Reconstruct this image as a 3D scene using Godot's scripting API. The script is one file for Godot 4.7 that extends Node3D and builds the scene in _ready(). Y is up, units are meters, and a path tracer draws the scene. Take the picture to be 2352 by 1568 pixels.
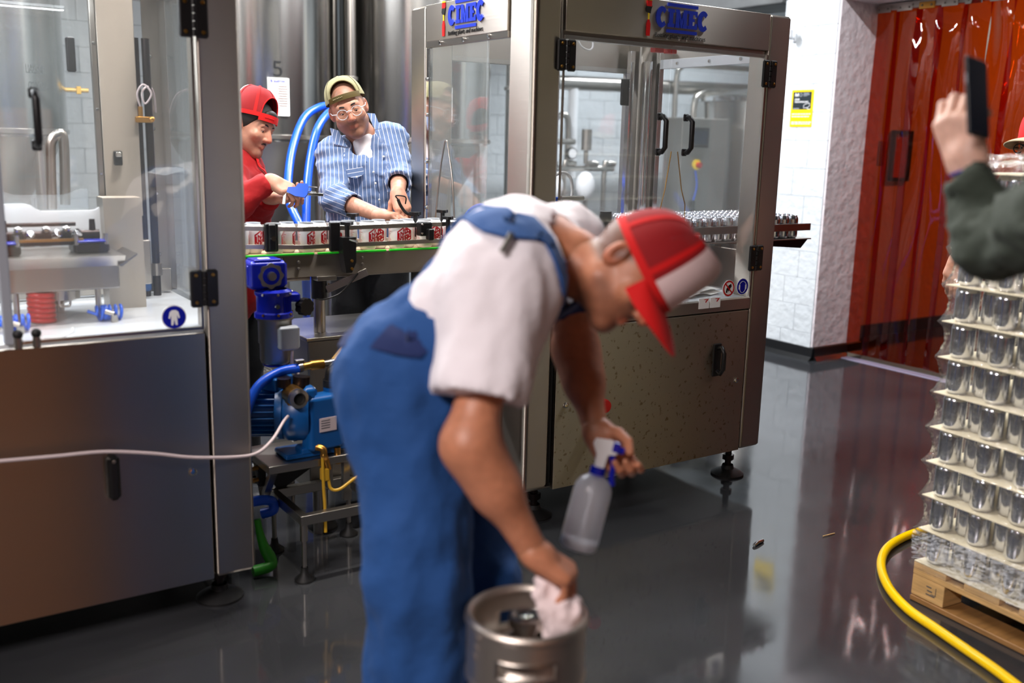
extends Node3D
# A small brewery canning hall: two steel machines joined by a can conveyor, workers, a keg and a wrapped pallet of cans.
var M := {}
var used := {}

class G:
	var v := PackedVector3Array()
	var n := PackedVector3Array()
	var t := PackedVector2Array()
	var ix := PackedInt32Array()
	var col := PackedColorArray()
	func vert(p: Vector3, q: Vector3, uv := Vector2.ZERO) -> int:
		v.append(p); n.append(q); t.append(uv)
		return v.size() - 1
	func tri(a: int, b: int, c: int) -> void:
		var s := n[a] + n[b] + n[c]
		if (v[b] - v[a]).cross(v[c] - v[a]).dot(s) > 0.0:
			ix.append(a); ix.append(c); ix.append(b)
		else:
			ix.append(a); ix.append(b); ix.append(c)
	func quad(a: int, b: int, c: int, d: int) -> void:
		tri(a, b, c); tri(a, c, d)
	func box(c: Vector3, s: Vector3, bev := 0.0, q := Basis()) -> G:
		var h := s * 0.5
		bev = minf(bev, minf(h.x, minf(h.y, h.z)) * 0.9)
		var id := {}
		for ax in 3:
			var o1 := (ax + 1) % 3
			var o2 := (ax + 2) % 3
			for sg in [-1, 1]:
				var nn := Vector3.ZERO
				nn[ax] = sg
				var f := []
				for cr in [[-1, -1], [1, -1], [1, 1], [-1, 1]]:
					var p := Vector3.ZERO
					p[ax] = sg * h[ax]
					p[o1] = cr[0] * (h[o1] - bev)
					p[o2] = cr[1] * (h[o2] - bev)
					var uv := Vector2(p.z, p.y) if ax == 0 else (Vector2(p.x, p.z) if ax == 1 else Vector2(p.x, p.y))
					var k := vert(c + q * p, q * nn, uv)
					var key := Vector3i.ZERO
					key[ax] = sg; key[o1] = cr[0]; key[o2] = cr[1]
					id[[ax, key]] = k
					f.append(k)
				quad(f[0], f[1], f[2], f[3])
		if bev > 0.0:
			for ax in 3:
				var o1 := (ax + 1) % 3
				var o2 := (ax + 2) % 3
				for s1 in [-1, 1]:
					for s2 in [-1, 1]:
						var e := []
						for sx in [-1, 1]:
							var key := Vector3i.ZERO
							key[ax] = sx; key[o1] = s1; key[o2] = s2
							e.append([id[[o1, key]], id[[o2, key]]])
						quad(e[0][0], e[0][1], e[1][1], e[1][0])
			for sx in [-1, 1]:
				for sy in [-1, 1]:
					for sz in [-1, 1]:
						var key := Vector3i(sx, sy, sz)
						tri(id[[0, key]], id[[1, key]], id[[2, key]])
		return self
	func bar(a: Vector3, b: Vector3, w: float, h: float, bev := 0.0, up := Vector3.UP) -> G:
		var z := (b - a).normalized()
		var x := up.cross(z)
		if x.length() < 0.01: x = Vector3.RIGHT.cross(z)
		x = x.normalized()
		return box((a + b) * 0.5, Vector3(w, h, a.distance_to(b)), bev, Basis(x, z.cross(x), z))
	func tube(path: Array, r, seg := 10, closed := false) -> G:
		var m := path.size()
		var pv := Vector3.ZERO
		var base := v.size()
		var acc := 0.0
		for i in m:
			var p: Vector3 = path[i]
			var a: Vector3 = path[(i - 1 + m) % m] if closed or i > 0 else p
			var b: Vector3 = path[(i + 1) % m] if closed or i < m - 1 else p
			var d := (b - a).normalized()
			if i == 0:
				pv = d.cross(Vector3.UP if absf(d.y) < 0.9 else Vector3.RIGHT).normalized()
			else:
				pv = (pv - d * pv.dot(d)).normalized()
				acc += p.distance_to(path[i - 1])
			var w := d.cross(pv)
			var rr: float = r[i] if r is Array else r
			for k in seg + 1:
				var an := TAU * k / seg
				var q := pv * cos(an) + w * sin(an)
				vert(p + q * rr, q, Vector2(acc, float(k) / seg))
		var rows := m if closed else m - 1
		for i in rows:
			var j := (i + 1) % m
			for k in seg:
				quad(base + i * (seg + 1) + k, base + i * (seg + 1) + k + 1, base + j * (seg + 1) + k + 1, base + j * (seg + 1) + k)
		if not closed:
			for e in [0, m - 1]:
				var p: Vector3 = path[e]
				var o: Vector3 = path[1] if e == 0 else path[m - 2]
				var nn := (p - o).normalized()
				var cc := vert(p, nn)
				var first := v.size()
				for k in seg:
					vert(v[base + e * (seg + 1) + k], nn)
				for k in seg:
					tri(cc, first + k, first + (k + 1) % seg)
		return self
	func cyl(a: Vector3, b: Vector3, ra: float, rb := -1.0, seg := 18) -> G:
		return tube([a, b], [ra, ra if rb < 0 else rb], seg)
	func lathe(prof: Array, seg := 24, xf := Transform3D(), crease := 0.6) -> G:
		# prof: Vector2(radius, height) from bottom to top; outward side is to the right of the walk upwards
		var segs := []
		for i in prof.size() - 1:
			var d: Vector2 = prof[i + 1] - prof[i]
			segs.append(Vector2(d.y, -d.x).normalized())
		var tot := 0.0
		for i in prof.size() - 1: tot += prof[i].distance_to(prof[i + 1])
		var acc := 0.0
		for i in prof.size() - 1:
			var n0: Vector2 = segs[i]
			var n1: Vector2 = segs[i]
			if i > 0 and segs[i - 1].dot(n0) > crease: n0 = (n0 + segs[i - 1]).normalized()
			if i < segs.size() - 1 and segs[i + 1].dot(n1) > crease: n1 = (n1 + segs[i + 1]).normalized()
			var L: float = prof[i].distance_to(prof[i + 1])
			var rows := []
			for e in 2:
				var pr: Vector2 = prof[i + e]
				var nn: Vector2 = n0 if e == 0 else n1
				var row := []
				for k in seg + 1:
					var an := TAU * k / seg
					row.append(vert(xf * Vector3(pr.x * cos(an), pr.y, pr.x * sin(an)), (xf.basis * Vector3(nn.x * cos(an), nn.y, nn.x * sin(an))).normalized(), Vector2(float(k) / seg, 1.0 - (acc + e * L) / tot)))
				rows.append(row)
			acc += L
			for k in seg:
				if prof[i].x < 1e-5: tri(rows[0][k], rows[1][k], rows[1][k + 1])
				elif prof[i + 1].x < 1e-5: tri(rows[0][k], rows[1][k], rows[0][k + 1])
				else: quad(rows[0][k], rows[1][k], rows[1][k + 1], rows[0][k + 1])
		return self
	func ext(poly: Array, d: float, xf := Transform3D()) -> G:
		# a flat outline in x,y pushed from z = 0 to z = d
		var pp := PackedVector2Array(poly)
		if Geometry2D.is_polygon_clockwise(pp): pp.reverse()
		var tr := Geometry2D.triangulate_polygon(pp)
		for s in [0.0, d]:
			var nn := (xf.basis * Vector3(0, 0, -1 if (s == 0.0) == (d > 0.0) else 1)).normalized()
			var b := v.size()
			for p in pp: vert(xf * Vector3(p.x, p.y, s), nn, p)
			for k in tr.size() / 3: tri(b + tr[k * 3], b + tr[k * 3 + 1], b + tr[k * 3 + 2])
		for i in pp.size():
			var p := pp[i]
			var q := pp[(i + 1) % pp.size()]
			var e := (q - p).normalized()
			var nn := (xf.basis * Vector3(e.y, -e.x, 0)).normalized()
			var a := vert(xf * Vector3(p.x, p.y, 0), nn, Vector2(0, p.y))
			var b := vert(xf * Vector3(q.x, q.y, 0), nn, Vector2(0, q.y))
			var c := vert(xf * Vector3(q.x, q.y, d), nn, Vector2(d, q.y))
			var f := vert(xf * Vector3(p.x, p.y, d), nn, Vector2(d, p.y))
			quad(a, b, c, f)
		return self
	func ell(c: Vector3, r: Vector3, seg := 16, q := Basis()) -> G:
		var b := v.size()
		var rows := seg / 2
		for i in rows + 1:
			var th := PI * i / rows
			for k in seg + 1:
				var an := TAU * k / seg
				var u := Vector3(sin(th) * cos(an), cos(th), sin(th) * sin(an))
				vert(c + q * (u * r), (q * (u / r)).normalized(), Vector2(float(k) / seg, float(i) / rows))
		for i in rows:
			for k in seg:
				quad(b + i * (seg + 1) + k, b + i * (seg + 1) + k + 1, b + (i + 1) * (seg + 1) + k + 1, b + (i + 1) * (seg + 1) + k)
		return self
	func grid(nu: int, nv: int, f: Callable, flip := false) -> G:
		# f(u, v) gives a point; normals follow du x dv
		var b := v.size()
		for j in nv + 1:
			for i in nu + 1:
				var u := float(i) / nu
				var w := float(j) / nv
				var e := 0.002
				var du: Vector3 = f.call(u + e, w) - f.call(u - e, w)
				var dv: Vector3 = f.call(u, w + e) - f.call(u, w - e)
				var nn := du.cross(dv).normalized()
				vert(f.call(u, w), -nn if flip else nn, Vector2(u, w))
		for j in nv:
			for i in nu:
				var a := b + j * (nu + 1) + i
				quad(a, a + 1, a + nu + 2, a + nu + 1)
		return self
	func slab(nu: int, nv: int, f: Callable, th: float) -> G:
		# a sheet of thickness th around f
		var b0 := v.size()
		grid(nu, nv, f)
		var cnt := v.size() - b0
		for i in cnt: v[b0 + i] += n[b0 + i] * th * 0.5
		var b1 := v.size()
		for i in cnt: vert(v[b0 + i] - n[b0 + i] * th, -n[b0 + i], t[b0 + i])
		for j in nv:
			for i in nu:
				var a := b1 + j * (nu + 1) + i
				quad(a, a + 1, a + nu + 2, a + nu + 1)
		var rim := []
		for i in nu: rim.append(i)
		for j in nv: rim.append(j * (nu + 1) + nu)
		for i in nu: rim.append(nv * (nu + 1) + nu - i)
		for j in nv: rim.append((nv - j) * (nu + 1))
		for k in rim.size():
			var a: int = rim[k]
			var c: int = rim[(k + 1) % rim.size()]
			var nn := (v[b0 + c] - v[b0 + a]).cross(n[b0 + a]).normalized()
			var mid := (v[b0] + v[b0 + cnt - 1]) * 0.5
			if nn.dot(v[b0 + a] - mid) < 0: nn = -nn
			var p := vert(v[b0 + a], nn); var q := vert(v[b0 + c], nn)
			var r := vert(v[b1 + c], nn); var s := vert(v[b1 + a], nn)
			quad(p, q, r, s)
		return self
	func bolt(p: Vector3, d: Vector3, r := 0.006, h := 0.005) -> G:
		return tube([p, p + d * h * 0.7, p + d * h], [r, r, r * 0.7], 8)
	func mesh() -> ArrayMesh:
		var a := []
		a.resize(Mesh.ARRAY_MAX)
		a[Mesh.ARRAY_VERTEX] = v
		a[Mesh.ARRAY_NORMAL] = n
		a[Mesh.ARRAY_TEX_UV] = t
		a[Mesh.ARRAY_INDEX] = ix
		if col.size():
			for i in range(col.size(), v.size()): col.append(Color.WHITE)
			a[Mesh.ARRAY_COLOR] = col
		var m := ArrayMesh.new()
		m.add_surface_from_arrays(Mesh.PRIMITIVE_TRIANGLES, a)
		return m

func numbered(s: String) -> String:
	if not used.has(s):
		used[s] = 0
		return s
	used[s] += 1
	return "%s_%03d" % [s, used[s]]

func tag(o: Node, label: String, cat := "", group := "", kind := "") -> Node:
	if label: o.set_meta("label", label)
	if cat: o.set_meta("category", cat)
	if group: o.set_meta("group", group)
	if kind: o.set_meta("kind", kind)
	return o

func thing(called: String, label: String, cat: String, at := Vector3.ZERO, turn := 0.0, group := "") -> Node3D:
	var o := Node3D.new()
	o.name = numbered(called)
	add_child(o, true)
	o.position = at
	o.rotation.y = turn
	tag(o, label, cat, group)
	return o

func put(parent: Node3D, called: String, g, m, label := "") -> MeshInstance3D:
	var o := MeshInstance3D.new()
	o.mesh = g.mesh() if g is G else g
	o.name = numbered(called) if parent == self else called
	o.material_override = M[m] if m is String else m
	parent.add_child(o, true)
	if label: o.set_meta("label", label)
	return o

func one(called: String, g, m, label: String, cat: String, group := "", at := Vector3.ZERO) -> MeshInstance3D:
	var o := put(self, called, g, m)
	o.position = at
	tag(o, label, cat, group)
	return o

func struct(called: String, g, m) -> MeshInstance3D:
	var o := put(self, called, g, m)
	o.set_meta("kind", "structure")
	return o

func dup(src: Node3D, at: Vector3, turn: float, label: String) -> Node3D:
	var o: Node3D = src.duplicate()
	o.name = numbered(String(src.get_meta("base_name")) if src.has_meta("base_name") else String(src.name))
	add_child(o, true)
	o.position = at
	o.rotation = Vector3(0, turn, 0)
	o.scale = src.scale
	o.set_meta("label", label)
	return o

func words(parent: Node3D, called: String, s: String, font: String, h: float, w: float, xf: Transform3D, m, bold := 400, depth := 0.001) -> MeshInstance3D:
	var tm := TextMesh.new()
	var sf := SystemFont.new()
	sf.font_names = PackedStringArray([font])
	sf.font_weight = bold
	tm.font = sf
	tm.text = s
	tm.font_size = 64
	tm.pixel_size = 0.01
	tm.depth = 0.05
	tm.curve_step = 1.5
	tm.horizontal_alignment = HORIZONTAL_ALIGNMENT_CENTER
	tm.vertical_alignment = VERTICAL_ALIGNMENT_CENTER
	var bb := tm.get_aabb()
	var o := put(parent, called, tm, m)
	var k := h / bb.size.y
	var kx := k if w <= 0.0 else w / bb.size.x
	o.transform = xf * Transform3D(Basis.from_scale(Vector3(kx, k, depth / 0.05)), -bb.get_center() * Vector3(kx, k, 0))
	return o

func ring(n: int, r: float, c := Vector2.ZERO, a0 := 0.0, a1 := TAU) -> Array:
	var out := []
	for i in n:
		var a := a0 + (a1 - a0) * i / (n if a1 - a0 >= TAU - 0.01 else n - 1)
		out.append(c + Vector2(cos(a), sin(a)) * r)
	return out

func curve(pts: Array, per := 8) -> Array:
	# Catmull-Rom through the points
	var out := []
	for i in pts.size() - 1:
		var p0: Vector3 = pts[maxi(i - 1, 0)]
		var p1: Vector3 = pts[i]
		var p2: Vector3 = pts[i + 1]
		var p3: Vector3 = pts[mini(i + 2, pts.size() - 1)]
		for k in per:
			out.append(p1.cubic_interpolate(p2, p0, p3, float(k) / per))
	out.append(pts[pts.size() - 1])
	return out

func noise_tex(freq: float, lo: Color, hi: Color, size := 256, normal := false, oct := 4, sd := 1, bump := 4.0) -> NoiseTexture2D:
	var fn := FastNoiseLite.new()
	fn.noise_type = FastNoiseLite.TYPE_SIMPLEX_SMOOTH
	fn.frequency = freq
	fn.fractal_octaves = oct
	fn.seed = sd
	var tx := NoiseTexture2D.new()
	tx.width = size; tx.height = size
	tx.seamless = true
	tx.noise = fn
	tx.as_normal_map = normal
	tx.bump_strength = bump
	if not normal:
		var gr := Gradient.new()
		gr.set_color(0, lo); gr.set_color(1, hi)
		tx.color_ramp = gr
	return tx

func mat(called: String, c: Color, rough := 0.5, metal := 0.0, aniso := 0.0) -> StandardMaterial3D:
	var m := StandardMaterial3D.new()
	m.resource_name = called
	m.albedo_color = c
	m.roughness = rough
	m.metallic = metal
	if aniso != 0.0:
		m.anisotropy_enabled = true
		m.anisotropy = aniso
	M[called] = m
	return m

func tri_tex(m: StandardMaterial3D, sc: float, world := true) -> void:
	m.uv1_triplanar = true
	m.uv1_world_triplanar = world
	m.uv1_scale = Vector3.ONE * sc

func cloth(called: String, c: Color, amt := 0.35, sc := 6.0) -> StandardMaterial3D:
	var m := mat(called, c, 0.85)
	m.rim_enabled = true
	m.rim = 0.25
	m.rim_tint = 0.6
	m.normal_enabled = true
	m.normal_texture = T.fold
	m.normal_scale = amt
	tri_tex(m, sc, false)
	return m

var T := {}

func _ready() -> void:
	setup()
	textures()
	materials()
	setting()
	tanks()
	back_plant()
	left_machine()
	right_machine()
	conveyor()
	floor_plant()
	pallet()
	small_things()
	people()

func setup() -> void:
	var cam := Camera3D.new()
	cam.name = "camera"
	add_child(cam)
	var ca := CameraAttributesPhysical.new()
	ca.frustum_focal_length = 35.0
	ca.exposure_aperture = 1.6
	ca.frustum_focus_distance = 4.3
	cam.attributes = ca
	cam.keep_aspect = Camera3D.KEEP_HEIGHT
	cam.fov = 38.42
	cam.near = 0.05
	cam.transform = Transform3D(Basis(Vector3.UP, deg_to_rad(-33.85)) * Basis(Vector3.RIGHT, deg_to_rad(-11.6)) * Basis(Vector3.BACK, deg_to_rad(1.41)), Vector3(0, 1.55, 0))
	cam.current = true
	var we := WorldEnvironment.new()
	we.name = "environment"
	var e := Environment.new()
	e.background_mode = Environment.BG_COLOR
	e.background_color = Color(0.01, 0.01, 0.012)
	e.tonemap_mode = Environment.TONE_MAPPER_LINEAR
	e.tonemap_exposure = 1.08
	e.sdfgi_enabled = true
	e.ssao_enabled = true
	e.ssil_enabled = true
	we.environment = e
	add_child(we)
	# ceiling tubes, one of them an added fill: x, z, length, turned along z, energy, colour
	lamp("ceiling_lamp", Vector3(3.6, 3.525, -5.6), 1.6, 0.0, 17.0, Color(0.97, 0.98, 1.0), "long white tube lamp over the tanks behind the glass cabinet")
	lamp("ceiling_lamp", Vector3(1.2, 3.525, -5.6), 1.6, 0.0, 15.0, Color(0.97, 0.98, 1.0), "long white tube lamp over the two men at the conveyor")
	lamp("ceiling_lamp", Vector3(-1.2, 3.525, -5.2), 1.6, 0.0, 9.0, Color(0.97, 0.98, 1.0), "long white tube lamp over the left end of the filling machine")
	lamp("ceiling_lamp", Vector3(4.3, 3.525, -3.4), 1.6, PI / 2, 8.0, Color(0.97, 0.98, 1.0), "long white tube lamp in front of the white pillar")
	lamp("ceiling_lamp", Vector3(7.2, 3.525, -7.0), 1.6, 0.0, 12.0, Color(0.94, 0.97, 1.0), "long white tube lamp over the control cabinet")
	lamp("ceiling_lamp", Vector3(1.55, 3.525, -3.25), 1.6, 0.0, 11.0, Color(1.0, 0.97, 0.94), "long white tube lamp over the gap between the two machines")
	lamp("ceiling_lamp", Vector3(-2.0, 3.525, -0.2), 1.6, PI / 2, 26.0, Color(1.0, 0.95, 0.94), "added fill tube lamp high on the left of the viewer")  # added fill that brightens the near side of the bending man
	lamp("ceiling_lamp", Vector3(9.2, 3.525, -3.2), 1.6, 0.0, 7.5, Color(1.0, 0.93, 0.85), "long tube lamp in the corridor behind the red curtain")

func lamp(called: String, at: Vector3, len: float, turn: float, energy: float, c: Color, label: String) -> void:
	var t := thing(called, label, "lamp", at, turn)
	put(t, "housing", G.new().box(Vector3(0, 0.05, 0), Vector3(len, 0.05, 0.14), 0.01), mat("lamp_housing", Color(0.85, 0.85, 0.85), 0.5) if not M.has("lamp_housing") else "lamp_housing")
	var em := StandardMaterial3D.new()
	em.albedo_color = Color.WHITE
	em.emission_enabled = true
	em.emission = c
	em.emission_energy_multiplier = 6.0
	put(t, "glowing_tube", G.new().tube([Vector3(-len / 2, 0, 0), Vector3(len / 2, 0, 0)], 0.022, 10), em)
	var l := AreaLight3D.new()
	l.name = "tube_light"
	l.light_color = c
	l.light_energy = energy
	l.area_size = Vector2(len, 0.12)
	l.area_normalize_energy = true
	l.shadow_enabled = true
	l.rotation.x = -PI / 2
	l.position.y = -0.03
	t.add_child(l)

func textures() -> void:
	T.fold = noise_tex(0.012, Color.BLACK, Color.WHITE, 256, true, 3, 5, 6.0)
	T.grain = noise_tex(0.05, Color(0.86, 0.86, 0.86), Color(1, 1, 1), 256, false, 4, 7)
	T.rough = noise_tex(0.006, Color(0.03, 0.03, 0.03), Color(0.15, 0.15, 0.15), 512, false, 5, 3)
	T.wet = noise_tex(0.008, Color.BLACK, Color.WHITE, 512, true, 3, 11, 2.0)
	T.plaster = noise_tex(0.03, Color.BLACK, Color.WHITE, 256, true, 4, 21, 8.0)
	T.film = noise_tex(0.022, Color.BLACK, Color.WHITE, 512, true, 4, 9, 10.0)
	T.blotch = noise_tex(0.01, Color(0.8, 0.8, 0.8), Color(1, 1, 1), 256, false, 4, 31)
	T.floor_c = noise_tex(0.004, Color(0.165, 0.17, 0.18), Color(0.225, 0.23, 0.24), 512, false, 5, 17)
	T.brush = brushed()

func brushed() -> ImageTexture:
	var rng := RandomNumberGenerator.new()
	rng.seed = 4
	var im := Image.create(64, 512, false, Image.FORMAT_RGB8)
	for y in 512:
		var k := 0.5 + rng.randf_range(-0.5, 0.5)
		for x in 64:
			if rng.randf() < 0.05: k = lerpf(k, 0.5 + rng.randf_range(-0.5, 0.5), 0.6)
			var q := 0.84 + 0.16 * k
			im.set_pixel(x, y, Color(q, q, q))
	return ImageTexture.create_from_image(im)

func pane(called: String, c: Color, rough := 0.03) -> void:
	var m := mat(called, c, rough)
	m.transparency = BaseMaterial3D.TRANSPARENCY_ALPHA

func materials() -> void:
	var m := mat("steel", Color(0.72, 0.69, 0.65), 0.42, 1.0, -0.95)
	m.roughness_texture = T.brush
	m.roughness_texture_channel = BaseMaterial3D.TEXTURE_CHANNEL_RED
	m.uv1_scale = Vector3(0.5, 2.5, 1)
	m = mat("steel_spotted", Color(0.72, 0.69, 0.62), 0.42, 1.0, -0.95)
	m.albedo_texture = noise_tex(0.05, Color(0.72, 0.68, 0.6), Color.WHITE, 512, false, 5, 77)
	m.albedo_texture.color_ramp.add_point(0.18, Color(0.82, 0.78, 0.72))
	m.albedo_texture.color_ramp.add_point(0.27, Color.WHITE)
	m.uv1_scale = Vector3(1.1, 1.1, 1)
	m = mat("steel_plain", Color(0.72, 0.70, 0.67), 0.28, 1.0)
	mat("steel_dull", Color(0.62, 0.60, 0.57), 0.42, 1.0)
	mat("chrome", Color(0.85, 0.85, 0.85), 0.09, 1.0)
	m = mat("tank_steel", Color(0.68, 0.67, 0.65), 0.22, 1.0, -0.9)
	m = mat("can_steel", Color(0.86, 0.87, 0.9), 0.16, 1.0)
	mat("keg_steel", Color(0.8, 0.76, 0.72), 0.42, 1.0)
	mat("black_plastic", Color(0.055, 0.055, 0.06), 0.4)
	mat("rubber", Color(0.03, 0.03, 0.033), 0.6)
	mat("gap_dark", Color(0.02, 0.02, 0.02), 0.9)
	mat("white_plastic", Color(0.9, 0.91, 0.92), 0.3)
	mat("white_gloss", Color(0.86, 0.88, 0.9), 0.12)
	mat("blue_paint", Color(0.02, 0.10, 0.62), 0.25)
	mat("pump_blue", Color(0.02, 0.30, 0.55), 0.35)
	mat("hose_blue", Color(0.03, 0.30, 0.78), 0.3)
	mat("coil_blue", Color(0.02, 0.35, 0.85), 0.3)
	mat("coil_red", Color(0.72, 0.02, 0.05), 0.3)
	mat("red_plastic", Color(0.72, 0.05, 0.05), 0.4)
	mat("green_strip", Color(0.1, 0.75, 0.12), 0.4)
	mat("green_hose", Color(0.12, 0.5, 0.06), 0.4)
	mat("yellow_hose", Color(0.97, 0.78, 0.0), 0.22)
	mat("brass", Color(0.78, 0.58, 0.28), 0.3, 1.0)
	mat("cable_grey", Color(0.78, 0.72, 0.72), 0.5)
	mat("tube_yellow", Color(0.72, 0.56, 0.14), 0.3)
	mat("cream_belt", Color(0.72, 0.62, 0.48), 0.5)
	mat("dark_metal", Color(0.2, 0.17, 0.17), 0.3, 0.8)
	mat("sticker_white", Color(0.95, 0.95, 0.95), 0.35)
	mat("sticker_blue", Color(0.02, 0.07, 0.62), 0.35)
	mat("sticker_red", Color(0.75, 0.03, 0.05), 0.35)
	mat("ink", Color(0.05, 0.05, 0.06), 0.5)
	mat("ink_soft", Color(0.35, 0.35, 0.36), 0.5)
	mat("logo_blue", Color(0.24, 0.34, 0.95), 0.25, 0.5)
	mat("logo_yellow", Color(0.95, 0.82, 0.1), 0.4)
	mat("logo_red", Color(0.85, 0.06, 0.06), 0.4)
	mat("sign_yellow", Color(0.95, 0.82, 0.0), 0.35)
	mat("sign_dark", Color(0.12, 0.16, 0.18), 0.4)
	mat("paper", Color(0.92, 0.92, 0.9), 0.7)
	mat("brown_ink", Color(0.35, 0.16, 0.06), 0.6)
	mat("threshold", Color(0.50, 0.48, 0.56), 0.4)
	mat("grey_plastic", Color(0.6, 0.62, 0.65), 0.4)
	mat("screen_dark", Color(0.12, 0.16, 0.22), 0.15)
	m = mat("carton", Color(0.80, 0.45, 0.13), 0.75)
	m.albedo_texture = T.grain
	tri_tex(m, 1.2)
	m = mat("wood", Color(0.93, 0.78, 0.55), 0.7)
	m.albedo_texture = wood_tex()
	tri_tex(m, 2.2, false)
	m = mat("wood_wet", Color(0.66, 0.5, 0.31), 0.45)
	m.albedo_texture = M.wood.albedo_texture
	tri_tex(m, 2.2, false)
	m = mat("layer_sheet", Color(0.9, 0.86, 0.74), 0.6)
	m = mat("white_wall", Color(0.80, 0.82, 0.83), 0.7)
	m.normal_enabled = true; m.normal_texture = T.plaster; m.normal_scale = 0.25
	tri_tex(m, 1.5)
	m = mat("render_wall", Color(0.86, 0.82, 0.83), 0.75)
	m.normal_enabled = true; m.normal_texture = T.plaster; m.normal_scale = 0.3
	tri_tex(m, 1.1)
	m = mat("dim_wall", Color(0.27, 0.21, 0.165), 0.85)
	m = mat("grey_wall", Color(0.55, 0.57, 0.6), 0.8)
	m = mat("concrete", Color(0.46, 0.47, 0.47), 0.85)
	m.albedo_texture = T.blotch
	tri_tex(m, 0.8)
	m = mat("coving", Color(0.05, 0.055, 0.06), 0.35)
	m = mat("floor_paint", Color.WHITE, 1.0)
	m.albedo_texture = T.floor_c
	m.roughness_texture = T.rough
	m.roughness_texture_channel = BaseMaterial3D.TEXTURE_CHANNEL_RED
	m.metallic_specular = 0.7
	m.normal_enabled = true; m.normal_texture = T.wet; m.normal_scale = 0.06
	tri_tex(m, 0.45)
	m = mat("puddle", Color(0.16, 0.165, 0.17), 0.03)
	m.metallic_specular = 0.7
	pane("glass", Color(0.9, 0.95, 0.95, 0.06))
	pane("film", Color(0.95, 0.97, 1.0, 0.035), 0.1)
	M.film.normal_enabled = true
	M.film.normal_texture = T.film
	M.film.normal_scale = 1.2
	tri_tex(M.film, 2.5)
	m = mat("film_gathered", Color(0.95, 0.97, 1.0, 0.22), 0.3)

	m.transparency = BaseMaterial3D.TRANSPARENCY_ALPHA
	pane("clear_plastic", Color(0.9, 0.95, 0.97, 0.12), 0.05)
	m = mat("skylight_sheet", Color(0.95, 0.96, 0.97), 0.5)
	m.backlight_enabled = true
	m.backlight = Color(0.95, 0.96, 0.97)
	m = mat("red_pvc", Color(0.86, 0.31, 0.05, 0.0), 0.03)
	m.refraction_enabled = true
	m.refraction_scale = 0.05
	m = mat("bottle_plastic", Color(0.93, 0.94, 0.97, 0.22), 0.3)
	m.refraction_enabled = true
	m.refraction_scale = 0.03
	mat("can_label", Color.WHITE, 0.3)
	M.can_label.albedo_texture = can_art()

func wood_tex() -> ImageTexture:
	var fn := FastNoiseLite.new()
	fn.seed = 8; fn.frequency = 0.02; fn.fractal_octaves = 4
	var im := Image.create(256, 256, false, Image.FORMAT_RGB8)
	for y in 256:
		for x in 256:
			var k := fn.get_noise_2d(x * 0.35, y * 4.0) * 0.5 + 0.5
			var q := 0.72 + 0.28 * k
			im.set_pixel(x, y, Color(q, q * 0.97, q * 0.92))
	return ImageTexture.create_from_image(im)

func can_art() -> ImageTexture:
	# white can with a red six-sided emblem of the letters LA PAZ, twice round, and small red print between
	var im := Image.create(384, 160, false, Image.FORMAT_RGB8)
	im.fill(Color(0.93, 0.93, 0.93))
	var red := Color(0.72, 0.04, 0.10)
	var segs := []
	for k in 6:
		var a := PI / 6 + k * PI / 3
		var b := a + PI / 3
		segs.append([Vector2(cos(a), sin(a)), Vector2(cos(b), sin(b))])
	for s in [[-0.7, -0.3, -0.7, 0.35], [-0.7, 0.35, -0.45, 0.5], [-0.42, 0.45, -0.42, -0.4], [-0.42, -0.45, -0.1, -0.25], [-0.1, -0.25, -0.1, 0.62], [-0.42, 0.1, -0.1, 0.25],
			[0.05, -0.75, 0.05, -0.1], [0.05, -0.75, 0.35, -0.6], [0.35, -0.6, 0.35, -0.3], [0.35, -0.3, 0.05, -0.15], [0.1, 0.75, 0.1, 0.15], [0.1, 0.15, 0.38, 0.0], [0.38, 0.0, 0.38, 0.6], [0.1, 0.5, 0.38, 0.35],
			[0.5, -0.35, 0.75, -0.45], [0.75, -0.45, 0.5, 0.35], [0.5, 0.35, 0.76, 0.22]]:
		segs.append([Vector2(s[0], s[1]), Vector2(s[2], s[3])])
	for cx in [96, 288]:
		for y in range(10, 98):
			for x in range(cx - 50, cx + 50):
				var p := Vector2((x - cx) / 52.0, (y - 54) / 40.0)
				var hit := false
				for s in segs:
					if p.distance_to(Geometry2D.get_closest_point_to_segment(p, s[0], s[1])) < 0.085:
						hit = true
						break
				if hit: im.set_pixel(x, y, red)
	var rng := RandomNumberGenerator.new()
	rng.seed = 2
	for cx in [170, 362]:
		for r in 12:
			im.fill_rect(Rect2i(cx - 10, 20 + r * 6, rng.randi_range(14, 34), 2), Color(0.8, 0.35, 0.38))
	im.flip_x()
	return ImageTexture.create_from_image(im)

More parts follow.
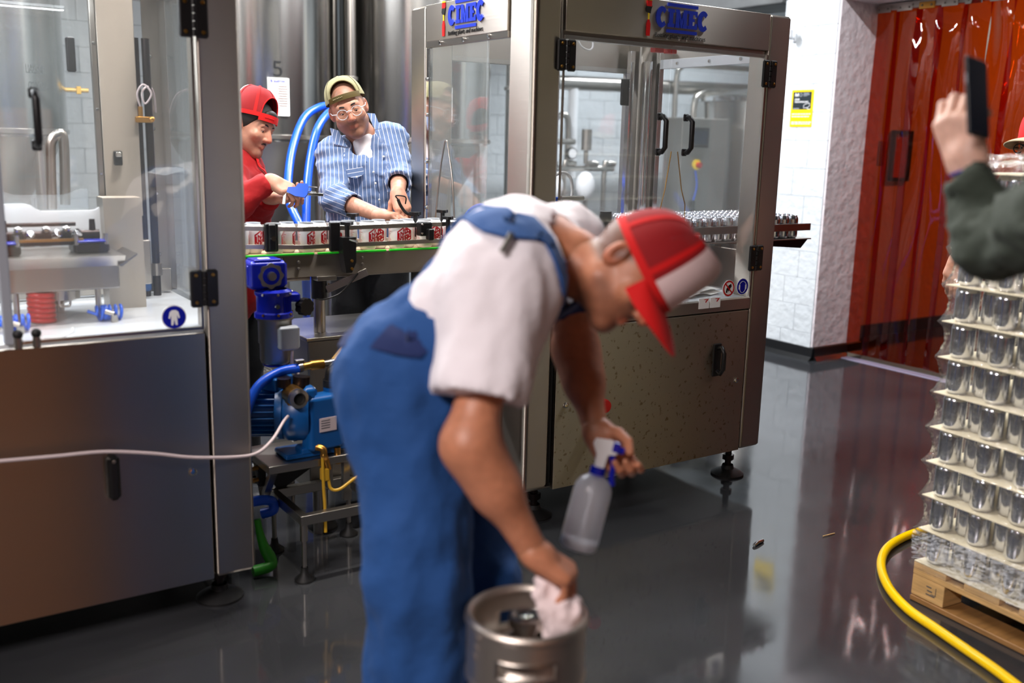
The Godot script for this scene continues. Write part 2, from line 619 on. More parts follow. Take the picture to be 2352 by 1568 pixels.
func setting() -> void:
	struct("floor", G.new().box(Vector3(4, -0.1, -2.5), Vector3(22, 0.2, 18)), "floor_paint")
	struct("ceiling", G.new().box(Vector3(4, 3.7, -2.5), Vector3(22, 0.2, 18)), "concrete")
	struct("wall_front", G.new().box(Vector3(4, 1.8, 5.1), Vector3(22, 3.6, 0.2)), "dim_wall")
	struct("wall_left", G.new().box(Vector3(-5.1, 1.8, -2.5), Vector3(0.2, 3.6, 15.2)), "dim_wall")
	var wb := struct("wall_back", G.new().box(Vector3(4, 1.8, -8.85), Vector3(22, 3.6, 0.2)), "white_wall")
	var blk := G.new().box(Vector3.ZERO, Vector3(0.397, 0.1975, 0.06), 0.003).mesh()
	for row in 14:
		for col in 24:
			var x := -0.2 + col * 0.4 + (0.2 if row % 2 else 0.0)
			if x > 2.9 and x < 5.4: continue
			put(wb, "block", blk, "white_wall").position = Vector3(x, 0.1 + row * 0.2, -8.75)
	# the white pillar: painted blocks on its face, rough render on its side
	var wr := struct("wall_right", G.new().box(Vector3(6.1, 1.8, -4.93), Vector3(0.54, 3.6, 0.48)), "white_wall")
	for row in 13:
		for col in 2:
			var off := 0.06 if row % 2 else -0.06
			var z0 := -5.17 if col == 0 else -4.92 + off
			var z1 := -4.92 + off if col == 0 else -4.69
			put(wr, "block", G.new().box(Vector3(5.825, 0.1 + row * 0.2, (z0 + z1) / 2), Vector3(0.03, 0.1985, z1 - z0 - 0.002), 0.002), "white_wall")
	put(wr, "rendered_side", G.new().box(Vector3(6.09, 1.8, -4.682), Vector3(0.55, 3.6, 0.02), 0.006), "render_wall")
	struct("trim_1", G.new().ext([Vector2(0, 0), Vector2(-0.05, 0), Vector2(-0.02, 0.03), Vector2(-0.012, 0.09), Vector2(0, 0.1)], 0.52, Transform3D(Basis(), Vector3(5.815, 0, -5.18))), "coving")
	struct("trim_2", G.new().ext([Vector2(0, 0), Vector2(0.05, 0), Vector2(0.02, 0.03), Vector2(0.012, 0.09), Vector2(0, 0.1)], 0.55, Transform3D(Basis(Vector3.UP, -PI / 2), Vector3(6.37, 0, -4.672)) * Transform3D(Basis.from_scale(Vector3(1, 1, 1)))), "coving")
	struct("wall_right_beam", G.new().box(Vector3(6.1, 3.08, -2.2), Vector3(0.54, 1.04, 4.98), 0.01), "render_wall")
	struct("wall_right_end", G.new().box(Vector3(6.1, 1.8, 2.65), Vector3(0.54, 3.6, 4.7)), "dim_wall")
	struct("trim_3", G.new().box(Vector3(6.0, 2.83, -6.95), Vector3(0.4, 0.5, 3.5), 0.02), "concrete")
	# corridor behind the curtain
	var cw := struct("wall_corridor", G.new().box(Vector3(10.2, 1.8, -5.2), Vector3(7.7, 3.6, 0.2)), "white_wall")
	put(cw, "skirting", G.new().box(Vector3(10.2, 0.05, -5.09), Vector3(7.7, 0.1, 0.03)), "coving")
	struct("wall_corridor_end", G.new().box(Vector3(14.1, 1.8, -1), Vector3(0.2, 3.6, 12)), "white_wall")
	struct("wall_corridor_side", G.new().box(Vector3(10.3, 1.8, 1.1), Vector3(7.8, 3.6, 0.2)), "white_wall")
	var w := thing("notice_frame", "dark framed notice on the corridor wall seen through the red curtain", "frame", Vector3(7.22, 1.5, -5.09))
	put(w, "frame", G.new().box(Vector3(0, 0.19, 0.01), Vector3(0.26, 0.03, 0.03)).box(Vector3(0, -0.19, 0.01), Vector3(0.26, 0.03, 0.03)).box(Vector3(-0.115, 0, 0.01), Vector3(0.03, 0.38, 0.03)).box(Vector3(0.115, 0, 0.01), Vector3(0.03, 0.38, 0.03)), "black_plastic")
	put(w, "sheet", G.new().box(Vector3(0, 0, 0.0), Vector3(0.2, 0.36, 0.006)), "carton")
	w = thing("switch_box", "small dark switch boxes beside the frame behind the red curtain", "switch", Vector3(6.85, 1.52, -5.09))
	put(w, "box", G.new().box(Vector3(0.05, 0, 0.03), Vector3(0.09, 0.2, 0.06), 0.01), "grey_plastic")
	put(w, "socket", G.new().box(Vector3(-0.05, 0.02, 0.025), Vector3(0.08, 0.1, 0.05), 0.01), "grey_plastic")
	curtain()
	# drain channel with a slotted grate
	var dg := thing("drain_grate", "slotted steel drain grate in the floor behind the pump", "grate", Vector3(2.3, 0.0, -6.25))
	put(dg, "frame", G.new().box(Vector3(0, 0.003, 0.085), Vector3(2.4, 0.012, 0.02)).box(Vector3(0, 0.003, -0.085), Vector3(2.4, 0.012, 0.02)), "steel_dull")
	put(dg, "channel", G.new().box(Vector3(0, 0.001, 0), Vector3(2.4, 0.003, 0.15)), "gap_dark")
	var bm := G.new().box(Vector3.ZERO, Vector3(0.016, 0.01, 0.15), 0.002).mesh()
	for i in 80:
		put(dg, "grate_bar", bm, "brass" if i % 9 == 4 else "steel_dull").position = Vector3(-1.19 + i * 0.03, 0.006, 0)

func curtain() -> void:
	var t := thing("strip_curtain", "glossy red plastic strip curtain hanging in the doorway beside the white pillar", "curtain", Vector3(6.2, 0, 0))
	put(t, "hanging_rail", G.new().box(Vector3(0.0, 2.53, -2.15), Vector3(0.05, 0.05, 5.0), 0.005), "steel_plain")
	var rng := RandomNumberGenerator.new()
	rng.seed = 6
	for k in 29:
		var z0 := -4.70 + k * 0.17
		if z0 > 0.25: break
		var ph := rng.randf() * TAU
		var amp := rng.randf_range(0.006, 0.014) * (0.5 if k < 2 else 1.0 + minf(k, 9) * 0.35)
		var lean := rng.randf_range(-0.02, 0.02)
		var side := 0.007 if k % 2 else -0.007
		var f := func(u: float, v: float) -> Vector3:
			var y := 0.03 + v * 2.49
			var top := pow(v, 3.0)
			var x := side + amp * sin(u * 4.2 + ph + v * 1.5) * (0.25 + top) + amp * 1.3 * sin(v * 9.0 + ph * 2.0 + u * 2.0) * top * (1.0 - smoothstep(0.93, 1.0, v)) + 0.018 * (u - 0.5) * (u - 0.5) * 4.0
			return Vector3(x, y, z0 + u * 0.215 + lean * (1 - v) * 0.6)
		put(t, "strip", G.new().slab(8, 40, f, 0.003), "red_pvc")
		var c := put(t, "clamp_plate", G.new().box(Vector3(-0.03, 2.515, z0 + 0.105), Vector3(0.006, 0.045, 0.12), 0.002), "brass" if k == 2 else "steel_plain")
		put(c, "screw", G.new().bolt(Vector3(-0.033, 2.515, z0 + 0.07), Vector3.LEFT, 0.007).bolt(Vector3(-0.033, 2.515, z0 + 0.14), Vector3.LEFT, 0.007), "steel_dull")
	struct("trim_4", G.new().ext([Vector2(-0.05, 0), Vector2(0.05, 0), Vector2(0.04, 0.005), Vector2(-0.04, 0.005)], 5.0, Transform3D(Basis(), Vector3(6.14, 0, -4.66))), "threshold")

func tanks() -> void:
	var defs := [[0.62, -7.2, "4", "brewing tank with handwriting on its shell, left behind the filling machine"], [2.48, -7.2, "5", "brewing tank marked 5 with a white data plate, behind the man in the red cap"], [3.84, -7.2, "6", "brewing tank marked 6, behind the man in the striped shirt"], [5.4, -7.6, "7", "brewing tank partly hidden by the glass cabinet's left side"]]
	for d in defs:
		if d[2] == "7": continue
		var t := thing("brewing_tank", d[3], "tank", Vector3(d[0], 0, d[1]), 0.0, "steel brewing tanks along the back wall")
		put(t, "shell", G.new().lathe([Vector2(0.585, 1.5), Vector2(0.6, 1.53), Vector2(0.6, 3.1)], 64), "tank_steel")
		put(t, "weld_band", G.new().lathe([Vector2(0.6, 1.515), Vector2(0.608, 1.52), Vector2(0.608, 1.545), Vector2(0.6, 1.55)], 64), "steel_plain")
		put(t, "cone", G.new().lathe([Vector2(0.06, 0.62), Vector2(0.56, 1.46), Vector2(0.585, 1.5)], 48), "steel_dull")
		put(t, "dome", G.new().lathe([Vector2(0.6, 3.1), Vector2(0.5, 3.2), Vector2(0.25, 3.27), Vector2(0.0, 3.28)], 48), "tank_steel")
		put(t, "outlet", G.new().tube([Vector3(0, 0.66, 0), Vector3(0, 0.5, 0), Vector3(0, 0.44, 0.05), Vector3(0, 0.42, 0.2)], 0.03, 12), "steel_plain")
		for s in 4:
			var a := PI / 4 + s * PI / 2
			var l := put(t, "leg", G.new().cyl(Vector3(cos(a) * 0.52, 0.02, sin(a) * 0.52), Vector3(cos(a) * 0.52, 1.5, sin(a) * 0.52), 0.035), "steel_plain")
			put(l, "foot", G.new().cyl(Vector3(cos(a) * 0.52, 0, sin(a) * 0.52), Vector3(cos(a) * 0.52, 0.03, sin(a) * 0.52), 0.07, 0.06), "steel_dull")
		if d[2] == "5" or d[2] == "6":
			var an := deg_to_rad(-1.5 if d[2] == "5" else -9.0)
			var bs := Basis(Vector3.UP, an)
			words(t, "tank_number", d[2], "Droid Sans", 0.1, 0.0, Transform3D(bs, bs * Vector3(0.0, 1.985, 0.603)), "ink", 400, 0.002)
			var lp := put(t, "data_plate", G.new().box(Vector3.ZERO, Vector3(0.15, 0.25, 0.004)), "paper")
			lp.transform = Transform3D(bs, bs * Vector3(0.0, 1.80, 0.606))
			words(lp, "plate_heading", "Braudrive", "Droid Sans", 0.024, 0.1, Transform3D(Basis(), Vector3(-0.005, 0.105, 0.003)), "sticker_blue", 800, 0.001)
			for r in 9:
				put(lp, "plate_line", G.new().box(Vector3(0.03, 0.07 - r * 0.016, 0.003), Vector3(0.07 if r % 2 else 0.06, 0.006, 0.001)), "brown_ink")
			words(lp, "plate_code", "N 1354", "Droid Sans", 0.018, 0.07, Transform3D(Basis(), Vector3(0.03, -0.1, 0.003)), "ink_soft", 400, 0.001)
		if d[2] == "4":
			var bs := Basis(Vector3.UP, deg_to_rad(38))
			words(t, "handwriting", "LAGER", "Droid Sans", 0.05, 0.14, Transform3D(bs, bs * Vector3(0, 1.9, 0.6055)), "ink", 300, 0.0006)
			words(t, "handwriting", "OLYMP", "Droid Sans", 0.05, 0.14, Transform3D(bs, bs * Vector3(0.01, 1.8, 0.6055)), "ink", 300, 0.0006)
			put(t, "seam_wire", G.new().tube(curve([Vector3(-0.1, 3.0, 0.6), Vector3(-0.085, 2.5, 0.605), Vector3(-0.1, 2.1, 0.603), Vector3(-0.07, 1.8, 0.605), Vector3(-0.08, 1.56, 0.606)]), 0.004, 6), "ink_soft")
			put(t, "tap", G.new().tube([Vector3(0.585, 1.80, 0.13), Vector3(0.72, 1.80, 0.16)], 0.014, 8).box(Vector3(0.66, 1.80, 0.15), Vector3(0.03, 0.05, 0.03), 0.004), "tube_yellow")
	# uprights between the tanks
	for p in [[3.14, -6.9, 0.035], [3.2, -7.35, 0.03], [3.3, -7.7, 0.05], [4.62, -7.0, 0.04]]:
		var q := thing("riser_pipe", ["slim bright riser pipe right of the tank marked 5", "slim riser pipe set back between tanks 5 and 6", "thick riser pipe against the wall between tanks 5 and 6", "riser pipe right of the tank marked 6"][[3.14, 3.2, 3.3, 4.62].find(p[0])], "pipe", Vector3(p[0], 0, p[1]))
		put(q, "pipe", G.new().cyl(Vector3.ZERO, Vector3(0, 3.6, 0), p[2], -1, 20), "steel_plain")
		for y in [0.9, 1.95]: put(q, "clamp_ring", G.new().lathe([Vector2(p[2], y), Vector2(p[2] + 0.014, y + 0.005), Vector2(p[2] + 0.014, y + 0.03), Vector2(p[2], y + 0.035)], 20), "steel_dull")

func back_plant() -> void:
	# beyond the glass cabinet: pipework, a control cabinet and one big tank
	var t := thing("pipe_run", "horizontal insulated steel pipe run seen through the glass cabinet", "pipe", Vector3(0, 0, -7.9))
	put(t, "pipe", G.new().cyl(Vector3(5.3, 2.1, 0), Vector3(9.4, 2.17, 0), 0.07, -1, 20), "steel_plain")
	put(t, "upper_pipe", G.new().tube(curve([Vector3(7.2, 1.4, 0.1), Vector3(7.2, 2.2, 0.1), Vector3(7.26, 2.33, 0.1), Vector3(7.4, 2.36, 0.1), Vector3(9.2, 2.38, 0.1)], 6), 0.03, 10), "steel_plain")
	put(t, "drop_pipe", G.new().cyl(Vector3(5.95, 1.2, 0.0), Vector3(5.95, 2.1, 0.0), 0.05), "white_plastic")
	put(t, "joint", G.new().tube(curve([Vector3(5.55, 1.75, 0.2), Vector3(5.7, 1.8, 0.2), Vector3(5.75, 1.7, 0.2), Vector3(5.75, 1.3, 0.2)], 6), 0.03, 10), "steel_plain")
	put(t, "elbow", G.new().tube(curve([Vector3(7.45, 1.4, 0.12), Vector3(7.45, 1.95, 0.12), Vector3(7.55, 2.08, 0.12), Vector3(7.8, 2.1, 0.12)], 6), 0.035, 10), "steel_plain")
	t = thing("valve_manifold", "cluster of steel valves, gauge and pipes left of the control cabinet", "valves", Vector3(0, 0, -7.0))
	put(t, "crossbar", G.new().cyl(Vector3(4.95, 1.32, 0), Vector3(5.75, 1.32, 0), 0.025).cyl(Vector3(4.95, 1.55, 0), Vector3(5.3, 1.55, 0), 0.025), "steel_plain")
	for x in [5.0, 5.2, 5.45, 5.65]:
		put(t, "riser", G.new().tube(curve([Vector3(x, 0.0, 0), Vector3(x, 1.25, 0), Vector3(x + 0.04, 1.36, 0), Vector3(x + 0.12, 1.36, 0)], 5), 0.024, 10), "steel_plain")
	put(t, "sight_glass", G.new().cyl(Vector3(5.42, 1.48, 0.02), Vector3(5.42, 1.66, 0.02), 0.045).cyl(Vector3(5.42, 1.36, 0.02), Vector3(5.42, 1.48, 0.02), 0.02), "steel_dull")
	put(t, "gauge", G.new().cyl(Vector3(5.25, 1.45, 0.0), Vector3(5.25, 1.45, 0.05), 0.05), "black_plastic")
	put(t, "gauge_face", G.new().cyl(Vector3(5.25, 1.45, 0.05), Vector3(5.25, 1.45, 0.054), 0.042), "white_plastic")
	for x in [5.05, 5.4]:
		put(t, "valve_body", G.new().ell(Vector3(x, 1.17, 0.05), Vector3(0.09, 0.13, 0.09), 14), "white_plastic")
	t = thing("control_cabinet", "steel control cabinet with a small screen behind the glass cabinet", "cabinet", Vector3(7.0, 0, -7.25))
	put(t, "housing", G.new().box(Vector3(0, 1.33, 0), Vector3(0.62, 0.95, 0.25), 0.008), "steel_dull")
	put(t, "stand", G.new().box(Vector3(-0.22, 0.43, 0), Vector3(0.06, 0.86, 0.06)).box(Vector3(0.22, 0.43, 0), Vector3(0.06, 0.86, 0.06)), "steel_dull")
	var sc := put(t, "display_bezel", G.new().box(Vector3(-0.08, 1.62, 0.13), Vector3(0.24, 0.19, 0.02), 0.006), "black_plastic")
	put(sc, "screen", G.new().box(Vector3(-0.08, 1.62, 0.142), Vector3(0.18, 0.13, 0.004)), "screen_dark")
	var es := put(t, "stop_button_plate", G.new().cyl(Vector3(-0.1, 1.36, 0.125), Vector3(-0.1, 1.36, 0.14), 0.05), "sign_yellow")
	put(es, "red_button", G.new().cyl(Vector3(-0.09, 1.355, 0.14), Vector3(-0.09, 1.355, 0.17), 0.028), "red_plastic")
	put(t, "lanyard", G.new().tube(curve([Vector3(-0.12, 1.3, 0.14), Vector3(-0.1, 1.15, 0.15), Vector3(-0.13, 1.0, 0.14)], 6), 0.007, 6), "coil_blue")
	put(t, "hand_unit", G.new().box(Vector3(-0.13, 0.95, 0.14), Vector3(0.05, 0.13, 0.03), 0.008), "black_plastic")
	t = thing("mash_tank", "wide steel tank at the far right behind the glass cabinet", "tank", Vector3(8.35, 0, -7.55))
	put(t, "shell", G.new().lathe([Vector2(0.82, 0.5), Vector2(0.84, 0.55), Vector2(0.84, 2.0), Vector2(0.82, 2.06), Vector2(0.0, 2.2)], 56), "tank_steel")
	for s in 4:
		var a := PI / 4 + s * PI / 2
		put(t, "leg", G.new().cyl(Vector3(cos(a) * 0.7, 0, sin(a) * 0.7), Vector3(cos(a) * 0.7, 0.6, sin(a) * 0.7), 0.04), "steel_plain")
	put(t, "rim_band", G.new().lathe([Vector2(0.84, 1.99), Vector2(0.86, 2.0), Vector2(0.86, 2.04), Vector2(0.84, 2.05)], 56), "chrome")
	t = thing("pump_stand", "dark valve and pump unit standing low before the wide tank", "pump", Vector3(7.05, 0, -6.1))
	put(t, "base", G.new().box(Vector3(0, 0.45, 0), Vector3(0.12, 0.9, 0.12), 0.01), "dark_metal")
	put(t, "head", G.new().cyl(Vector3(-0.12, 1.2, 0), Vector3(0.16, 1.2, 0), 0.07).box(Vector3(0.05, 1.0, 0), Vector3(0.2, 0.3, 0.16), 0.03), "dark_metal")
	put(t, "handle", G.new().cyl(Vector3(-0.3, 1.1, 0.05), Vector3(-0.1, 1.12, 0.05), 0.015), "steel_plain")

func hinge(t: Node3D, x: float, y: float, z: float, w := 0.085, h := 0.115) -> void:
	var hg := put(t, "hinge", G.new().box(Vector3(x - w * 0.27, y, z + 0.008), Vector3(w * 0.46, h, 0.016), 0.006).box(Vector3(x + w * 0.27, y, z + 0.008), Vector3(w * 0.46, h, 0.016), 0.006), "black_plastic")
	for k in 5:
		put(hg, "knuckle", G.new().cyl(Vector3(x, y - h * 0.46 + k * h * 0.19, z + 0.011), Vector3(x, y - h * 0.46 + (k + 0.85) * h * 0.19, z + 0.011), 0.0085, -1, 10), "black_plastic")
	for sx in [-1, 1]:
		for sy in [-1, 1]:
			put(hg, "hinge_screw", G.new().bolt(Vector3(x + sx * w * 0.3, y + sy * h * 0.36, z + 0.016), Vector3.BACK, 0.006, 0.003), "brass")

func grip(t: Node3D, p: Vector3, h := 0.14, dir := Vector3(0, 0, 1)) -> void:
	# black bow handle: two feet and an angular bar standing off the pane
	var g := G.new()
	g.tube([p + Vector3(0, h / 2, 0), p + Vector3(0, h / 2, 0) + dir * 0.028, p + Vector3(0, h / 2 - 0.018, 0) + dir * 0.045, p + Vector3(0, -h / 2 + 0.018, 0) + dir * 0.045, p + Vector3(0, -h / 2, 0) + dir * 0.028, p + Vector3(0, -h / 2, 0)], 0.0105, 8)
	g.box(p + Vector3(0, h / 2, 0) + dir * 0.006, Vector3(0.026, 0.03, 0.012), 0.004)
	g.box(p + Vector3(0, -h / 2, 0) + dir * 0.006, Vector3(0.026, 0.03, 0.012), 0.004)
	put(t, "handle", g, "black_plastic")

func foot(t: Node3D, x: float, z: float, top: float) -> void:
	var f := put(t, "foot", G.new().lathe([Vector2(0.078, 0.0), Vector2(0.078, 0.008), Vector2(0.06, 0.02), Vector2(0.03, 0.032), Vector2(0.026, 0.05)], 24, Transform3D(Basis(), Vector3(x, 0, z))), "rubber")
	put(f, "foot_screw", G.new().cyl(Vector3(x, 0.03, z), Vector3(x, top, z), 0.015).cyl(Vector3(x, 0.075, z), Vector3(x, 0.1, z), 0.028, -1, 6), "dark_metal")

func disc(r: float, d: float, xf: Transform3D) -> G:
	return G.new().ext(ring(36, r), d, xf)

func left_machine() -> void:
	var t := thing("filling_machine", "steel filling machine with glazed upper doors filling the left edge of the view", "machine")
	var x0 := -0.62; var x1 := 1.007; var zf := -3.0; var zb := -3.95; var y0 := 0.125; var y1 := 2.12
	put(t, "front_post", G.new().box(Vector3(0.939, (y0 + y1) / 2, zf - 0.05), Vector3(0.136, y1 - y0, 0.1), 0.014), "steel")
	put(t, "left_post", G.new().box(Vector3(x0 + 0.06, (y0 + y1) / 2, zf - 0.05), Vector3(0.12, y1 - y0, 0.1), 0.014), "steel")
	put(t, "rear_post", G.new().box(Vector3(0.985, 1.53, zb + 0.03), Vector3(0.055, 1.16, 0.06), 0.004), "steel_plain")
	put(t, "rear_post", G.new().box(Vector3(x0 + 0.04, 1.53, zb + 0.03), Vector3(0.08, 1.16, 0.06), 0.004), "steel_plain")
	var fl := put(t, "rear_flange", G.new().box(Vector3(0.975, 1.53, zb + 0.075), Vector3(0.085, 1.16, 0.01), 0.002), "steel_plain")
	for y in [1.0, 1.045, 1.09, 1.32, 1.56, 1.82]:
		put(fl, "flange_screw", G.new().bolt(Vector3(0.955, y, zb + 0.08), Vector3.BACK, 0.008), "chrome")
	put(t, "header", G.new().box(Vector3(0.19, 2.07, zf - 0.04), Vector3(1.5, 0.1, 0.06), 0.004).box(Vector3(0.19, 2.07, zb + 0.03), Vector3(1.6, 0.1, 0.05), 0.004).box(Vector3(0.98, 2.07, -3.47), Vector3(0.05, 0.1, 0.85), 0.004).box(Vector3(-0.6, 2.07, -3.47), Vector3(0.05, 0.1, 0.85), 0.004), "steel_plain")
	var dp := put(t, "lower_door", G.new().box(Vector3((x0 + 0.12 + 0.866) / 2, (y0 + 0.942) / 2, zf - 0.01), Vector3(0.866 - x0 - 0.12, 0.942 - y0, 0.02), 0.002), "steel")
	put(dp, "handle", G.new().box(Vector3(0.571, 0.53, zf + 0.02), Vector3(0.036, 0.14, 0.04), 0.012), "black_plastic")
	put(dp, "handle_screw", G.new().bolt(Vector3(0.571, 0.585, zf + 0.04), Vector3.BACK, 0.006, 0.003), "steel_dull")
	put(dp, "key_lock", G.new().lathe([Vector2(0.013, 0), Vector2(0.013, 0.006), Vector2(0.009, 0.008), Vector2(0.0, 0.007)], 16, Transform3D(Basis(Vector3.RIGHT, PI / 2), Vector3(0.81, 0.50, zf))), "chrome")
	put(t, "side_panel", G.new().box(Vector3(x1 - 0.015, 0.53, -3.52), Vector3(0.02, 0.81, 0.85)).box(Vector3(x0 + 0.01, 0.53, -3.5), Vector3(0.02, 0.81, 0.9)), "steel_plain")
	put(t, "rear_panel", G.new().box(Vector3(0.19, 0.53, zb + 0.01), Vector3(1.6, 0.81, 0.02)), "steel_plain")
	put(t, "belly_pan", G.new().box(Vector3(0.19, y0 + 0.01, -3.48), Vector3(1.56, 0.02, 0.88)), "steel_dull")
	put(t, "deck", G.new().box(Vector3(0.19, 0.946, -3.5), Vector3(1.58, 0.018, 0.94), 0.003), "white_gloss")
	put(t, "rear_beam", G.new().box(Vector3(0.6, 1.005, -3.78), Vector3(0.74, 0.085, 0.04), 0.003), "steel_plain")
	for x in [0.42, 0.72, 0.93]:
		put(t, "standoff", G.new().cyl(Vector3(x, 0.955, -3.78), Vector3(x, 0.97, -3.78), 0.014), "white_plastic")
	foot(t, 0.915, -3.116, y0)
	foot(t, 0.915, -3.82, y0)
	foot(t, -0.5, -3.116, y0)
	foot(t, -0.5, -3.82, y0)
	# glazed doors
	var d := put(t, "glass_door", G.new().box(Vector3(0.595, 1.505, zf - 0.012), Vector3(0.54, 1.1, 0.006), 0.001), "glass")
	grip(d, Vector3(0.43, 1.575, zf - 0.009))
	var st := put(t, "coverall_sign", disc(0.037, 0.001, Transform3D(Basis(), Vector3(0.777, 0.998, zf - 0.009))), "sticker_white", "round blue sign with a white coverall")
	d = put(t, "glass_door", G.new().box(Vector3(-0.03, 1.505, zf - 0.012), Vector3(0.66, 1.1, 0.006), 0.001), "glass")
	put(st, "sign_disc", disc(0.0345, 0.001, Transform3D(Basis(), Vector3(0.777, 0.998, zf - 0.008))), "sticker_blue")
	var fig := [Vector2(-0.006, 0.020), Vector2(0.006, 0.020), Vector2(0.013, 0.014), Vector2(0.017, -0.004), Vector2(0.0125, -0.006), Vector2(0.0085, 0.006), Vector2(0.0095, -0.026), Vector2(0.0035, -0.026), Vector2(0.0, -0.008), Vector2(-0.0035, -0.026), Vector2(-0.0095, -0.026), Vector2(-0.0085, 0.006), Vector2(-0.0125, -0.006), Vector2(-0.017, -0.004), Vector2(-0.013, 0.014)]
	put(st, "sign_figure", G.new().ext(fig, 0.001, Transform3D(Basis(), Vector3(0.777, 1.0, zf - 0.007))), "sticker_white")
	put(t, "door_frame", G.new().box(Vector3(0.324, 1.505, zf - 0.012), Vector3(0.026, 1.1, 0.03), 0.004), "grey_plastic")
	put(t, "door_edge", G.new().box(Vector3(0.862, 1.505, zf - 0.008), Vector3(0.008, 1.1, 0.012), 0.001).box(Vector3(0.595, 0.958, zf - 0.01), Vector3(0.54, 0.01, 0.012), 0.001), "steel_plain")
	for x in [0.345, 0.392]:
		var sp := put(t, "door_stop", G.new().cyl(Vector3(x, 0.945, zf + 0.004), Vector3(x, 0.98, zf + 0.004), 0.011), "steel_plain")
		put(sp, "rubber_tip", G.new().ell(Vector3(x, 0.985, zf + 0.006), Vector3(0.014, 0.014, 0.014), 12), "rubber")
	hinge(t, 0.866, 1.877, zf + 0.001)
	hinge(t, 0.867, 1.083, zf + 0.001)
	# rear glazing with its own hinge
	d = put(t, "rear_glass", G.new().box(Vector3(0.4, 1.505, zb + 0.06), Vector3(1.0, 1.06, 0.006)), "glass")
	put(d, "rear_hinge", G.new().box(Vector3(0.685, 1.81, zb + 0.075), Vector3(0.03, 0.12, 0.02), 0.005), "black_plastic")
	put(t, "side_glass", G.new().box(Vector3(0.992, 1.49, -3.47), Vector3(0.006, 1.05, 0.8)), "glass")
	# inside: mast, box, rods
	var c := put(t, "mast", G.new().box(Vector3(0.80, 1.66, -3.74), Vector3(0.125, 0.82, 0.1), 0.003), "steel")
	put(c, "mast_flange", G.new().box(Vector3(0.727, 1.66, -3.70), Vector3(0.02, 0.82, 0.02), 0.003), "steel_plain")
	for y in [1.4, 1.62, 1.84]: put(c, "mast_screw", G.new().bolt(Vector3(0.727, y, -3.69), Vector3.BACK, 0.006), "chrome")
	put(c, "latch", G.new().box(Vector3(0.785, 1.455, -3.685), Vector3(0.028, 0.05, 0.012), 0.003), "black_plastic")
	put(c, "latch_tongue", G.new().box(Vector3(0.785, 1.468, -3.675), Vector3(0.02, 0.018, 0.01), 0.003), "chrome")
	put(t, "control_box", G.new().ext([Vector2(0, 0), Vector2(0.118, 0), Vector2(0.118, 0.375), Vector2(-0.005, 0.375)], 0.1, Transform3D(Basis(), Vector3(0.69, 0.955, -3.58))), "steel")
	for x in [0.868, 0.905]:
		put(t, "guide_rod", G.new().cyl(Vector3(x, 0.955, -3.72), Vector3(x, 1.87, -3.72), 0.014), "dark_metal")
		put(t, "rod_collar", G.new().cyl(Vector3(x, 1.03, -3.72), Vector3(x, 1.075, -3.72), 0.021), "steel_plain")
	put(t, "air_valve", G.new().box(Vector3(0.88, 1.59, -3.69), Vector3(0.06, 0.022, 0.022), 0.004).cyl(Vector3(0.87, 1.6, -3.69), Vector3(0.87, 1.635, -3.69), 0.008).ell(Vector3(0.905, 1.592, -3.68), Vector3(0.011, 0.011, 0.011), 10), "brass")
	put(t, "signal_cable", G.new().tube(curve([Vector3(0.87, 1.635, -3.69), Vector3(0.86, 1.68, -3.68), Vector3(0.88, 1.71, -3.67), Vector3(0.905, 1.68, -3.67), Vector3(0.885, 1.645, -3.68), Vector3(0.875, 1.68, -3.68), Vector3(0.9, 1.705, -3.7), Vector3(0.945, 1.69, -3.8), Vector3(0.965, 1.62, -3.86)], 6), 0.0035, 6), "cable_grey")
	put(t, "guard_plate", G.new().ext([Vector2(0, 0), Vector2(0.03, 0.018), Vector2(0.1, 0.02), Vector2(0.14, 0.01), Vector2(0.06, -0.01)], 0.008, Transform3D(Basis(), Vector3(0.885, 1.405, -3.7))), "clear_plastic")
	put(t, "slide_block", G.new().box(Vector3(0.845, 1.09, -3.66), Vector3(0.05, 0.16, 0.05), 0.005), "steel_plain")
	put(t, "blue_motor", G.new().box(Vector3(0.83, 1.0, -3.72), Vector3(0.1, 0.05, 0.06), 0.008), "pump_blue")
	var il := put(t, "light_strip", G.new().box(Vector3(0.2, 2.03, -3.5), Vector3(1.1, 0.03, 0.05), 0.004), "white_plastic")
	var em := StandardMaterial3D.new()
	em.emission_enabled = true
	em.emission = Color(0.95, 0.98, 1.0)
	em.emission_energy_multiplier = 5.0
	put(il, "glowing_face", G.new().box(Vector3(0.2, 2.012, -3.5), Vector3(1.08, 0.006, 0.04)), em)
	var al := AreaLight3D.new()
	al.name = "strip_light"
	al.area_size = Vector2(1.08, 0.04)
	al.light_energy = 0.9
	al.light_color = Color(0.95, 0.98, 1.0)
	al.area_normalize_energy = true
	al.shadow_enabled = true
	al.position = Vector3(0.2, 2.0, -3.5)
	al.rotation.x = -PI / 2
	t.add_child(al)
	# trough with flared rim, manifold and white wavy guard above it
	put(t, "trough", G.new().box(Vector3(0.245, 1.092, -3.42), Vector3(0.88, 0.075, 0.26), 0.004).ext([Vector2(-0.135, 0), Vector2(0.135, 0), Vector2(0.165, 0.035), Vector2(-0.165, 0.035)], 0.9, Transform3D(Basis(Vector3.UP, PI / 2), Vector3(-0.2, 1.128, -3.42))), "steel_plain")
	put(t, "trough_lip", G.new().ext([Vector2(0, 0), Vector2(0.05, 0.036), Vector2(0.05, 0.04), Vector2(-0.01, 0.004)], 0.3, Transform3D(Basis(), Vector3(0.69, 1.126, -3.57))), "steel_plain")
	for x in [0.39, 0.63]:
		put(t, "trough_leg", G.new().cyl(Vector3(x, 0.955, -3.36), Vector3(x, 1.06, -3.36), 0.009), "steel_plain")
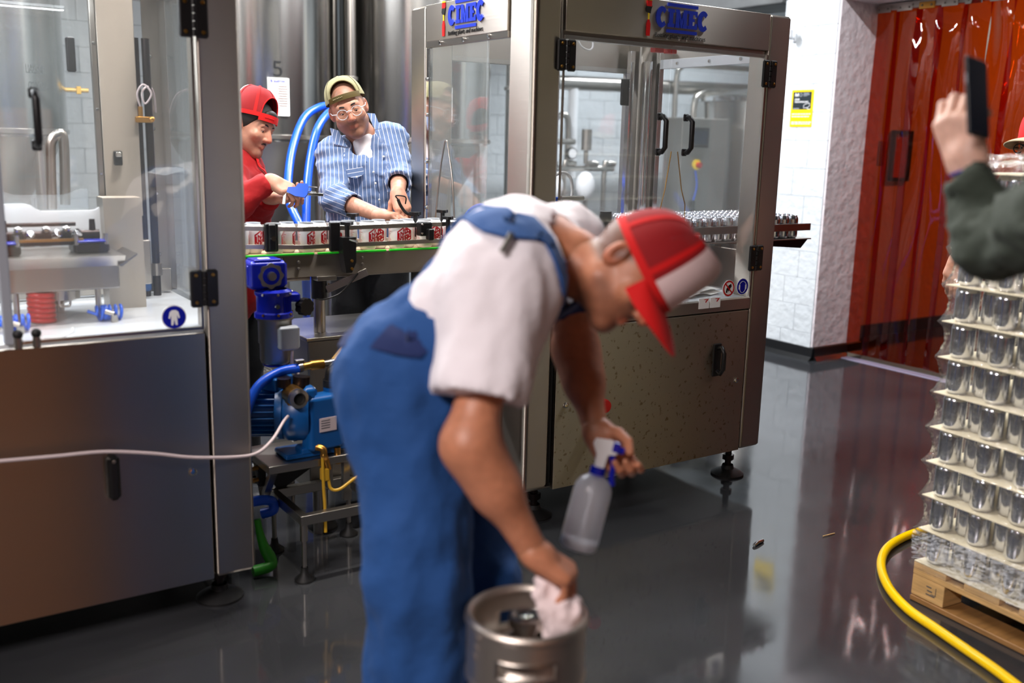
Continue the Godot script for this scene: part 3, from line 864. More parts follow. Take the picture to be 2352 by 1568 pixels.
	put(t, "drain_pot", G.new().lathe([Vector2(0.02, 0), Vector2(0.02, 0.03), Vector2(0.07, 0.05), Vector2(0.07, 0.11)], 20, Transform3D(Basis(), Vector3(0.53, 0.953, -3.5))), "steel_plain")
	put(t, "u_clip", G.new().tube(curve([Vector3(0.505, 1.05, -3.3), Vector3(0.505, 1.01, -3.3), Vector3(0.52, 1.005, -3.3), Vector3(0.535, 1.01, -3.3), Vector3(0.535, 1.05, -3.3)], 5), 0.004, 6), "steel_plain")
	var wave := []
	for k in 61:
		var x := -0.3 + k * 0.0165
		wave.append(Vector2(x, 1.285 + 0.024 * smoothstep(-0.35, 0.35, sin(x * 15.5 + 1.9))))
	wave.append(Vector2(0.69, 1.18)); wave.append(Vector2(-0.3, 1.18))
	put(t, "wavy_guard", G.new().ext(wave, 0.02, Transform3D(Basis(), Vector3(0, 0, -3.56))), "skylight_sheet")
	var wave2 := []
	for k in 61:
		var x := -0.3 + k * 0.0165
		wave2.append(Vector2(x - 0.03, 1.335 + 0.02 * smoothstep(-0.5, 0.5, sin(x * 15.5 + 2.6))))
	wave2.append(Vector2(0.66, 1.26)); wave2.append(Vector2(-0.33, 1.26))
	put(t, "clear_guard", G.new().ext(wave2, 0.012, Transform3D(Basis(), Vector3(0, 0, -3.6))), "clear_plastic")
	put(t, "manifold_bar", G.new().cyl(Vector3(-0.2, 1.215, -3.44), Vector3(0.66, 1.215, -3.44), 0.016).cyl(Vector3(-0.2, 1.245, -3.5), Vector3(0.6, 1.245, -3.5), 0.007).box(Vector3(0.24, 1.195, -3.4), Vector3(0.86, 0.014, 0.03)), "dark_metal")
	put(t, "manifold_strip", G.new().box(Vector3(0.5, 1.205, -3.38), Vector3(0.2, 0.008, 0.012)), "brass")
	for x in [0.02, 0.36, 0.62]:
		var cl := put(t, "clamp_block", G.new().box(Vector3(x, 1.178, -3.4), Vector3(0.11, 0.042, 0.1), 0.012), "dark_metal")
		put(cl, "clamp_cap", G.new().box(Vector3(x, 1.2, -3.38), Vector3(0.085, 0.006, 0.06), 0.002), "blue_paint")
		for s in [-1, 1]:
			put(cl, "clamp_bolt", G.new().cyl(Vector3(x + s * 0.045, 1.19, -3.36), Vector3(x + s * 0.045, 1.225, -3.36), 0.008, -1, 8), "chrome")
		put(cl, "clamp_knob", G.new().cyl(Vector3(x + 0.02, 1.2, -3.44), Vector3(x + 0.02, 1.265, -3.44), 0.012, 0.009, 10), "dark_metal")
	for x in [0.42, 0.5, 0.56]:
		put(t, "fill_nozzle", G.new().cyl(Vector3(x, 1.195, -3.46), Vector3(x + 0.035, 1.225, -3.42), 0.014).ell(Vector3(x, 1.235, -3.43), Vector3(0.014, 0.012, 0.014), 10), "chrome")
	put(t, "vent_pipe", G.new().tube(curve([Vector3(0.5558, 1.2829, -3.6600), Vector3(0.5631, 1.4579, -3.6600), Vector3(0.5690, 1.5083, -3.6600), Vector3(0.5907, 1.5303, -3.6600), Vector3(0.6070, 1.5091, -3.6600), Vector3(0.5992, 1.2970, -3.6600)], 6), 0.017, 12), "steel_plain")
	var hx := []
	for k in 90: hx.append(Vector3(0.455 + cos(k * 0.42) * 0.034, 0.962 + k * 0.00105, -3.32 + sin(k * 0.42) * 0.034))
	put(t, "red_air_coil", G.new().tube(hx, 0.0085, 8), "coil_red")
	for cdef in [[0.64, 0.978, -3.28], [0.36, 0.98, -3.2]]:
		var hy := []
		for k in 80: hy.append(Vector3(cdef[0] + (k - 40) * 0.0009 + 0.006 * sin(k * 0.1), cdef[1] + 0.002 + sin(k * 0.5) * 0.021, cdef[2] + cos(k * 0.5) * 0.026))
		hy.insert(0, Vector3(cdef[0] - 0.06, cdef[1] + 0.012, cdef[2] + 0.01))
		var co := put(t, "blue_air_coil", G.new().tube(hy, 0.0052, 8), "coil_blue")
		put(co, "fitting", G.new().cyl(Vector3(cdef[0] + 0.012, 0.955, cdef[2] + 0.04), Vector3(cdef[0] + 0.012, 0.978, cdef[2] + 0.04), 0.011).cyl(Vector3(cdef[0] + 0.012, 0.98, cdef[2] + 0.04), Vector3(cdef[0] - 0.012, 0.988, cdef[2] + 0.03), 0.008), "steel_plain")
	put(t, "loose_cable", G.new().tube(curve([Vector3(0.42, 0.958, -3.06), Vector3(0.46, 0.958, -3.05), Vector3(0.5, 0.958, -3.1), Vector3(0.51, 0.965, -3.13)], 6), 0.004, 6), "white_plastic")

func logo(t: Node3D, xf: Transform3D) -> void:
	# xf: origin at the left end of the strapline; a bottle, blue lettering between two bars, and the strapline
	words(t, "maker_strapline", "Bottling plants and machines", "Droid Sans", 0.022, 0.272, xf * Transform3D(Basis(), Vector3(0.136, 0.006, 0)), "ink", 400, 0.001)
	var glyphs := {
		"I": [[0.08, 0], [0.92, 0], [0.92, 0.2], [0.74, 0.2], [0.74, 0.8], [0.92, 0.8], [0.92, 1], [0.08, 1], [0.08, 0.8], [0.26, 0.8], [0.26, 0.2], [0.08, 0.2]],
		"M": [[0, 0], [0.36, 0], [0.36, 0.18], [0.31, 0.18], [0.31, 0.6], [0.45, 0], [0.57, 0], [0.69, 0.6], [0.69, 0.18], [0.64, 0.18], [0.64, 0], [1, 0], [1, 0.18], [0.94, 0.18], [0.94, 0.82], [1, 0.82], [1, 1], [0.7, 1], [0.51, 0.42], [0.3, 1], [0, 1], [0, 0.82], [0.06, 0.82], [0.06, 0.18], [0, 0.18]],
		"E": [[0, 0], [1, 0], [1, 0.33], [0.82, 0.33], [0.76, 0.2], [0.52, 0.2], [0.52, 0.42], [0.72, 0.42], [0.72, 0.58], [0.52, 0.58], [0.52, 0.8], [0.76, 0.8], [0.82, 0.67], [1, 0.67], [1, 1], [0, 1], [0, 0.82], [0.14, 0.82], [0.14, 0.18], [0, 0.18]],
		"C": []}
	for k in 19: glyphs["C"].append([0.52 + cos(deg_to_rad(42 + k * 15.33)) * 0.52, 0.5 + sin(deg_to_rad(42 + k * 15.33)) * 0.58])
	for k in 19: glyphs["C"].append([0.58 + cos(deg_to_rad(318 - k * 15.33)) * 0.2, 0.5 + sin(deg_to_rad(318 - k * 15.33)) * 0.3])
	var lx := [0.0, 0.059, 0.102, 0.168, 0.223]
	var lw := [0.056, 0.04, 0.064, 0.052, 0.058]
	for k in 5:
		var poly := []
		for p in glyphs["CIMEC"[k]]: poly.append(Vector2(lx[k] + p[0] * lw[k], 0.042 + p[1] * 0.07))
		put(t, "maker_letter", G.new().ext(poly, 0.0022, xf), "logo_blue")
	put(t, "maker_bar", G.new().box(xf * Vector3(0.140, 0.027, 0.0005), Vector3(0.165, 0.013, 0.0015), 0.0, xf.basis), "logo_blue")
	put(t, "maker_bar", G.new().box(xf * Vector3(0.140, 0.127, 0.0005), Vector3(0.165, 0.013, 0.0015), 0.0, xf.basis), "logo_blue")
	var b := put(t, "bottle_emblem", G.new().ext([Vector2(-0.048, 0.0), Vector2(-0.029, 0.0), Vector2(-0.028, 0.045), Vector2(-0.034, 0.062), Vector2(-0.043, 0.062), Vector2(-0.049, 0.045)], 0.001, xf), "logo_red")
	put(b, "emblem_neck", G.new().box(xf * Vector3(-0.0385, 0.074, 0.0005), Vector3(0.008, 0.026, 0.001), 0.0, xf.basis), "logo_yellow")
	put(b, "emblem_clamp", G.new().ext([Vector2(-0.055, 0.096), Vector2(-0.05, 0.088), Vector2(-0.042, 0.086), Vector2(-0.03, 0.084), Vector2(-0.028, 0.098), Vector2(-0.022, 0.114), Vector2(-0.05, 0.116)], 0.0012, xf), "ink")
	put(b, "emblem_cap", G.new().box(xf * Vector3(-0.038, 0.122, 0.0005), Vector3(0.026, 0.022, 0.0015), 0.0, xf.basis), "logo_red")
	put(b, "emblem_cap_top", G.new().box(xf * Vector3(-0.038, 0.135, 0.0005), Vector3(0.026, 0.008, 0.0015), 0.0, xf.basis), "logo_yellow")

func right_machine() -> void:
	var t := thing("canning_machine", "tall glazed steel canning machine with maker's lettering, behind the bending man", "machine")
	var xl := 2.11; var xr := 3.475; var zf := -3.05; var zb := -4.01; var y0 := 0.16; var y1 := 2.105
	var ym := (y0 + y1) / 2
	put(t, "corner_post", G.new().box(Vector3(2.18, ym, zf - 0.09), Vector3(0.14, y1 - y0, 0.18), 0.026), "steel")
	put(t, "front_post", G.new().box(Vector3(3.409, ym, zf - 0.06), Vector3(0.134, y1 - y0, 0.12), 0.012), "steel")
	put(t, "rear_post", G.new().box(Vector3(2.18, ym, zb + 0.07), Vector3(0.14, y1 - y0, 0.14), 0.012), "steel")
	put(t, "rear_post", G.new().box(Vector3(3.40, ym, zb + 0.07), Vector3(0.15, y1 - y0, 0.14), 0.012), "steel")
	put(t, "inner_rail", G.new().box(Vector3(3.30, 1.5, zb + 0.1), Vector3(0.03, 1.0, 0.03), 0.003).box(Vector3(3.43, 1.5, zb + 0.17), Vector3(0.03, 1.0, 0.03), 0.003).cyl(Vector3(3.36, 1.0, zb + 0.16), Vector3(3.36, 1.95, zb + 0.16), 0.024), "chrome")
	# headers
	put(t, "front_header", G.new().box(Vector3(2.797, 2.03, zf - 0.02), Vector3(1.088, 0.15, 0.036), 0.002), "steel")
	put(t, "side_header", G.new().box(Vector3(xl + 0.016, 2.03, -3.55), Vector3(0.032, 0.15, 0.64), 0.002), "steel")
	put(t, "rear_header", G.new().box(Vector3(2.797, 2.0, zb + 0.03), Vector3(1.088, 0.21, 0.04), 0.002), "steel")
	put(t, "far_header", G.new().box(Vector3(xr - 0.016, 2.03, -3.53), Vector3(0.032, 0.15, 0.7), 0.002), "steel")
	put(t, "roof_sheet", G.new().box(Vector3(2.79, 2.098, -3.53), Vector3(1.24, 0.01, 0.86), 0.002), "skylight_sheet")
	var hr := put(t, "header_strip", G.new().box(Vector3(xl + 0.012, 1.943, -3.55), Vector3(0.02, 0.026, 0.64), 0.002), "steel_plain")
	for z in [-3.74, -3.55, -3.36]: put(hr, "strip_bolt", G.new().bolt(Vector3(xl + 0.002, 1.943, z), Vector3.LEFT, 0.01, 0.008), "chrome")
	put(t, "door_rail", G.new().box(Vector3(2.797, 1.94, zf - 0.03), Vector3(1.088, 0.03, 0.02), 0.002), "steel_plain")
	logo(t, Transform3D(Basis(), Vector3(2.69, 1.964, zf)))
	logo(t, Transform3D(Basis(Vector3.UP, -PI / 2), Vector3(xl - 0.001, 1.968, -3.676)))
	# lower body
	put(t, "sill", G.new().box(Vector3(2.797, 0.853, zf - 0.02), Vector3(1.088, 0.05, 0.04), 0.002), "steel")
	put(t, "seam_shade_strip", G.new().box(Vector3(2.797, 0.8, zf - 0.03), Vector3(1.088, 0.08, 0.02)).box(Vector3(2.25, 0.5, zf - 0.03), Vector3(0.02, 0.66, 0.02)), "gap_dark")  # dark backing strips paint the shade inside the panel seams
	var dp := put(t, "lower_door", G.new().box(Vector3(2.797, (y0 + 0.822) / 2, zf - 0.008), Vector3(1.088 - 0.016, 0.822 - y0, 0.02), 0.002), "steel_spotted")
	var hg := G.new()
	hg.tube([Vector3(3.148, 0.66, zf), Vector3(3.15, 0.67, zf + 0.03), Vector3(3.15, 0.645, zf + 0.045), Vector3(3.15, 0.575, zf + 0.045), Vector3(3.15, 0.55, zf + 0.03), Vector3(3.148, 0.56, zf)], 0.0105, 8)
	hg.box(Vector3(3.148, 0.61, zf + 0.004), Vector3(0.05, 0.15, 0.012), 0.005)
	put(dp, "handle", hg, "black_plastic")
	for p in [[3.284, 0.501], [2.312, 0.51]]:
		put(dp, "key_lock", G.new().lathe([Vector2(0.012, 0), Vector2(0.012, 0.005), Vector2(0.008, 0.007), Vector2(0.0, 0.006)], 16, Transform3D(Basis(Vector3.RIGHT, PI / 2), Vector3(p[0], p[1], zf + 0.002))), "chrome")
	put(dp, "stop_button", G.new().lathe([Vector2(0.03, 0), Vector2(0.03, 0.02), Vector2(0.026, 0.03), Vector2(0.0, 0.032)], 20, Transform3D(Basis(Vector3.RIGHT, PI / 2), Vector3(2.5, 0.485, zf + 0.002))), "red_plastic")
	put(t, "side_panel", G.new().box(Vector3(xl + 0.015, 0.62, -3.55), Vector3(0.024, 0.92, 0.64), 0.002), "steel")
	put(t, "far_panel", G.new().box(Vector3(xr - 0.015, 0.62, -3.53), Vector3(0.024, 0.9, 0.7), 0.002), "steel")
	put(t, "rear_panel", G.new().box(Vector3(2.797, 0.55, zb + 0.02), Vector3(1.1, 0.78, 0.024), 0.002), "steel")
	put(t, "work_deck", G.new().box(Vector3(2.797, 0.872, -3.54), Vector3(1.33, 0.014, 0.9), 0.002), "white_gloss")
	put(t, "belly_pan", G.new().box(Vector3(2.797, y0 + 0.01, -3.53), Vector3(1.3, 0.02, 0.9)), "steel_dull")
	for p in [[2.27, -3.19], [3.383, -3.155], [2.27, -3.88], [3.383, -3.88]]: foot(t, p[0], p[1], y0)
	# doors, hinges, handles, signs
	var d := put(t, "glass_door", G.new().box(Vector3(2.518, 1.41, zf - 0.006), Vector3(0.53, 1.056, 0.006), 0.0008), "glass")
	grip(d, Vector3(2.735, 1.588, zf - 0.003))
	d = put(t, "glass_door", G.new().box(Vector3(3.063, 1.41, zf - 0.006), Vector3(0.545, 1.056, 0.006), 0.0008), "glass")
	grip(d, Vector3(2.878, 1.588, zf - 0.003))
	put(t, "door_edge", G.new().box(Vector3(3.334, 1.41, zf - 0.004), Vector3(0.008, 1.056, 0.01), 0.001), "steel_plain")
	put(t, "door_edge", G.new().box(Vector3(2.25, 1.41, zf - 0.004), Vector3(0.006, 1.056, 0.01), 0.001), "steel_plain")
	hinge(t, 2.252, 1.864, zf + 0.001)
	hinge(t, 3.345, 1.857, zf + 0.001)
	hinge(t, 3.346, 1.059, zf + 0.001)
	hinge(t, 2.252, 1.06, zf + 0.001)
	for x in [2.74, 2.81]:
		put(t, "interlock_switch", G.new().box(Vector3(x, 1.93, zf - 0.04), Vector3(0.05, 0.042, 0.03), 0.003), "red_plastic")
	var zs := zf - 0.001
	var s := put(t, "no_hands_sign", disc(0.037, 0.001, Transform3D(Basis(), Vector3(3.198, 0.929, zs - 0.002))), "sticker_white", "round red and white no-hands sign")
	var rg := G.new()
	var outer := ring(32, 0.035); var inner := ring(32, 0.028)
	for k in 32:
		var a: Vector2 = outer[k]; var b: Vector2 = outer[(k + 1) % 32]; var c2: Vector2 = inner[(k + 1) % 32]; var e: Vector2 = inner[k]
		rg.quad(rg.vert(Vector3(a.x, a.y, 0), Vector3.BACK), rg.vert(Vector3(b.x, b.y, 0), Vector3.BACK), rg.vert(Vector3(c2.x, c2.y, 0), Vector3.BACK), rg.vert(Vector3(e.x, e.y, 0), Vector3.BACK))
	rg.box(Vector3.ZERO, Vector3(0.006, 0.06, 0.0008), 0.0, Basis(Vector3.BACK, PI / 4))
	put(s, "prohibition_ring", rg, "sticker_red").position = Vector3(3.198, 0.929, zs + 0.001)
	put(s, "hand_figure", G.new().ext([Vector2(-0.016, -0.018), Vector2(-0.013, 0.0), Vector2(0.0, 0.014), Vector2(0.014, 0.02), Vector2(0.018, 0.008), Vector2(0.006, -0.006), Vector2(0.002, -0.016), Vector2(-0.004, -0.006), Vector2(-0.008, -0.02)], 0.0006, Transform3D(Basis(), Vector3(3.198, 0.929, zs - 0.0005))), "ink")
	s = put(t, "ear_protection_sign", disc(0.037, 0.001, Transform3D(Basis(), Vector3(3.286, 0.932, zs - 0.002))), "sticker_white", "round blue ear protection sign")
	put(s, "sign_disc", disc(0.035, 0.0004, Transform3D(Basis(), Vector3(3.286, 0.932, zs - 0.001))), "sticker_blue")
	put(s, "head_outline", G.new().tube(curve([Vector3(-0.021, -0.006, 0), Vector3(-0.018, 0.014, 0), Vector3(0, 0.024, 0), Vector3(0.018, 0.014, 0), Vector3(0.021, -0.006, 0), Vector3(0.012, -0.022, 0), Vector3(0, -0.028, 0), Vector3(-0.012, -0.022, 0), Vector3(-0.021, -0.006, 0)], 4), 0.0012, 5), "sticker_white").position = Vector3(3.286, 0.932, zs)
	put(s, "ear_cup", G.new().box(Vector3(-0.02, -0.002, 0), Vector3(0.008, 0.02, 0.001)).box(Vector3(0.02, -0.002, 0), Vector3(0.008, 0.02, 0.001)), "sticker_white").position = Vector3(3.286, 0.932, zs)
	for p in [[3.118, 0.872], [3.05, 0.872]]:
		var cd := put(t, "emblem_card", G.new().box(Vector3(p[0], p[1], zf + 0.001), Vector3(0.062, 0.046, 0.0015)), "sticker_white", "white card with a small red emblem")
		put(cd, "emblem", G.new().ext([Vector2(-0.016, 0.018), Vector2(0.016, 0.018), Vector2(0.0, 0.002), Vector2(-0.004, 0.006), Vector2(0.006, 0.015), Vector2(-0.006, 0.015)], 0.0006, Transform3D(Basis(), Vector3(p[0] + 0.01, p[1], zf + 0.0018))), "sticker_red")
	# left opening: clear sheet over the conveyor mouth, side bolts
	put(t, "side_glass", G.new().box(Vector3(xl + 0.008, 1.56, -3.62), Vector3(0.005, 0.74, 0.5), 0.0008), "glass")
	put(t, "side_glass_edge", G.new().box(Vector3(xl + 0.006, 1.56, -3.372), Vector3(0.008, 0.74, 0.006), 0.001), "clear_plastic")
	var ss := put(t, "side_strip", G.new().box(Vector3(xl + 0.012, 1.55, -3.855), Vector3(0.02, 0.76, 0.026), 0.003), "chrome")
	for y in [1.25, 1.45, 1.65, 1.8]: put(ss, "strip_bolt", G.new().bolt(Vector3(xl + 0.002, y, -3.855), Vector3.LEFT, 0.009, 0.008), "chrome")
	put(t, "clear_bracket", G.new().box(Vector3(xl + 0.03, 1.46, -3.43), Vector3(0.004, 0.13, 0.06), 0.001), "clear_plastic")
	put(t, "wire_frame", G.new().tube(curve([Vector3(xl - 0.02, 1.18, -3.74), Vector3(xl - 0.02, 1.4, -3.7), Vector3(xl - 0.02, 1.52, -3.665), Vector3(xl - 0.02, 1.54, -3.65), Vector3(xl - 0.02, 1.52, -3.635), Vector3(xl - 0.02, 1.36, -3.59), Vector3(xl - 0.02, 1.18, -3.57)], 6), 0.004, 6), "steel_plain")
	put(t, "door_wire", G.new().tube([Vector3(2.865, 1.52, zf - 0.06), Vector3(2.84, 1.36, zf - 0.06), Vector3(2.82, 1.28, zf - 0.06), Vector3(2.815, 1.12, zf - 0.06)], 0.0025, 6).tube([Vector3(2.9, 1.52, zf - 0.06), Vector3(2.935, 1.36, zf - 0.06), Vector3(2.96, 1.3, zf - 0.06), Vector3(2.965, 1.12, zf - 0.06)], 0.0025, 6), "brass")
	# rear and far glazing
	put(t, "rear_glass", G.new().box(Vector3(2.79, 1.4, zb + 0.06), Vector3(1.06, 1.03, 0.005)), "glass")
	put(t, "rear_hinge", G.new().box(Vector3(3.27, 1.8, zb + 0.09), Vector3(0.04, 0.13, 0.02), 0.006), "black_plastic")
	put(t, "far_glass", G.new().box(Vector3(xr - 0.02, 1.57, -3.5), Vector3(0.005, 0.78, 0.66)), "glass")
	var fr := put(t, "far_strip", G.new().box(Vector3(xr - 0.03, 1.94, -3.52), Vector3(0.016, 0.045, 0.68), 0.002).box(Vector3(xr - 0.03, 1.55, -3.19), Vector3(0.016, 0.8, 0.03), 0.002), "white_plastic")
	for z in [-3.72, -3.5, -3.3]: put(fr, "strip_bolt", G.new().bolt(Vector3(xr - 0.038, 1.94, z), Vector3.LEFT, 0.009, 0.008), "chrome")
	# a printing head beside the track, with its tubes
	put(t, "print_head", G.new().box(Vector3(2.49, 1.18, -3.3), Vector3(0.1, 0.22, 0.07), 0.006).box(Vector3(2.56, 1.15, -3.33), Vector3(0.06, 0.2, 0.06), 0.004), "black_plastic")
	put(t, "print_roller", G.new().lathe([Vector2(0.0, 0), Vector2(0.034, 0.0), Vector2(0.034, 0.03), Vector2(0.012, 0.034), Vector2(0.012, 0.036), Vector2(0.0, 0.036)], 22, Transform3D(Basis(Vector3.RIGHT, PI / 2), Vector3(2.5, 1.265, -3.265))), "steel_plain")
	put(t, "print_roller", G.new().lathe([Vector2(0.0, 0), Vector2(0.018, 0.0), Vector2(0.018, 0.02), Vector2(0.0, 0.022)], 18, Transform3D(Basis(Vector3.RIGHT, PI / 2), Vector3(2.475, 1.175, -3.265))), "steel_plain")
	put(t, "print_roller", G.new().lathe([Vector2(0.0, 0), Vector2(0.02, 0.0), Vector2(0.02, 0.03), Vector2(0.0, 0.034)], 18, Transform3D(Basis(Vector3.RIGHT, PI / 2), Vector3(2.525, 1.178, -3.265))), "rubber")
	put(t, "print_frame", G.new().box(Vector3(2.43, 1.24, -3.3), Vector3(0.008, 0.16, 0.06), 0.002).cyl(Vector3(2.425, 1.32, -3.28), Vector3(2.54, 1.32, -3.28), 0.01), "steel_dull")
	put(t, "vacuum_hose", G.new().tube(curve([Vector3(2.3, 1.26, -3.35), Vector3(2.36, 1.36, -3.33), Vector3(2.43, 1.42, -3.31), Vector3(2.48, 1.41, -3.3), Vector3(2.49, 1.35, -3.29), Vector3(2.475, 1.3, -3.28)], 6), 0.007, 8), "white_plastic")
	for k in 2:
		put(t, "air_tube", G.new().tube(curve([Vector3(2.24, 1.25 + k * 0.015, -3.4), Vector3(2.34, 1.29 + k * 0.012, -3.34), Vector3(2.42, 1.31 + k * 0.01, -3.31), Vector3(2.5, 1.32 - k * 0.02, -3.29)], 6), 0.0045, 8), "hose_blue")
	put(t, "air_tube", G.new().tube(curve([Vector3(2.16, 1.15, -3.66), Vector3(2.18, 1.24, -3.62), Vector3(2.2, 1.28, -3.55), Vector3(2.2, 1.26, -3.48), Vector3(2.2, 1.2, -3.45), Vector3(2.2, 1.12, -3.45)], 6), 0.006, 8), "hose_blue")
	put(t, "adjusting_knob", G.new().cyl(Vector3(2.24, 1.16, -3.44), Vector3(2.24, 1.25, -3.44), 0.012).lathe([Vector2(0.016, 0), Vector2(0.026, 0.006), Vector2(0.026, 0.018), Vector2(0.0, 0.022)], 10, Transform3D(Basis(), Vector3(2.24, 1.25, -3.44))), "dark_metal")
	for p in [[2.62, 1.2], [2.7, 1.16], [2.78, 1.2]]:
		put(t, "lid_chute_post", G.new().cyl(Vector3(p[0], 0.88, -3.42), Vector3(p[0], p[1] + 0.04, -3.42), 0.014).cyl(Vector3(p[0], p[1], -3.42), Vector3(p[0], p[1] + 0.05, -3.42), 0.03, 0.026, 12), "black_plastic")
	# curled cable under the header
	put(t, "hanging_cable", G.new().tube(curve([Vector3(2.49, 1.97, -3.3), Vector3(2.5, 1.93, -3.28), Vector3(2.53, 1.915, -3.27), Vector3(2.56, 1.93, -3.28), Vector3(2.57, 1.97, -3.3)], 6), 0.004, 6), "white_plastic")
	# dark gear below the can table
	put(t, "drive_unit", G.new().box(Vector3(3.1, 0.97, -3.6), Vector3(0.5, 0.17, 0.3), 0.01), "dark_metal")
	put(t, "drive_shaft", G.new().cyl(Vector3(2.9, 0.985, -3.42), Vector3(3.4, 0.985, -3.42), 0.016), "chrome")
	# loose papers on the deck
	for k in 3:
		var pp := one("paper_sheet", G.new().grid(6, 4, func(u, v): return Vector3((u - 0.5) * 0.24, 0.005 + 0.012 * sin(u * 5.0 + k * 1.7) * v + 0.003 * k, (v - 0.5) * 0.2)), "paper", ["white paper lying lowest on the machine deck behind the round signs", "white paper in the middle of the small pile behind the round signs", "white paper on top of the small pile behind the round signs"][k], "paper", "papers on the machine deck", Vector3(3.14 + k * 0.03, 0.882, -3.25 - k * 0.03))
		pp.rotation.y = 0.2 - 0.25 * k

func make_can(called: String, open_top: bool, m: String) -> Node3D:
	# 330 ml drinks can, base at the origin
	var t := Node3D.new()
	t.name = called
	add_child(t, true)
	var r := 0.033
	var body := [Vector2(0.0, 0.006), Vector2(0.018, 0.005), Vector2(0.023, 0.0), Vector2(0.026, 0.001), Vector2(0.031, 0.008), Vector2(r, 0.014), Vector2(r, 0.097)]
	put(t, "body", G.new().lathe(body, 28), m)
	var neck := [Vector2(r, 0.097), Vector2(0.0315, 0.103), Vector2(0.028, 0.109), Vector2(0.0262, 0.112), Vector2(0.0262, 0.1135), Vector2(0.0275, 0.115)]
	if open_top: neck.append_array([Vector2(0.0255, 0.1148), Vector2(0.0255, 0.105), Vector2(0.03, 0.097), Vector2(0.0315, 0.05), Vector2(0.0, 0.045)])
	put(t, "neck", G.new().lathe(neck, 28), "white_gloss" if m == "can_label" else "can_steel")
	if not open_top:
		var lid := put(t, "lid", G.new().lathe([Vector2(0.0275, 0.115), Vector2(0.0265, 0.1155), Vector2(0.0245, 0.112), Vector2(0.0232, 0.1115), Vector2(0.0, 0.1118)], 24), "can_steel")
		put(lid, "ring_pull", G.new().box(Vector3(0.004, 0.1128, 0), Vector3(0.024, 0.0012, 0.014), 0.0005), "steel_dull")
	return t

func nth(i: int) -> String:
	return ["first", "second", "third", "fourth", "fifth", "sixth", "seventh", "eighth", "ninth", "tenth", "eleventh", "twelfth", "thirteenth", "fourteenth", "fifteenth", "sixteenth", "seventeenth", "eighteenth"][i]

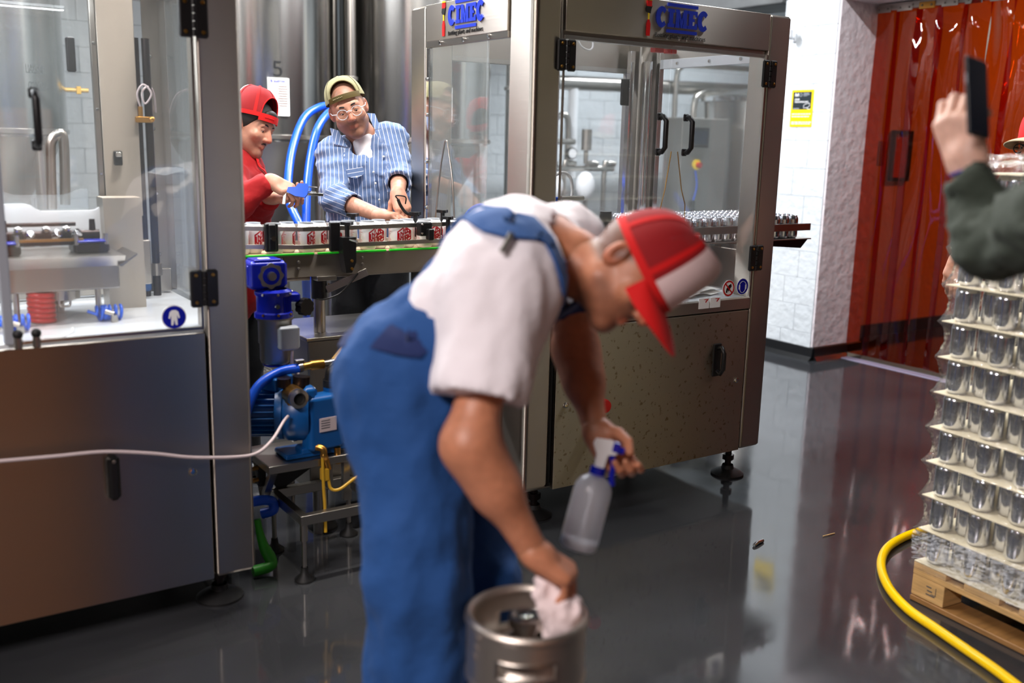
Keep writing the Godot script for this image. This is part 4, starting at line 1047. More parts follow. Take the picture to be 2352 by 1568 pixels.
func conveyor() -> void:
	var t := thing("can_conveyor", "steel can conveyor with guide rails and a green wear strip between the machines", "conveyor")
	put(t, "side_plate", G.new().box(Vector3(1.72, 1.07, -3.476), Vector3(1.26, 0.085, 0.006), 0.001), "steel")
	put(t, "side_plate", G.new().box(Vector3(1.72, 1.07, -3.65), Vector3(1.26, 0.085, 0.006), 0.001), "steel")
	put(t, "belt", G.new().box(Vector3(1.72, 1.108, -3.563), Vector3(1.24, 0.008, 0.17), 0.002), "cream_belt")
	for k in 3:
		put(t, "wear_strip", G.new().box(Vector3(1.28 + k * 0.3, 1.114, -3.474), Vector3(0.285, 0.008, 0.012), 0.002), "green_strip")
	put(t, "inner_link", G.new().box(Vector3(2.75, 1.095, -3.56), Vector3(1.2, 0.02, 0.16), 0.004), "steel_plain")
	for p in [[1.36, 1.085], [1.36, 1.06], [1.62, 1.09], [1.62, 1.065]]:
		put(t, "plate_bolt", G.new().bolt(Vector3(p[0], p[1], -3.473), Vector3.BACK, 0.006), "steel_dull")
	for p in [[1.30, 1.1], [1.305, 1.068], [1.305, 1.052]]:
		put(t, "plate_bolt", G.new().bolt(Vector3(p[0], p[1], -3.473), Vector3.BACK, 0.005), "chrome")
	# guide rails: flat bars, kinked on the left
	for y in [1.205, 1.138]:
		put(t, "guide_rail", G.new().bar(Vector3(1.386, y, -3.488), Vector3(2.12, y + 0.005, -3.488), 0.004, 0.017, 0.001).bar(Vector3(1.386, y, -3.488), Vector3(1.02, y + 0.012, -3.535), 0.004, 0.017, 0.001), "steel_plain")
		put(t, "guide_rail", G.new().bar(Vector3(1.02, y, -3.635), Vector3(2.12, y, -3.635), 0.004, 0.017, 0.001), "steel_plain")
	var b := put(t, "rail_bracket", G.new().box(Vector3(1.265, 1.178, -3.495), Vector3(0.05, 0.105, 0.022), 0.005).box(Vector3(1.265, 1.178, -3.487), Vector3(0.03, 0.1, 0.02), 0.006), "black_plastic")
	put(b, "bracket_bolt", G.new().cyl(Vector3(1.265, 1.176, -3.48), Vector3(1.265, 1.176, -3.468), 0.011, 0.009, 14), "chrome")
	b = put(t, "rail_bracket", G.new().box(Vector3(1.508, 1.175, -3.478), Vector3(0.042, 0.11, 0.02), 0.004).ext([Vector2(-0.024, 0.02), Vector2(0.03, 0.02), Vector2(0.03, -0.075), Vector2(0.012, -0.115), Vector2(-0.012, -0.115), Vector2(-0.024, -0.04)], 0.045, Transform3D(Basis(), Vector3(1.545, 1.155, -3.474))), "black_plastic")
	for y in [1.085, 1.055]: put(b, "bracket_screw", G.new().bolt(Vector3(1.556, y, -3.429), Vector3.BACK, 0.0065), "brass")
	put(b, "clamp_rod", G.new().cyl(Vector3(1.55, 1.165, -3.43), Vector3(1.565, 1.16, -3.4), 0.006), "chrome")
	var star := []
	for k in 12: star.append(Vector2(cos(TAU * k / 12), sin(TAU * k / 12)) * (0.026 if k % 4 in [0, 1] else 0.017))
	for p in [[1.55, 1.225, -3.455], [1.64, 1.245, -3.6], [1.92, 1.245, -3.6], [2.0, 1.235, -3.47], [2.06, 1.25, -3.62]]:
		var kn := put(t, "star_knob", G.new().ext(star, 0.012, Transform3D(Basis(Vector3.RIGHT, -PI / 2), Vector3(p[0], p[1] - 0.006, p[2]))), "black_plastic")
		put(kn, "knob_stem", G.new().cyl(Vector3(p[0], 1.15, p[2]), Vector3(p[0], p[1], p[2]), 0.009), "black_plastic")
	put(t, "can_sensor", G.new().box(Vector3(1.885, 1.195, -3.46), Vector3(0.055, 0.055, 0.04), 0.005).box(Vector3(1.895, 1.175, -3.43), Vector3(0.026, 0.045, 0.03), 0.005), "black_plastic")
	put(t, "sensor_screw", G.new().bolt(Vector3(1.865, 1.215, -3.44), Vector3.BACK, 0.005).bolt(Vector3(1.865, 1.18, -3.44), Vector3.BACK, 0.005), "chrome")
	var lg := put(t, "support_leg", G.new().cyl(Vector3(1.46, 0.03, -3.52), Vector3(1.46, 0.94, -3.52), 0.023), "steel_plain")
	put(lg, "leg_collar", G.new().cyl(Vector3(1.46, 0.935, -3.52), Vector3(1.46, 1.02, -3.52), 0.03), "black_plastic")
	put(lg, "leg_foot", G.new().lathe([Vector2(0.06, 0), Vector2(0.06, 0.01), Vector2(0.03, 0.035)], 20, Transform3D(Basis(), Vector3(1.46, 0, -3.52))), "rubber")
	put(lg, "collar_screw", G.new().bolt(Vector3(1.49, 0.985, -3.505), Vector3(1, 0, 0.4).normalized(), 0.008, 0.008), "brass")
	put(t, "under_rail", G.new().box(Vector3(1.47, 1.018, -3.49), Vector3(0.08, 0.018, 0.05), 0.002).box(Vector3(1.75, 1.022, -3.52), Vector3(0.5, 0.012, 0.03), 0.002).cyl(Vector3(1.2, 1.01, -3.56), Vector3(1.43, 1.012, -3.54), 0.008), "steel_plain")
	put(t, "brace", G.new().bar(Vector3(1.48, 0.97, -3.5), Vector3(1.64, 1.035, -3.47), 0.01, 0.03, 0.002), "steel_dull")
	put(t, "earth_cable", G.new().tube(curve([Vector3(1.42, 0.945, -3.45), Vector3(1.46, 0.938, -3.47), Vector3(1.53, 0.96, -3.47), Vector3(1.6, 1.03, -3.47)], 6), 0.0035, 6), "black_plastic")
	# gear motor hanging off the drive end
	var z := -3.36
	var gb := put(t, "gearbox", G.new().box(Vector3(1.195, 1.062, z - 0.02), Vector3(0.14, 0.1, 0.1), 0.014).box(Vector3(1.195, 1.112, z - 0.02), Vector3(0.1, 0.012, 0.08), 0.004).box(Vector3(1.128, 1.062, z - 0.02), Vector3(0.016, 0.07, 0.07), 0.005), "blue_paint")
	var cog := []
	for k in 48: cog.append(Vector2(cos(TAU * k / 48), sin(TAU * k / 48)) * (0.0435 + 0.003 * cos(k * TAU / 6)))
	put(gb, "flange_ring", G.new().ext(cog, 0.008, Transform3D(Basis(), Vector3(1.2, 1.06, z + 0.028))), "steel_plain")
	put(gb, "flange_face", disc(0.031, 0.002, Transform3D(Basis(), Vector3(1.2, 1.06, z + 0.035))), "blue_paint")
	put(gb, "output_shaft", G.new().cyl(Vector3(1.2, 1.06, z + 0.035), Vector3(1.2, 1.06, z + 0.05), 0.0165, 0.015), "steel_plain")
	put(gb, "name_plate", G.new().box(Vector3(1.19, 1.1185, z - 0.01), Vector3(0.04, 0.001, 0.025)), "paper")
	var vr := put(t, "variator", G.new().lathe([Vector2(0.068, 0.908), Vector2(0.068, 0.925), Vector2(0.06, 0.93), Vector2(0.06, 0.985), Vector2(0.066, 0.99), Vector2(0.066, 1.002), Vector2(0.05, 1.01)], 28, Transform3D(Basis(), Vector3(1.218, 0, z))).box(Vector3(1.285, 0.975, z), Vector3(0.06, 0.035, 0.05), 0.01), "blue_paint")
	for k in 7: put(vr, "cooling_fin", G.new().box(Vector3(1.218 + sin(0.35 + k * 0.16) * 0.061, 0.957, z + cos(0.35 + k * 0.16) * 0.061), Vector3(0.004, 0.055, 0.004)), "blue_paint")
	put(vr, "sight_plug", G.new().bolt(Vector3(1.21, 0.953, z + 0.06), Vector3.BACK, 0.011, 0.008), "chrome")
	for k in 4:
		var a := k * 0.8 - 0.9
		put(vr, "flange_bolt", G.new().bolt(Vector3(1.218 + sin(a) * 0.067, 0.922, z + cos(a) * 0.067), Vector3(sin(a), 0, cos(a)), 0.005), "brass")
		put(vr, "flange_bolt", G.new().bolt(Vector3(1.218 + sin(a) * 0.067, 0.995, z + cos(a) * 0.067), Vector3(sin(a), 0, cos(a)), 0.005), "steel_plain")
	var kb := []
	for k in 24: kb.append(Vector2(cos(TAU * k / 24), sin(TAU * k / 24)) * (0.033 if k % 3 else 0.029))
	put(t, "speed_knob", G.new().ext(kb, 0.03, Transform3D(Basis(Vector3.UP, 0.35), Vector3(1.325, 0.938, z + 0.0))), "black_plastic")
	var mo := put(t, "motor", G.new().lathe([Vector2(0.03, 0.735), Vector2(0.052, 0.742), Vector2(0.056, 0.755), Vector2(0.056, 0.81), Vector2(0.06, 0.815), Vector2(0.06, 0.895), Vector2(0.066, 0.9), Vector2(0.066, 0.908), Vector2(0.03, 0.91)], 28, Transform3D(Basis(), Vector3(1.222, 0, z))), "steel_dull")
	put(mo, "terminal_box", G.new().box(Vector3(1.248, 0.838, z + 0.062), Vector3(0.078, 0.088, 0.04), 0.01), "grey_plastic")
	put(mo, "fan_cover", G.new().lathe([Vector2(0.0, 0.728), Vector2(0.045, 0.73), Vector2(0.05, 0.738)], 28, Transform3D(Basis(), Vector3(1.222, 0, z))), "blue_paint")
	put(mo, "motor_cable", G.new().tube(curve([Vector3(1.262, 0.79, z + 0.06), Vector3(1.262, 0.74, z + 0.055), Vector3(1.275, 0.705, z + 0.05), Vector3(1.29, 0.7, z + 0.04), Vector3(1.3, 0.73, z)], 6), 0.006, 8), "cable_grey")
	# cans on the belt, in a loose zigzag
	var rng := RandomNumberGenerator.new()
	rng.seed = 21
	var src := make_can("white_can", true, "can_label")
	src.set_meta("base_name", "white_can")
	used["white_can"] = 0
	tag(src, "", "can", "white emblem cans on the conveyor")
	var xs := [1.10, 1.166, 1.228, 1.290, 1.352, 1.417, 1.479, 1.541, 1.606, 1.672, 1.735, 1.800, 1.862, 1.925, 1.985, 2.045]
	var spin := [0.5, 1.3, 0.2, 1.0, 0.75, 0.1, 0.35, 2.2, 1.5, 0.1, -0.9, 0.0, -1.1, 0.2, -0.6, 0.4]
	for i in xs.size():
		var label := "open white can with a red emblem, %s from the left end of the conveyor" % nth(i)
		var c: Node3D = src if i == 0 else dup(src, Vector3.ZERO, 0, label)
		if i == 0: c.set_meta("label", label)
		c.position = Vector3(xs[i], 1.112, -3.545 - (0.022 if i % 2 == 0 else -0.012) + (0.016 if i < 3 else 0.0) * -1.0)
		c.rotation.y = spin[i] - 2.75
	# filled cans on the outfeed table
	var tb := thing("can_table", "steel outfeed table with a flat guide rail sticking out right of the glass cabinet", "table")
	put(tb, "table_top", G.new().box(Vector3(3.5, 1.09, -3.66), Vector3(1.2, 0.006, 0.6), 0.001), "steel_plain")
	put(tb, "fold", G.new().ext([Vector2(0.0, 0), Vector2(0.6, 0.0), Vector2(0.55, -0.045), Vector2(0.1, -0.01)], 0.004, Transform3D(Basis(), Vector3(3.48, 1.088, -3.37))), "dark_metal")
	put(tb, "front_rail", G.new().box(Vector3(3.5, 1.15, -3.372), Vector3(1.2, 0.036, 0.004), 0.001), "steel_plain")
	put(tb, "back_rail", G.new().box(Vector3(3.5, 1.15, -3.94), Vector3(1.2, 0.036, 0.004), 0.001), "steel_plain")
	put(tb, "rail_clamp", G.new().box(Vector3(3.06, 1.145, -3.36), Vector3(0.055, 0.055, 0.03), 0.004).box(Vector3(3.085, 1.125, -3.34), Vector3(0.03, 0.055, 0.03), 0.004), "black_plastic")
	put(tb, "bracket_arm", G.new().box(Vector3(3.49, 1.02, -3.42), Vector3(0.02, 0.14, 0.03), 0.002), "steel_dull")
	var sc := make_can("silver_can", false, "can_steel")
	sc.set_meta("base_name", "silver_can")
	used["silver_can"] = 0
	tag(sc, "", "can", "sealed silver cans on the outfeed table")
	var first := true
	for row in 7:
		var cnt := 0
		for k in 18:
			var x := 2.93 + k * 0.0668 + (0.0334 if row % 2 else 0.0)
			if x > 4.06 - row * 0.01 or x < 2.93 + row * 0.03: continue
			var label := "sealed silver can, %s from the left in the %s row of the outfeed table" % [nth(cnt), ["front", "second", "third", "fourth", "fifth", "sixth", "rear"][row]]
			var c: Node3D = sc if first else dup(sc, Vector3.ZERO, 0, label)
			c.set_meta("label", label)
			first = false
			c.position = Vector3(x, 1.093, -3.412 - row * 0.0582)
			c.rotation.y = rng.randf() * TAU
			cnt += 1

func floor_plant() -> void:
	# pump trolley in the gap between the machines
	var t := thing("pump_trolley", "low steel tube trolley with a raised shelf carrying the blue pump", "trolley")
	var y := 0.228
	var tr := put(t, "lower_frame", G.new().bar(Vector3(1.195, y, -3.09), Vector3(1.53, y, -3.09), 0.03, 0.036, 0.002).bar(Vector3(1.21, y, -3.09), Vector3(1.21, y, -3.39), 0.03, 0.036, 0.002).bar(Vector3(1.195, y, -3.39), Vector3(1.53, y, -3.39), 0.03, 0.036, 0.002).bar(Vector3(1.515, y, -3.09), Vector3(1.515, y, -3.39), 0.03, 0.036, 0.002), "steel_plain")
	put(t, "shelf", G.new().box(Vector3(1.28, 0.405, -3.28), Vector3(0.34, 0.03, 0.26), 0.004), "steel_plain")
	for p in [[1.14, -3.36], [1.14, -3.18], [1.42, -3.36], [1.42, -3.2]]:
		put(t, "shelf_post", G.new().bar(Vector3(p[0] if p[0] > 1.2 else 1.17, y, p[1] if p[0] > 1.2 else -3.37), Vector3(p[0], 0.4, p[1]), 0.026, 0.026, 0.002), "steel_plain")
	for p in [[1.21, -3.09], [1.515, -3.09], [1.21, -3.39], [1.515, -3.39]]:
		var lg := put(t, "leg", G.new().cyl(Vector3(p[0], 0.035, p[1]), Vector3(p[0], 0.215, p[1]), 0.009).cyl(Vector3(p[0], 0.15, p[1]), Vector3(p[0], 0.215, p[1]), 0.014), "steel_plain")
		put(lg, "foot", G.new().lathe([Vector2(0.036, 0), Vector2(0.036, 0.008), Vector2(0.015, 0.026), Vector2(0.012, 0.05)], 18, Transform3D(Basis(), Vector3(p[0], 0, p[1]))), "rubber")
	put(t, "black_panel", G.new().box(Vector3(1.27, 0.33, -3.4), Vector3(0.16, 0.14, 0.02), 0.004, Basis(Vector3.BACK, 0.5)), "black_plastic")
	# pump: finned motor, volute, fittings
	var p := thing("blue_pump", "blue electric pump with a finned motor and brass fittings on the trolley", "pump")
	var q := Basis(Vector3.UP, 0.5)
	var ax := Vector3(-0.87, 0, -0.45).normalized()
	var c := Vector3(1.255, 0.575, -3.24)
	var vx := Transform3D(Basis(Vector3(0, 1, 0).cross(-ax).normalized(), Vector3.UP, -ax), c)
	put(p, "volute", G.new().lathe([Vector2(0.0, 0.06), Vector2(0.085, 0.055), Vector2(0.1, 0.03), Vector2(0.1, -0.03), Vector2(0.09, -0.045), Vector2(0.0, -0.05)], 32, Transform3D(Basis(vx.basis.x, -vx.basis.z, vx.basis.y), c)), "pump_blue")
	put(p, "front_block", G.new().box(c + Vector3(0.075, -0.03, 0.05), Vector3(0.15, 0.21, 0.075), 0.02, Basis(Vector3.UP, 0.12)).box(c + Vector3(0.12, 0.06, 0.03), Vector3(0.06, 0.12, 0.06), 0.02).box(c + Vector3(0.02, 0.07, 0.05), Vector3(0.06, 0.08, 0.06), 0.02).box(c + Vector3(0.08, -0.13, 0.03), Vector3(0.19, 0.03, 0.07), 0.01), "pump_blue")
	put(p, "rating_plate", G.new().box(c + Vector3(0.075, -0.03, 0.095), Vector3(0.068, 0.05, 0.002), 0.0, Basis(Vector3.UP, 0.12)), "cable_grey")
	for r in 4: put(p, "plate_print", G.new().box(c + Vector3(0.065, -0.014 - r * 0.009, 0.098), Vector3(0.035, 0.003, 0.001), 0.0, Basis(Vector3.UP, 0.12)), "ink_soft")
	var mb := c + ax * 0.12
	put(p, "motor_barrel", G.new().cyl(c + ax * 0.05, c + ax * 0.22, 0.068, -1, 28), "pump_blue")
	var side := ax.cross(Vector3.UP).normalized()
	for k in 22:
		var a := TAU * k / 22
		var dd := side * cos(a) + Vector3.UP * sin(a)
		put(p, "motor_fin", G.new().box(mb + ax * 0.02 + dd * 0.075, Vector3(0.02, 0.004, 0.13), 0.001, Basis(dd, ax.cross(dd), ax)), "pump_blue")
	put(p, "fan_cowl", G.new().lathe([Vector2(0.0, 0.035), Vector2(0.07, 0.034), Vector2(0.087, 0.025), Vector2(0.087, -0.02), Vector2(0.08, -0.022)], 28, Transform3D(Basis(side, ax, side.cross(ax)), c + ax * 0.22)), "pump_blue")
	put(p, "bell_ring", G.new().lathe([Vector2(0.06, -0.015), Vector2(0.096, -0.012), Vector2(0.096, 0.012), Vector2(0.07, 0.015)], 28, Transform3D(Basis(side, ax, side.cross(ax)), c + ax * 0.06)), "pump_blue")
	put(p, "terminal_box", G.new().box(c + ax * 0.1 + Vector3(0.03, 0.11, 0), Vector3(0.1, 0.05, 0.08), 0.008, Basis(Vector3.UP, 0.5)), "pump_blue")
	put(p, "pump_foot", G.new().box(c + Vector3(0.03, -0.145, 0.0), Vector3(0.2, 0.02, 0.12), 0.006), "pump_blue")
	var te := put(p, "brass_tee", G.new().cyl(c + Vector3(-0.04, 0.085, 0.04), c + Vector3(-0.04, 0.085, 0.1), 0.034, -1, 14).cyl(c + Vector3(-0.04, 0.05, 0.05), c + Vector3(-0.04, 0.11, 0.05), 0.026), "brass")
	put(te, "socket_ring", G.new().lathe([Vector2(0.02, 0), Vector2(0.034, 0), Vector2(0.034, 0.02), Vector2(0.022, 0.024), Vector2(0.018, 0.01)], 20, Transform3D(Basis(Vector3.RIGHT, PI / 2), c + Vector3(-0.04, 0.083, 0.1))), "steel_plain")
	put(te, "socket_bore", disc(0.02, 0.002, Transform3D(Basis(), c + Vector3(-0.04, 0.083, 0.108))), "gap_dark")
	put(te, "sensor_cap", G.new().cyl(c + Vector3(-0.06, 0.11, 0.03), c + Vector3(-0.06, 0.14, 0.03), 0.024).cyl(c + Vector3(0.0, 0.09, 0.03), c + Vector3(0.005, 0.14, 0.03), 0.03), "dark_metal")
	put(p, "suction_elbow", G.new().tube(curve([c + Vector3(0.12, 0.06, 0.03), c + Vector3(0.12, 0.13, 0.03), c + Vector3(0.135, 0.15, 0.03), c + Vector3(0.16, 0.155, 0.03), c + Vector3(0.3, 0.16, 0.02)], 6), 0.026, 14).cyl(c + Vector3(0.12, 0.09, 0.03), c + Vector3(0.12, 0.115, 0.03), 0.033).cyl(c + Vector3(0.17, 0.155, 0.03), c + Vector3(0.2, 0.157, 0.03), 0.033), "black_plastic")
	put(p, "brass_coupling", G.new().tube([c + Vector3(0.02, 0.165, 0.0), c + Vector3(0.05, 0.168, 0.0), c + Vector3(0.05, 0.168, 0.0) + Vector3(0.001, 0, 0), c + Vector3(0.1, 0.168, 0)], [0.014, 0.014, 0.018, 0.018], 12), "brass")
	put(p, "hose_clip", G.new().tube([c + Vector3(0.005, 0.163, 0), c + Vector3(0.02, 0.165, 0)], 0.018, 12).box(c + Vector3(0.01, 0.187, 0), Vector3(0.035, 0.014, 0.02), 0.003), "steel_plain")
	put(p, "hose_tail", G.new().tube([c + Vector3(0.1, 0.168, 0), c + Vector3(0.14, 0.17, 0)], [0.011, 0.015], 10), "steel_plain")
	put(p, "clear_tube", G.new().tube(curve([c + Vector3(0.14, 0.17, 0), c + Vector3(0.18, 0.2, -0.02), c + Vector3(0.24, 0.24, -0.05), c + Vector3(0.3, 0.25, -0.06)], 5), 0.014, 10), "tube_yellow")
	put(p, "supply_hose", G.new().tube(curve([c + Vector3(0.01, 0.163, 0), c + Vector3(-0.06, 0.15, -0.02), c + Vector3(-0.14, 0.11, -0.01), c + Vector3(-0.19, 0.02, 0.0), c + Vector3(-0.2, -0.08, -0.03)], 8), 0.017, 12), "hose_blue")
	put(p, "drain_cock", G.new().tube(curve([c + Vector3(0.02, -0.11, 0.07), c + Vector3(0.05, -0.115, 0.1), c + Vector3(0.055, -0.14, 0.1), c + Vector3(0.065, -0.16, 0.09), c + Vector3(0.075, -0.2, 0.09)], 5), 0.013, 10).cyl(c + Vector3(0.12, -0.13, 0.07), c + Vector3(0.12, -0.19, 0.07), 0.012), "brass")
	put(p, "cock_body", G.new().box(c + Vector3(0.062, -0.215, 0.09), Vector3(0.03, 0.05, 0.03), 0.006), "tube_yellow")
	put(p, "drip_tube", G.new().tube(curve([c + Vector3(0.05, -0.14, 0.1), c + Vector3(0.05, -0.25, 0.105), c + Vector3(0.052, -0.33, 0.11), c + Vector3(0.045, -0.42, 0.13)], 5), 0.006, 8).tube(curve([c + Vector3(0.075, -0.23, 0.09), c + Vector3(0.08, -0.27, 0.1), c + Vector3(0.11, -0.275, 0.11), c + Vector3(0.17, -0.25, 0.1), c + Vector3(0.21, -0.235, 0.1)], 5), 0.006, 8), "tube_yellow")
	# plant behind the trolley
	t = thing("balance_tank", "grey metal box tank with a flat lid standing right of the blue pump", "tank", Vector3(1.62, 0, -3.62))
	put(t, "body", G.new().box(Vector3(0, 0.49, 0), Vector3(0.5, 0.6, 0.4), 0.006), "steel_dull")
	put(t, "lid", G.new().box(Vector3(0, 0.797, 0), Vector3(0.515, 0.014, 0.415), 0.003), "steel_plain")
	for s in [[-0.2, -0.15], [0.2, -0.15], [-0.2, 0.15], [0.2, 0.15]]: put(t, "leg", G.new().cyl(Vector3(s[0], 0, s[1]), Vector3(s[0], 0.2, s[1]), 0.02), "steel_plain")
	t = thing("coupling_stand", "brass and black hose couplings beside the filling machine, left of the trolley", "fittings", Vector3(1.09, 0, -3.3))
	put(t, "bracket", G.new().box(Vector3(-0.03, 0.2, -0.1), Vector3(0.02, 0.4, 0.03), 0.002), "steel_dull")
	for yy in [0.36, 0.315]: put(t, "brass_nipple", G.new().cyl(Vector3(-0.03, yy, -0.02), Vector3(0.04, yy + 0.004, -0.02), 0.008), "brass")
	put(t, "valve_block", G.new().box(Vector3(0.055, 0.33, -0.03), Vector3(0.03, 0.08, 0.03), 0.005), "black_plastic")
	put(t, "blue_elbow", G.new().tube(curve([Vector3(-0.02, 0.245, 0), Vector3(0.05, 0.245, 0), Vector3(0.085, 0.23, 0.0), Vector3(0.085, 0.2, 0.0), Vector3(0.05, 0.185, -0.02)], 6), 0.019, 12), "hose_blue")
	put(t, "green_hose", G.new().tube(curve([Vector3(0.005, 0.2, 0.06), Vector3(0.01, 0.15, 0.07), Vector3(0.02, 0.1, 0.08), Vector3(0.04, 0.05, 0.09), Vector3(0.03, 0.03, 0.1), Vector3(-0.03, 0.025, 0.1)], 6), [0.012, 0.012, 0.013, 0.013, 0.013, 0.014, 0.014, 0.015, 0.016, 0.016, 0.017, 0.018, 0.019, 0.02, 0.021, 0.021, 0.022, 0.022, 0.022, 0.022, 0.022, 0.022, 0.022, 0.02, 0.02, 0.02, 0.02, 0.02, 0.02, 0.02, 0.02], 12), "green_hose")
	t = thing("motor_drum", "blue round motor end peeping out behind the filling machine post", "motor", Vector3(1.155, 0.0, -3.75))
	put(t, "drum", G.new().cyl(Vector3(-0.05, 0.72, 0), Vector3(0.055, 0.72, 0), 0.13, -1, 28), "blue_paint")
	put(t, "drum_stand", G.new().box(Vector3(-0.02, 0.3, 0), Vector3(0.06, 0.6, 0.12), 0.005), "dark_metal")
	# the two thick blue hoses looping down behind the conveyor
	var hp1 := [Vector3(2.5760, 1.7359, -5.9392), Vector3(2.4458, 1.7215, -5.8387), Vector3(2.3029, 1.6534, -5.7333), Vector3(2.1771, 1.4991, -5.5951), Vector3(2.0795, 1.3291, -5.4342), Vector3(2.0125, 1.1928, -5.2610), Vector3(2.0140, 1.0611, -5.1046), Vector3(2.0335, 0.9518, -5.0030), Vector3(2.8494, 0.0300, -6.8692), Vector3(2.9891, 0.0300, -6.9876)]
	one("suction_hose", G.new().tube(curve(hp1, 8), 0.024, 14), "hose_blue", "thick blue hose on the left, curling down between the two men at the conveyor", "hose", "blue hoses between the two men")
	var hp2 := [Vector3(2.5553, 1.7150, -5.8250), Vector3(2.4389, 1.6784, -5.7097), Vector3(2.3169, 1.5777, -5.5822), Vector3(2.2270, 1.4026, -5.4764), Vector3(2.1575, 1.2341, -5.3584), Vector3(2.1160, 1.0436, -5.2777), Vector3(2.0746, 0.8088, -5.1860), Vector3(2.8764, 0.0300, -7.2408), Vector3(2.6925, 0.0300, -7.1365)]
	one("suction_hose", G.new().tube(curve(hp2, 8), 0.024, 14), "hose_blue", "thick blue hose on the right, hanging straight beside the man in the striped shirt", "hose", "blue hoses between the two men")
	# thin grey cable across the filling machine to the pump
	var cb := [Vector3(0.2262, 0.6492, -2.9300), Vector3(0.4010, 0.6382, -2.9300), Vector3(0.5407, 0.6301, -2.9300), Vector3(0.6749, 0.6032, -2.9300), Vector3(0.7927, 0.5688, -2.9400), Vector3(0.9343, 0.5413, -2.9600), Vector3(1.0157, 0.5327, -2.9900), Vector3(1.0930, 0.5461, -3.0600), Vector3(1.1546, 0.5827, -3.1200), Vector3(1.1813, 0.5972, -3.1400)]
	one("power_cable", G.new().tube(curve(cb, 8), 0.0055, 8), "cable_grey", "thin grey cable running across the filling machine front to the blue pump", "cable")
	one("sensor_cable", G.new().tube(curve([Vector3(1.2383, 0.6341, -3.1700), Vector3(1.2749, 0.6494, -3.2000), Vector3(1.3112, 0.6596, -3.2200), Vector3(1.3070, 0.6646, -3.2500)], 6), 0.005, 8), "white_plastic", "short white cable stub on top of the blue pump", "cable")

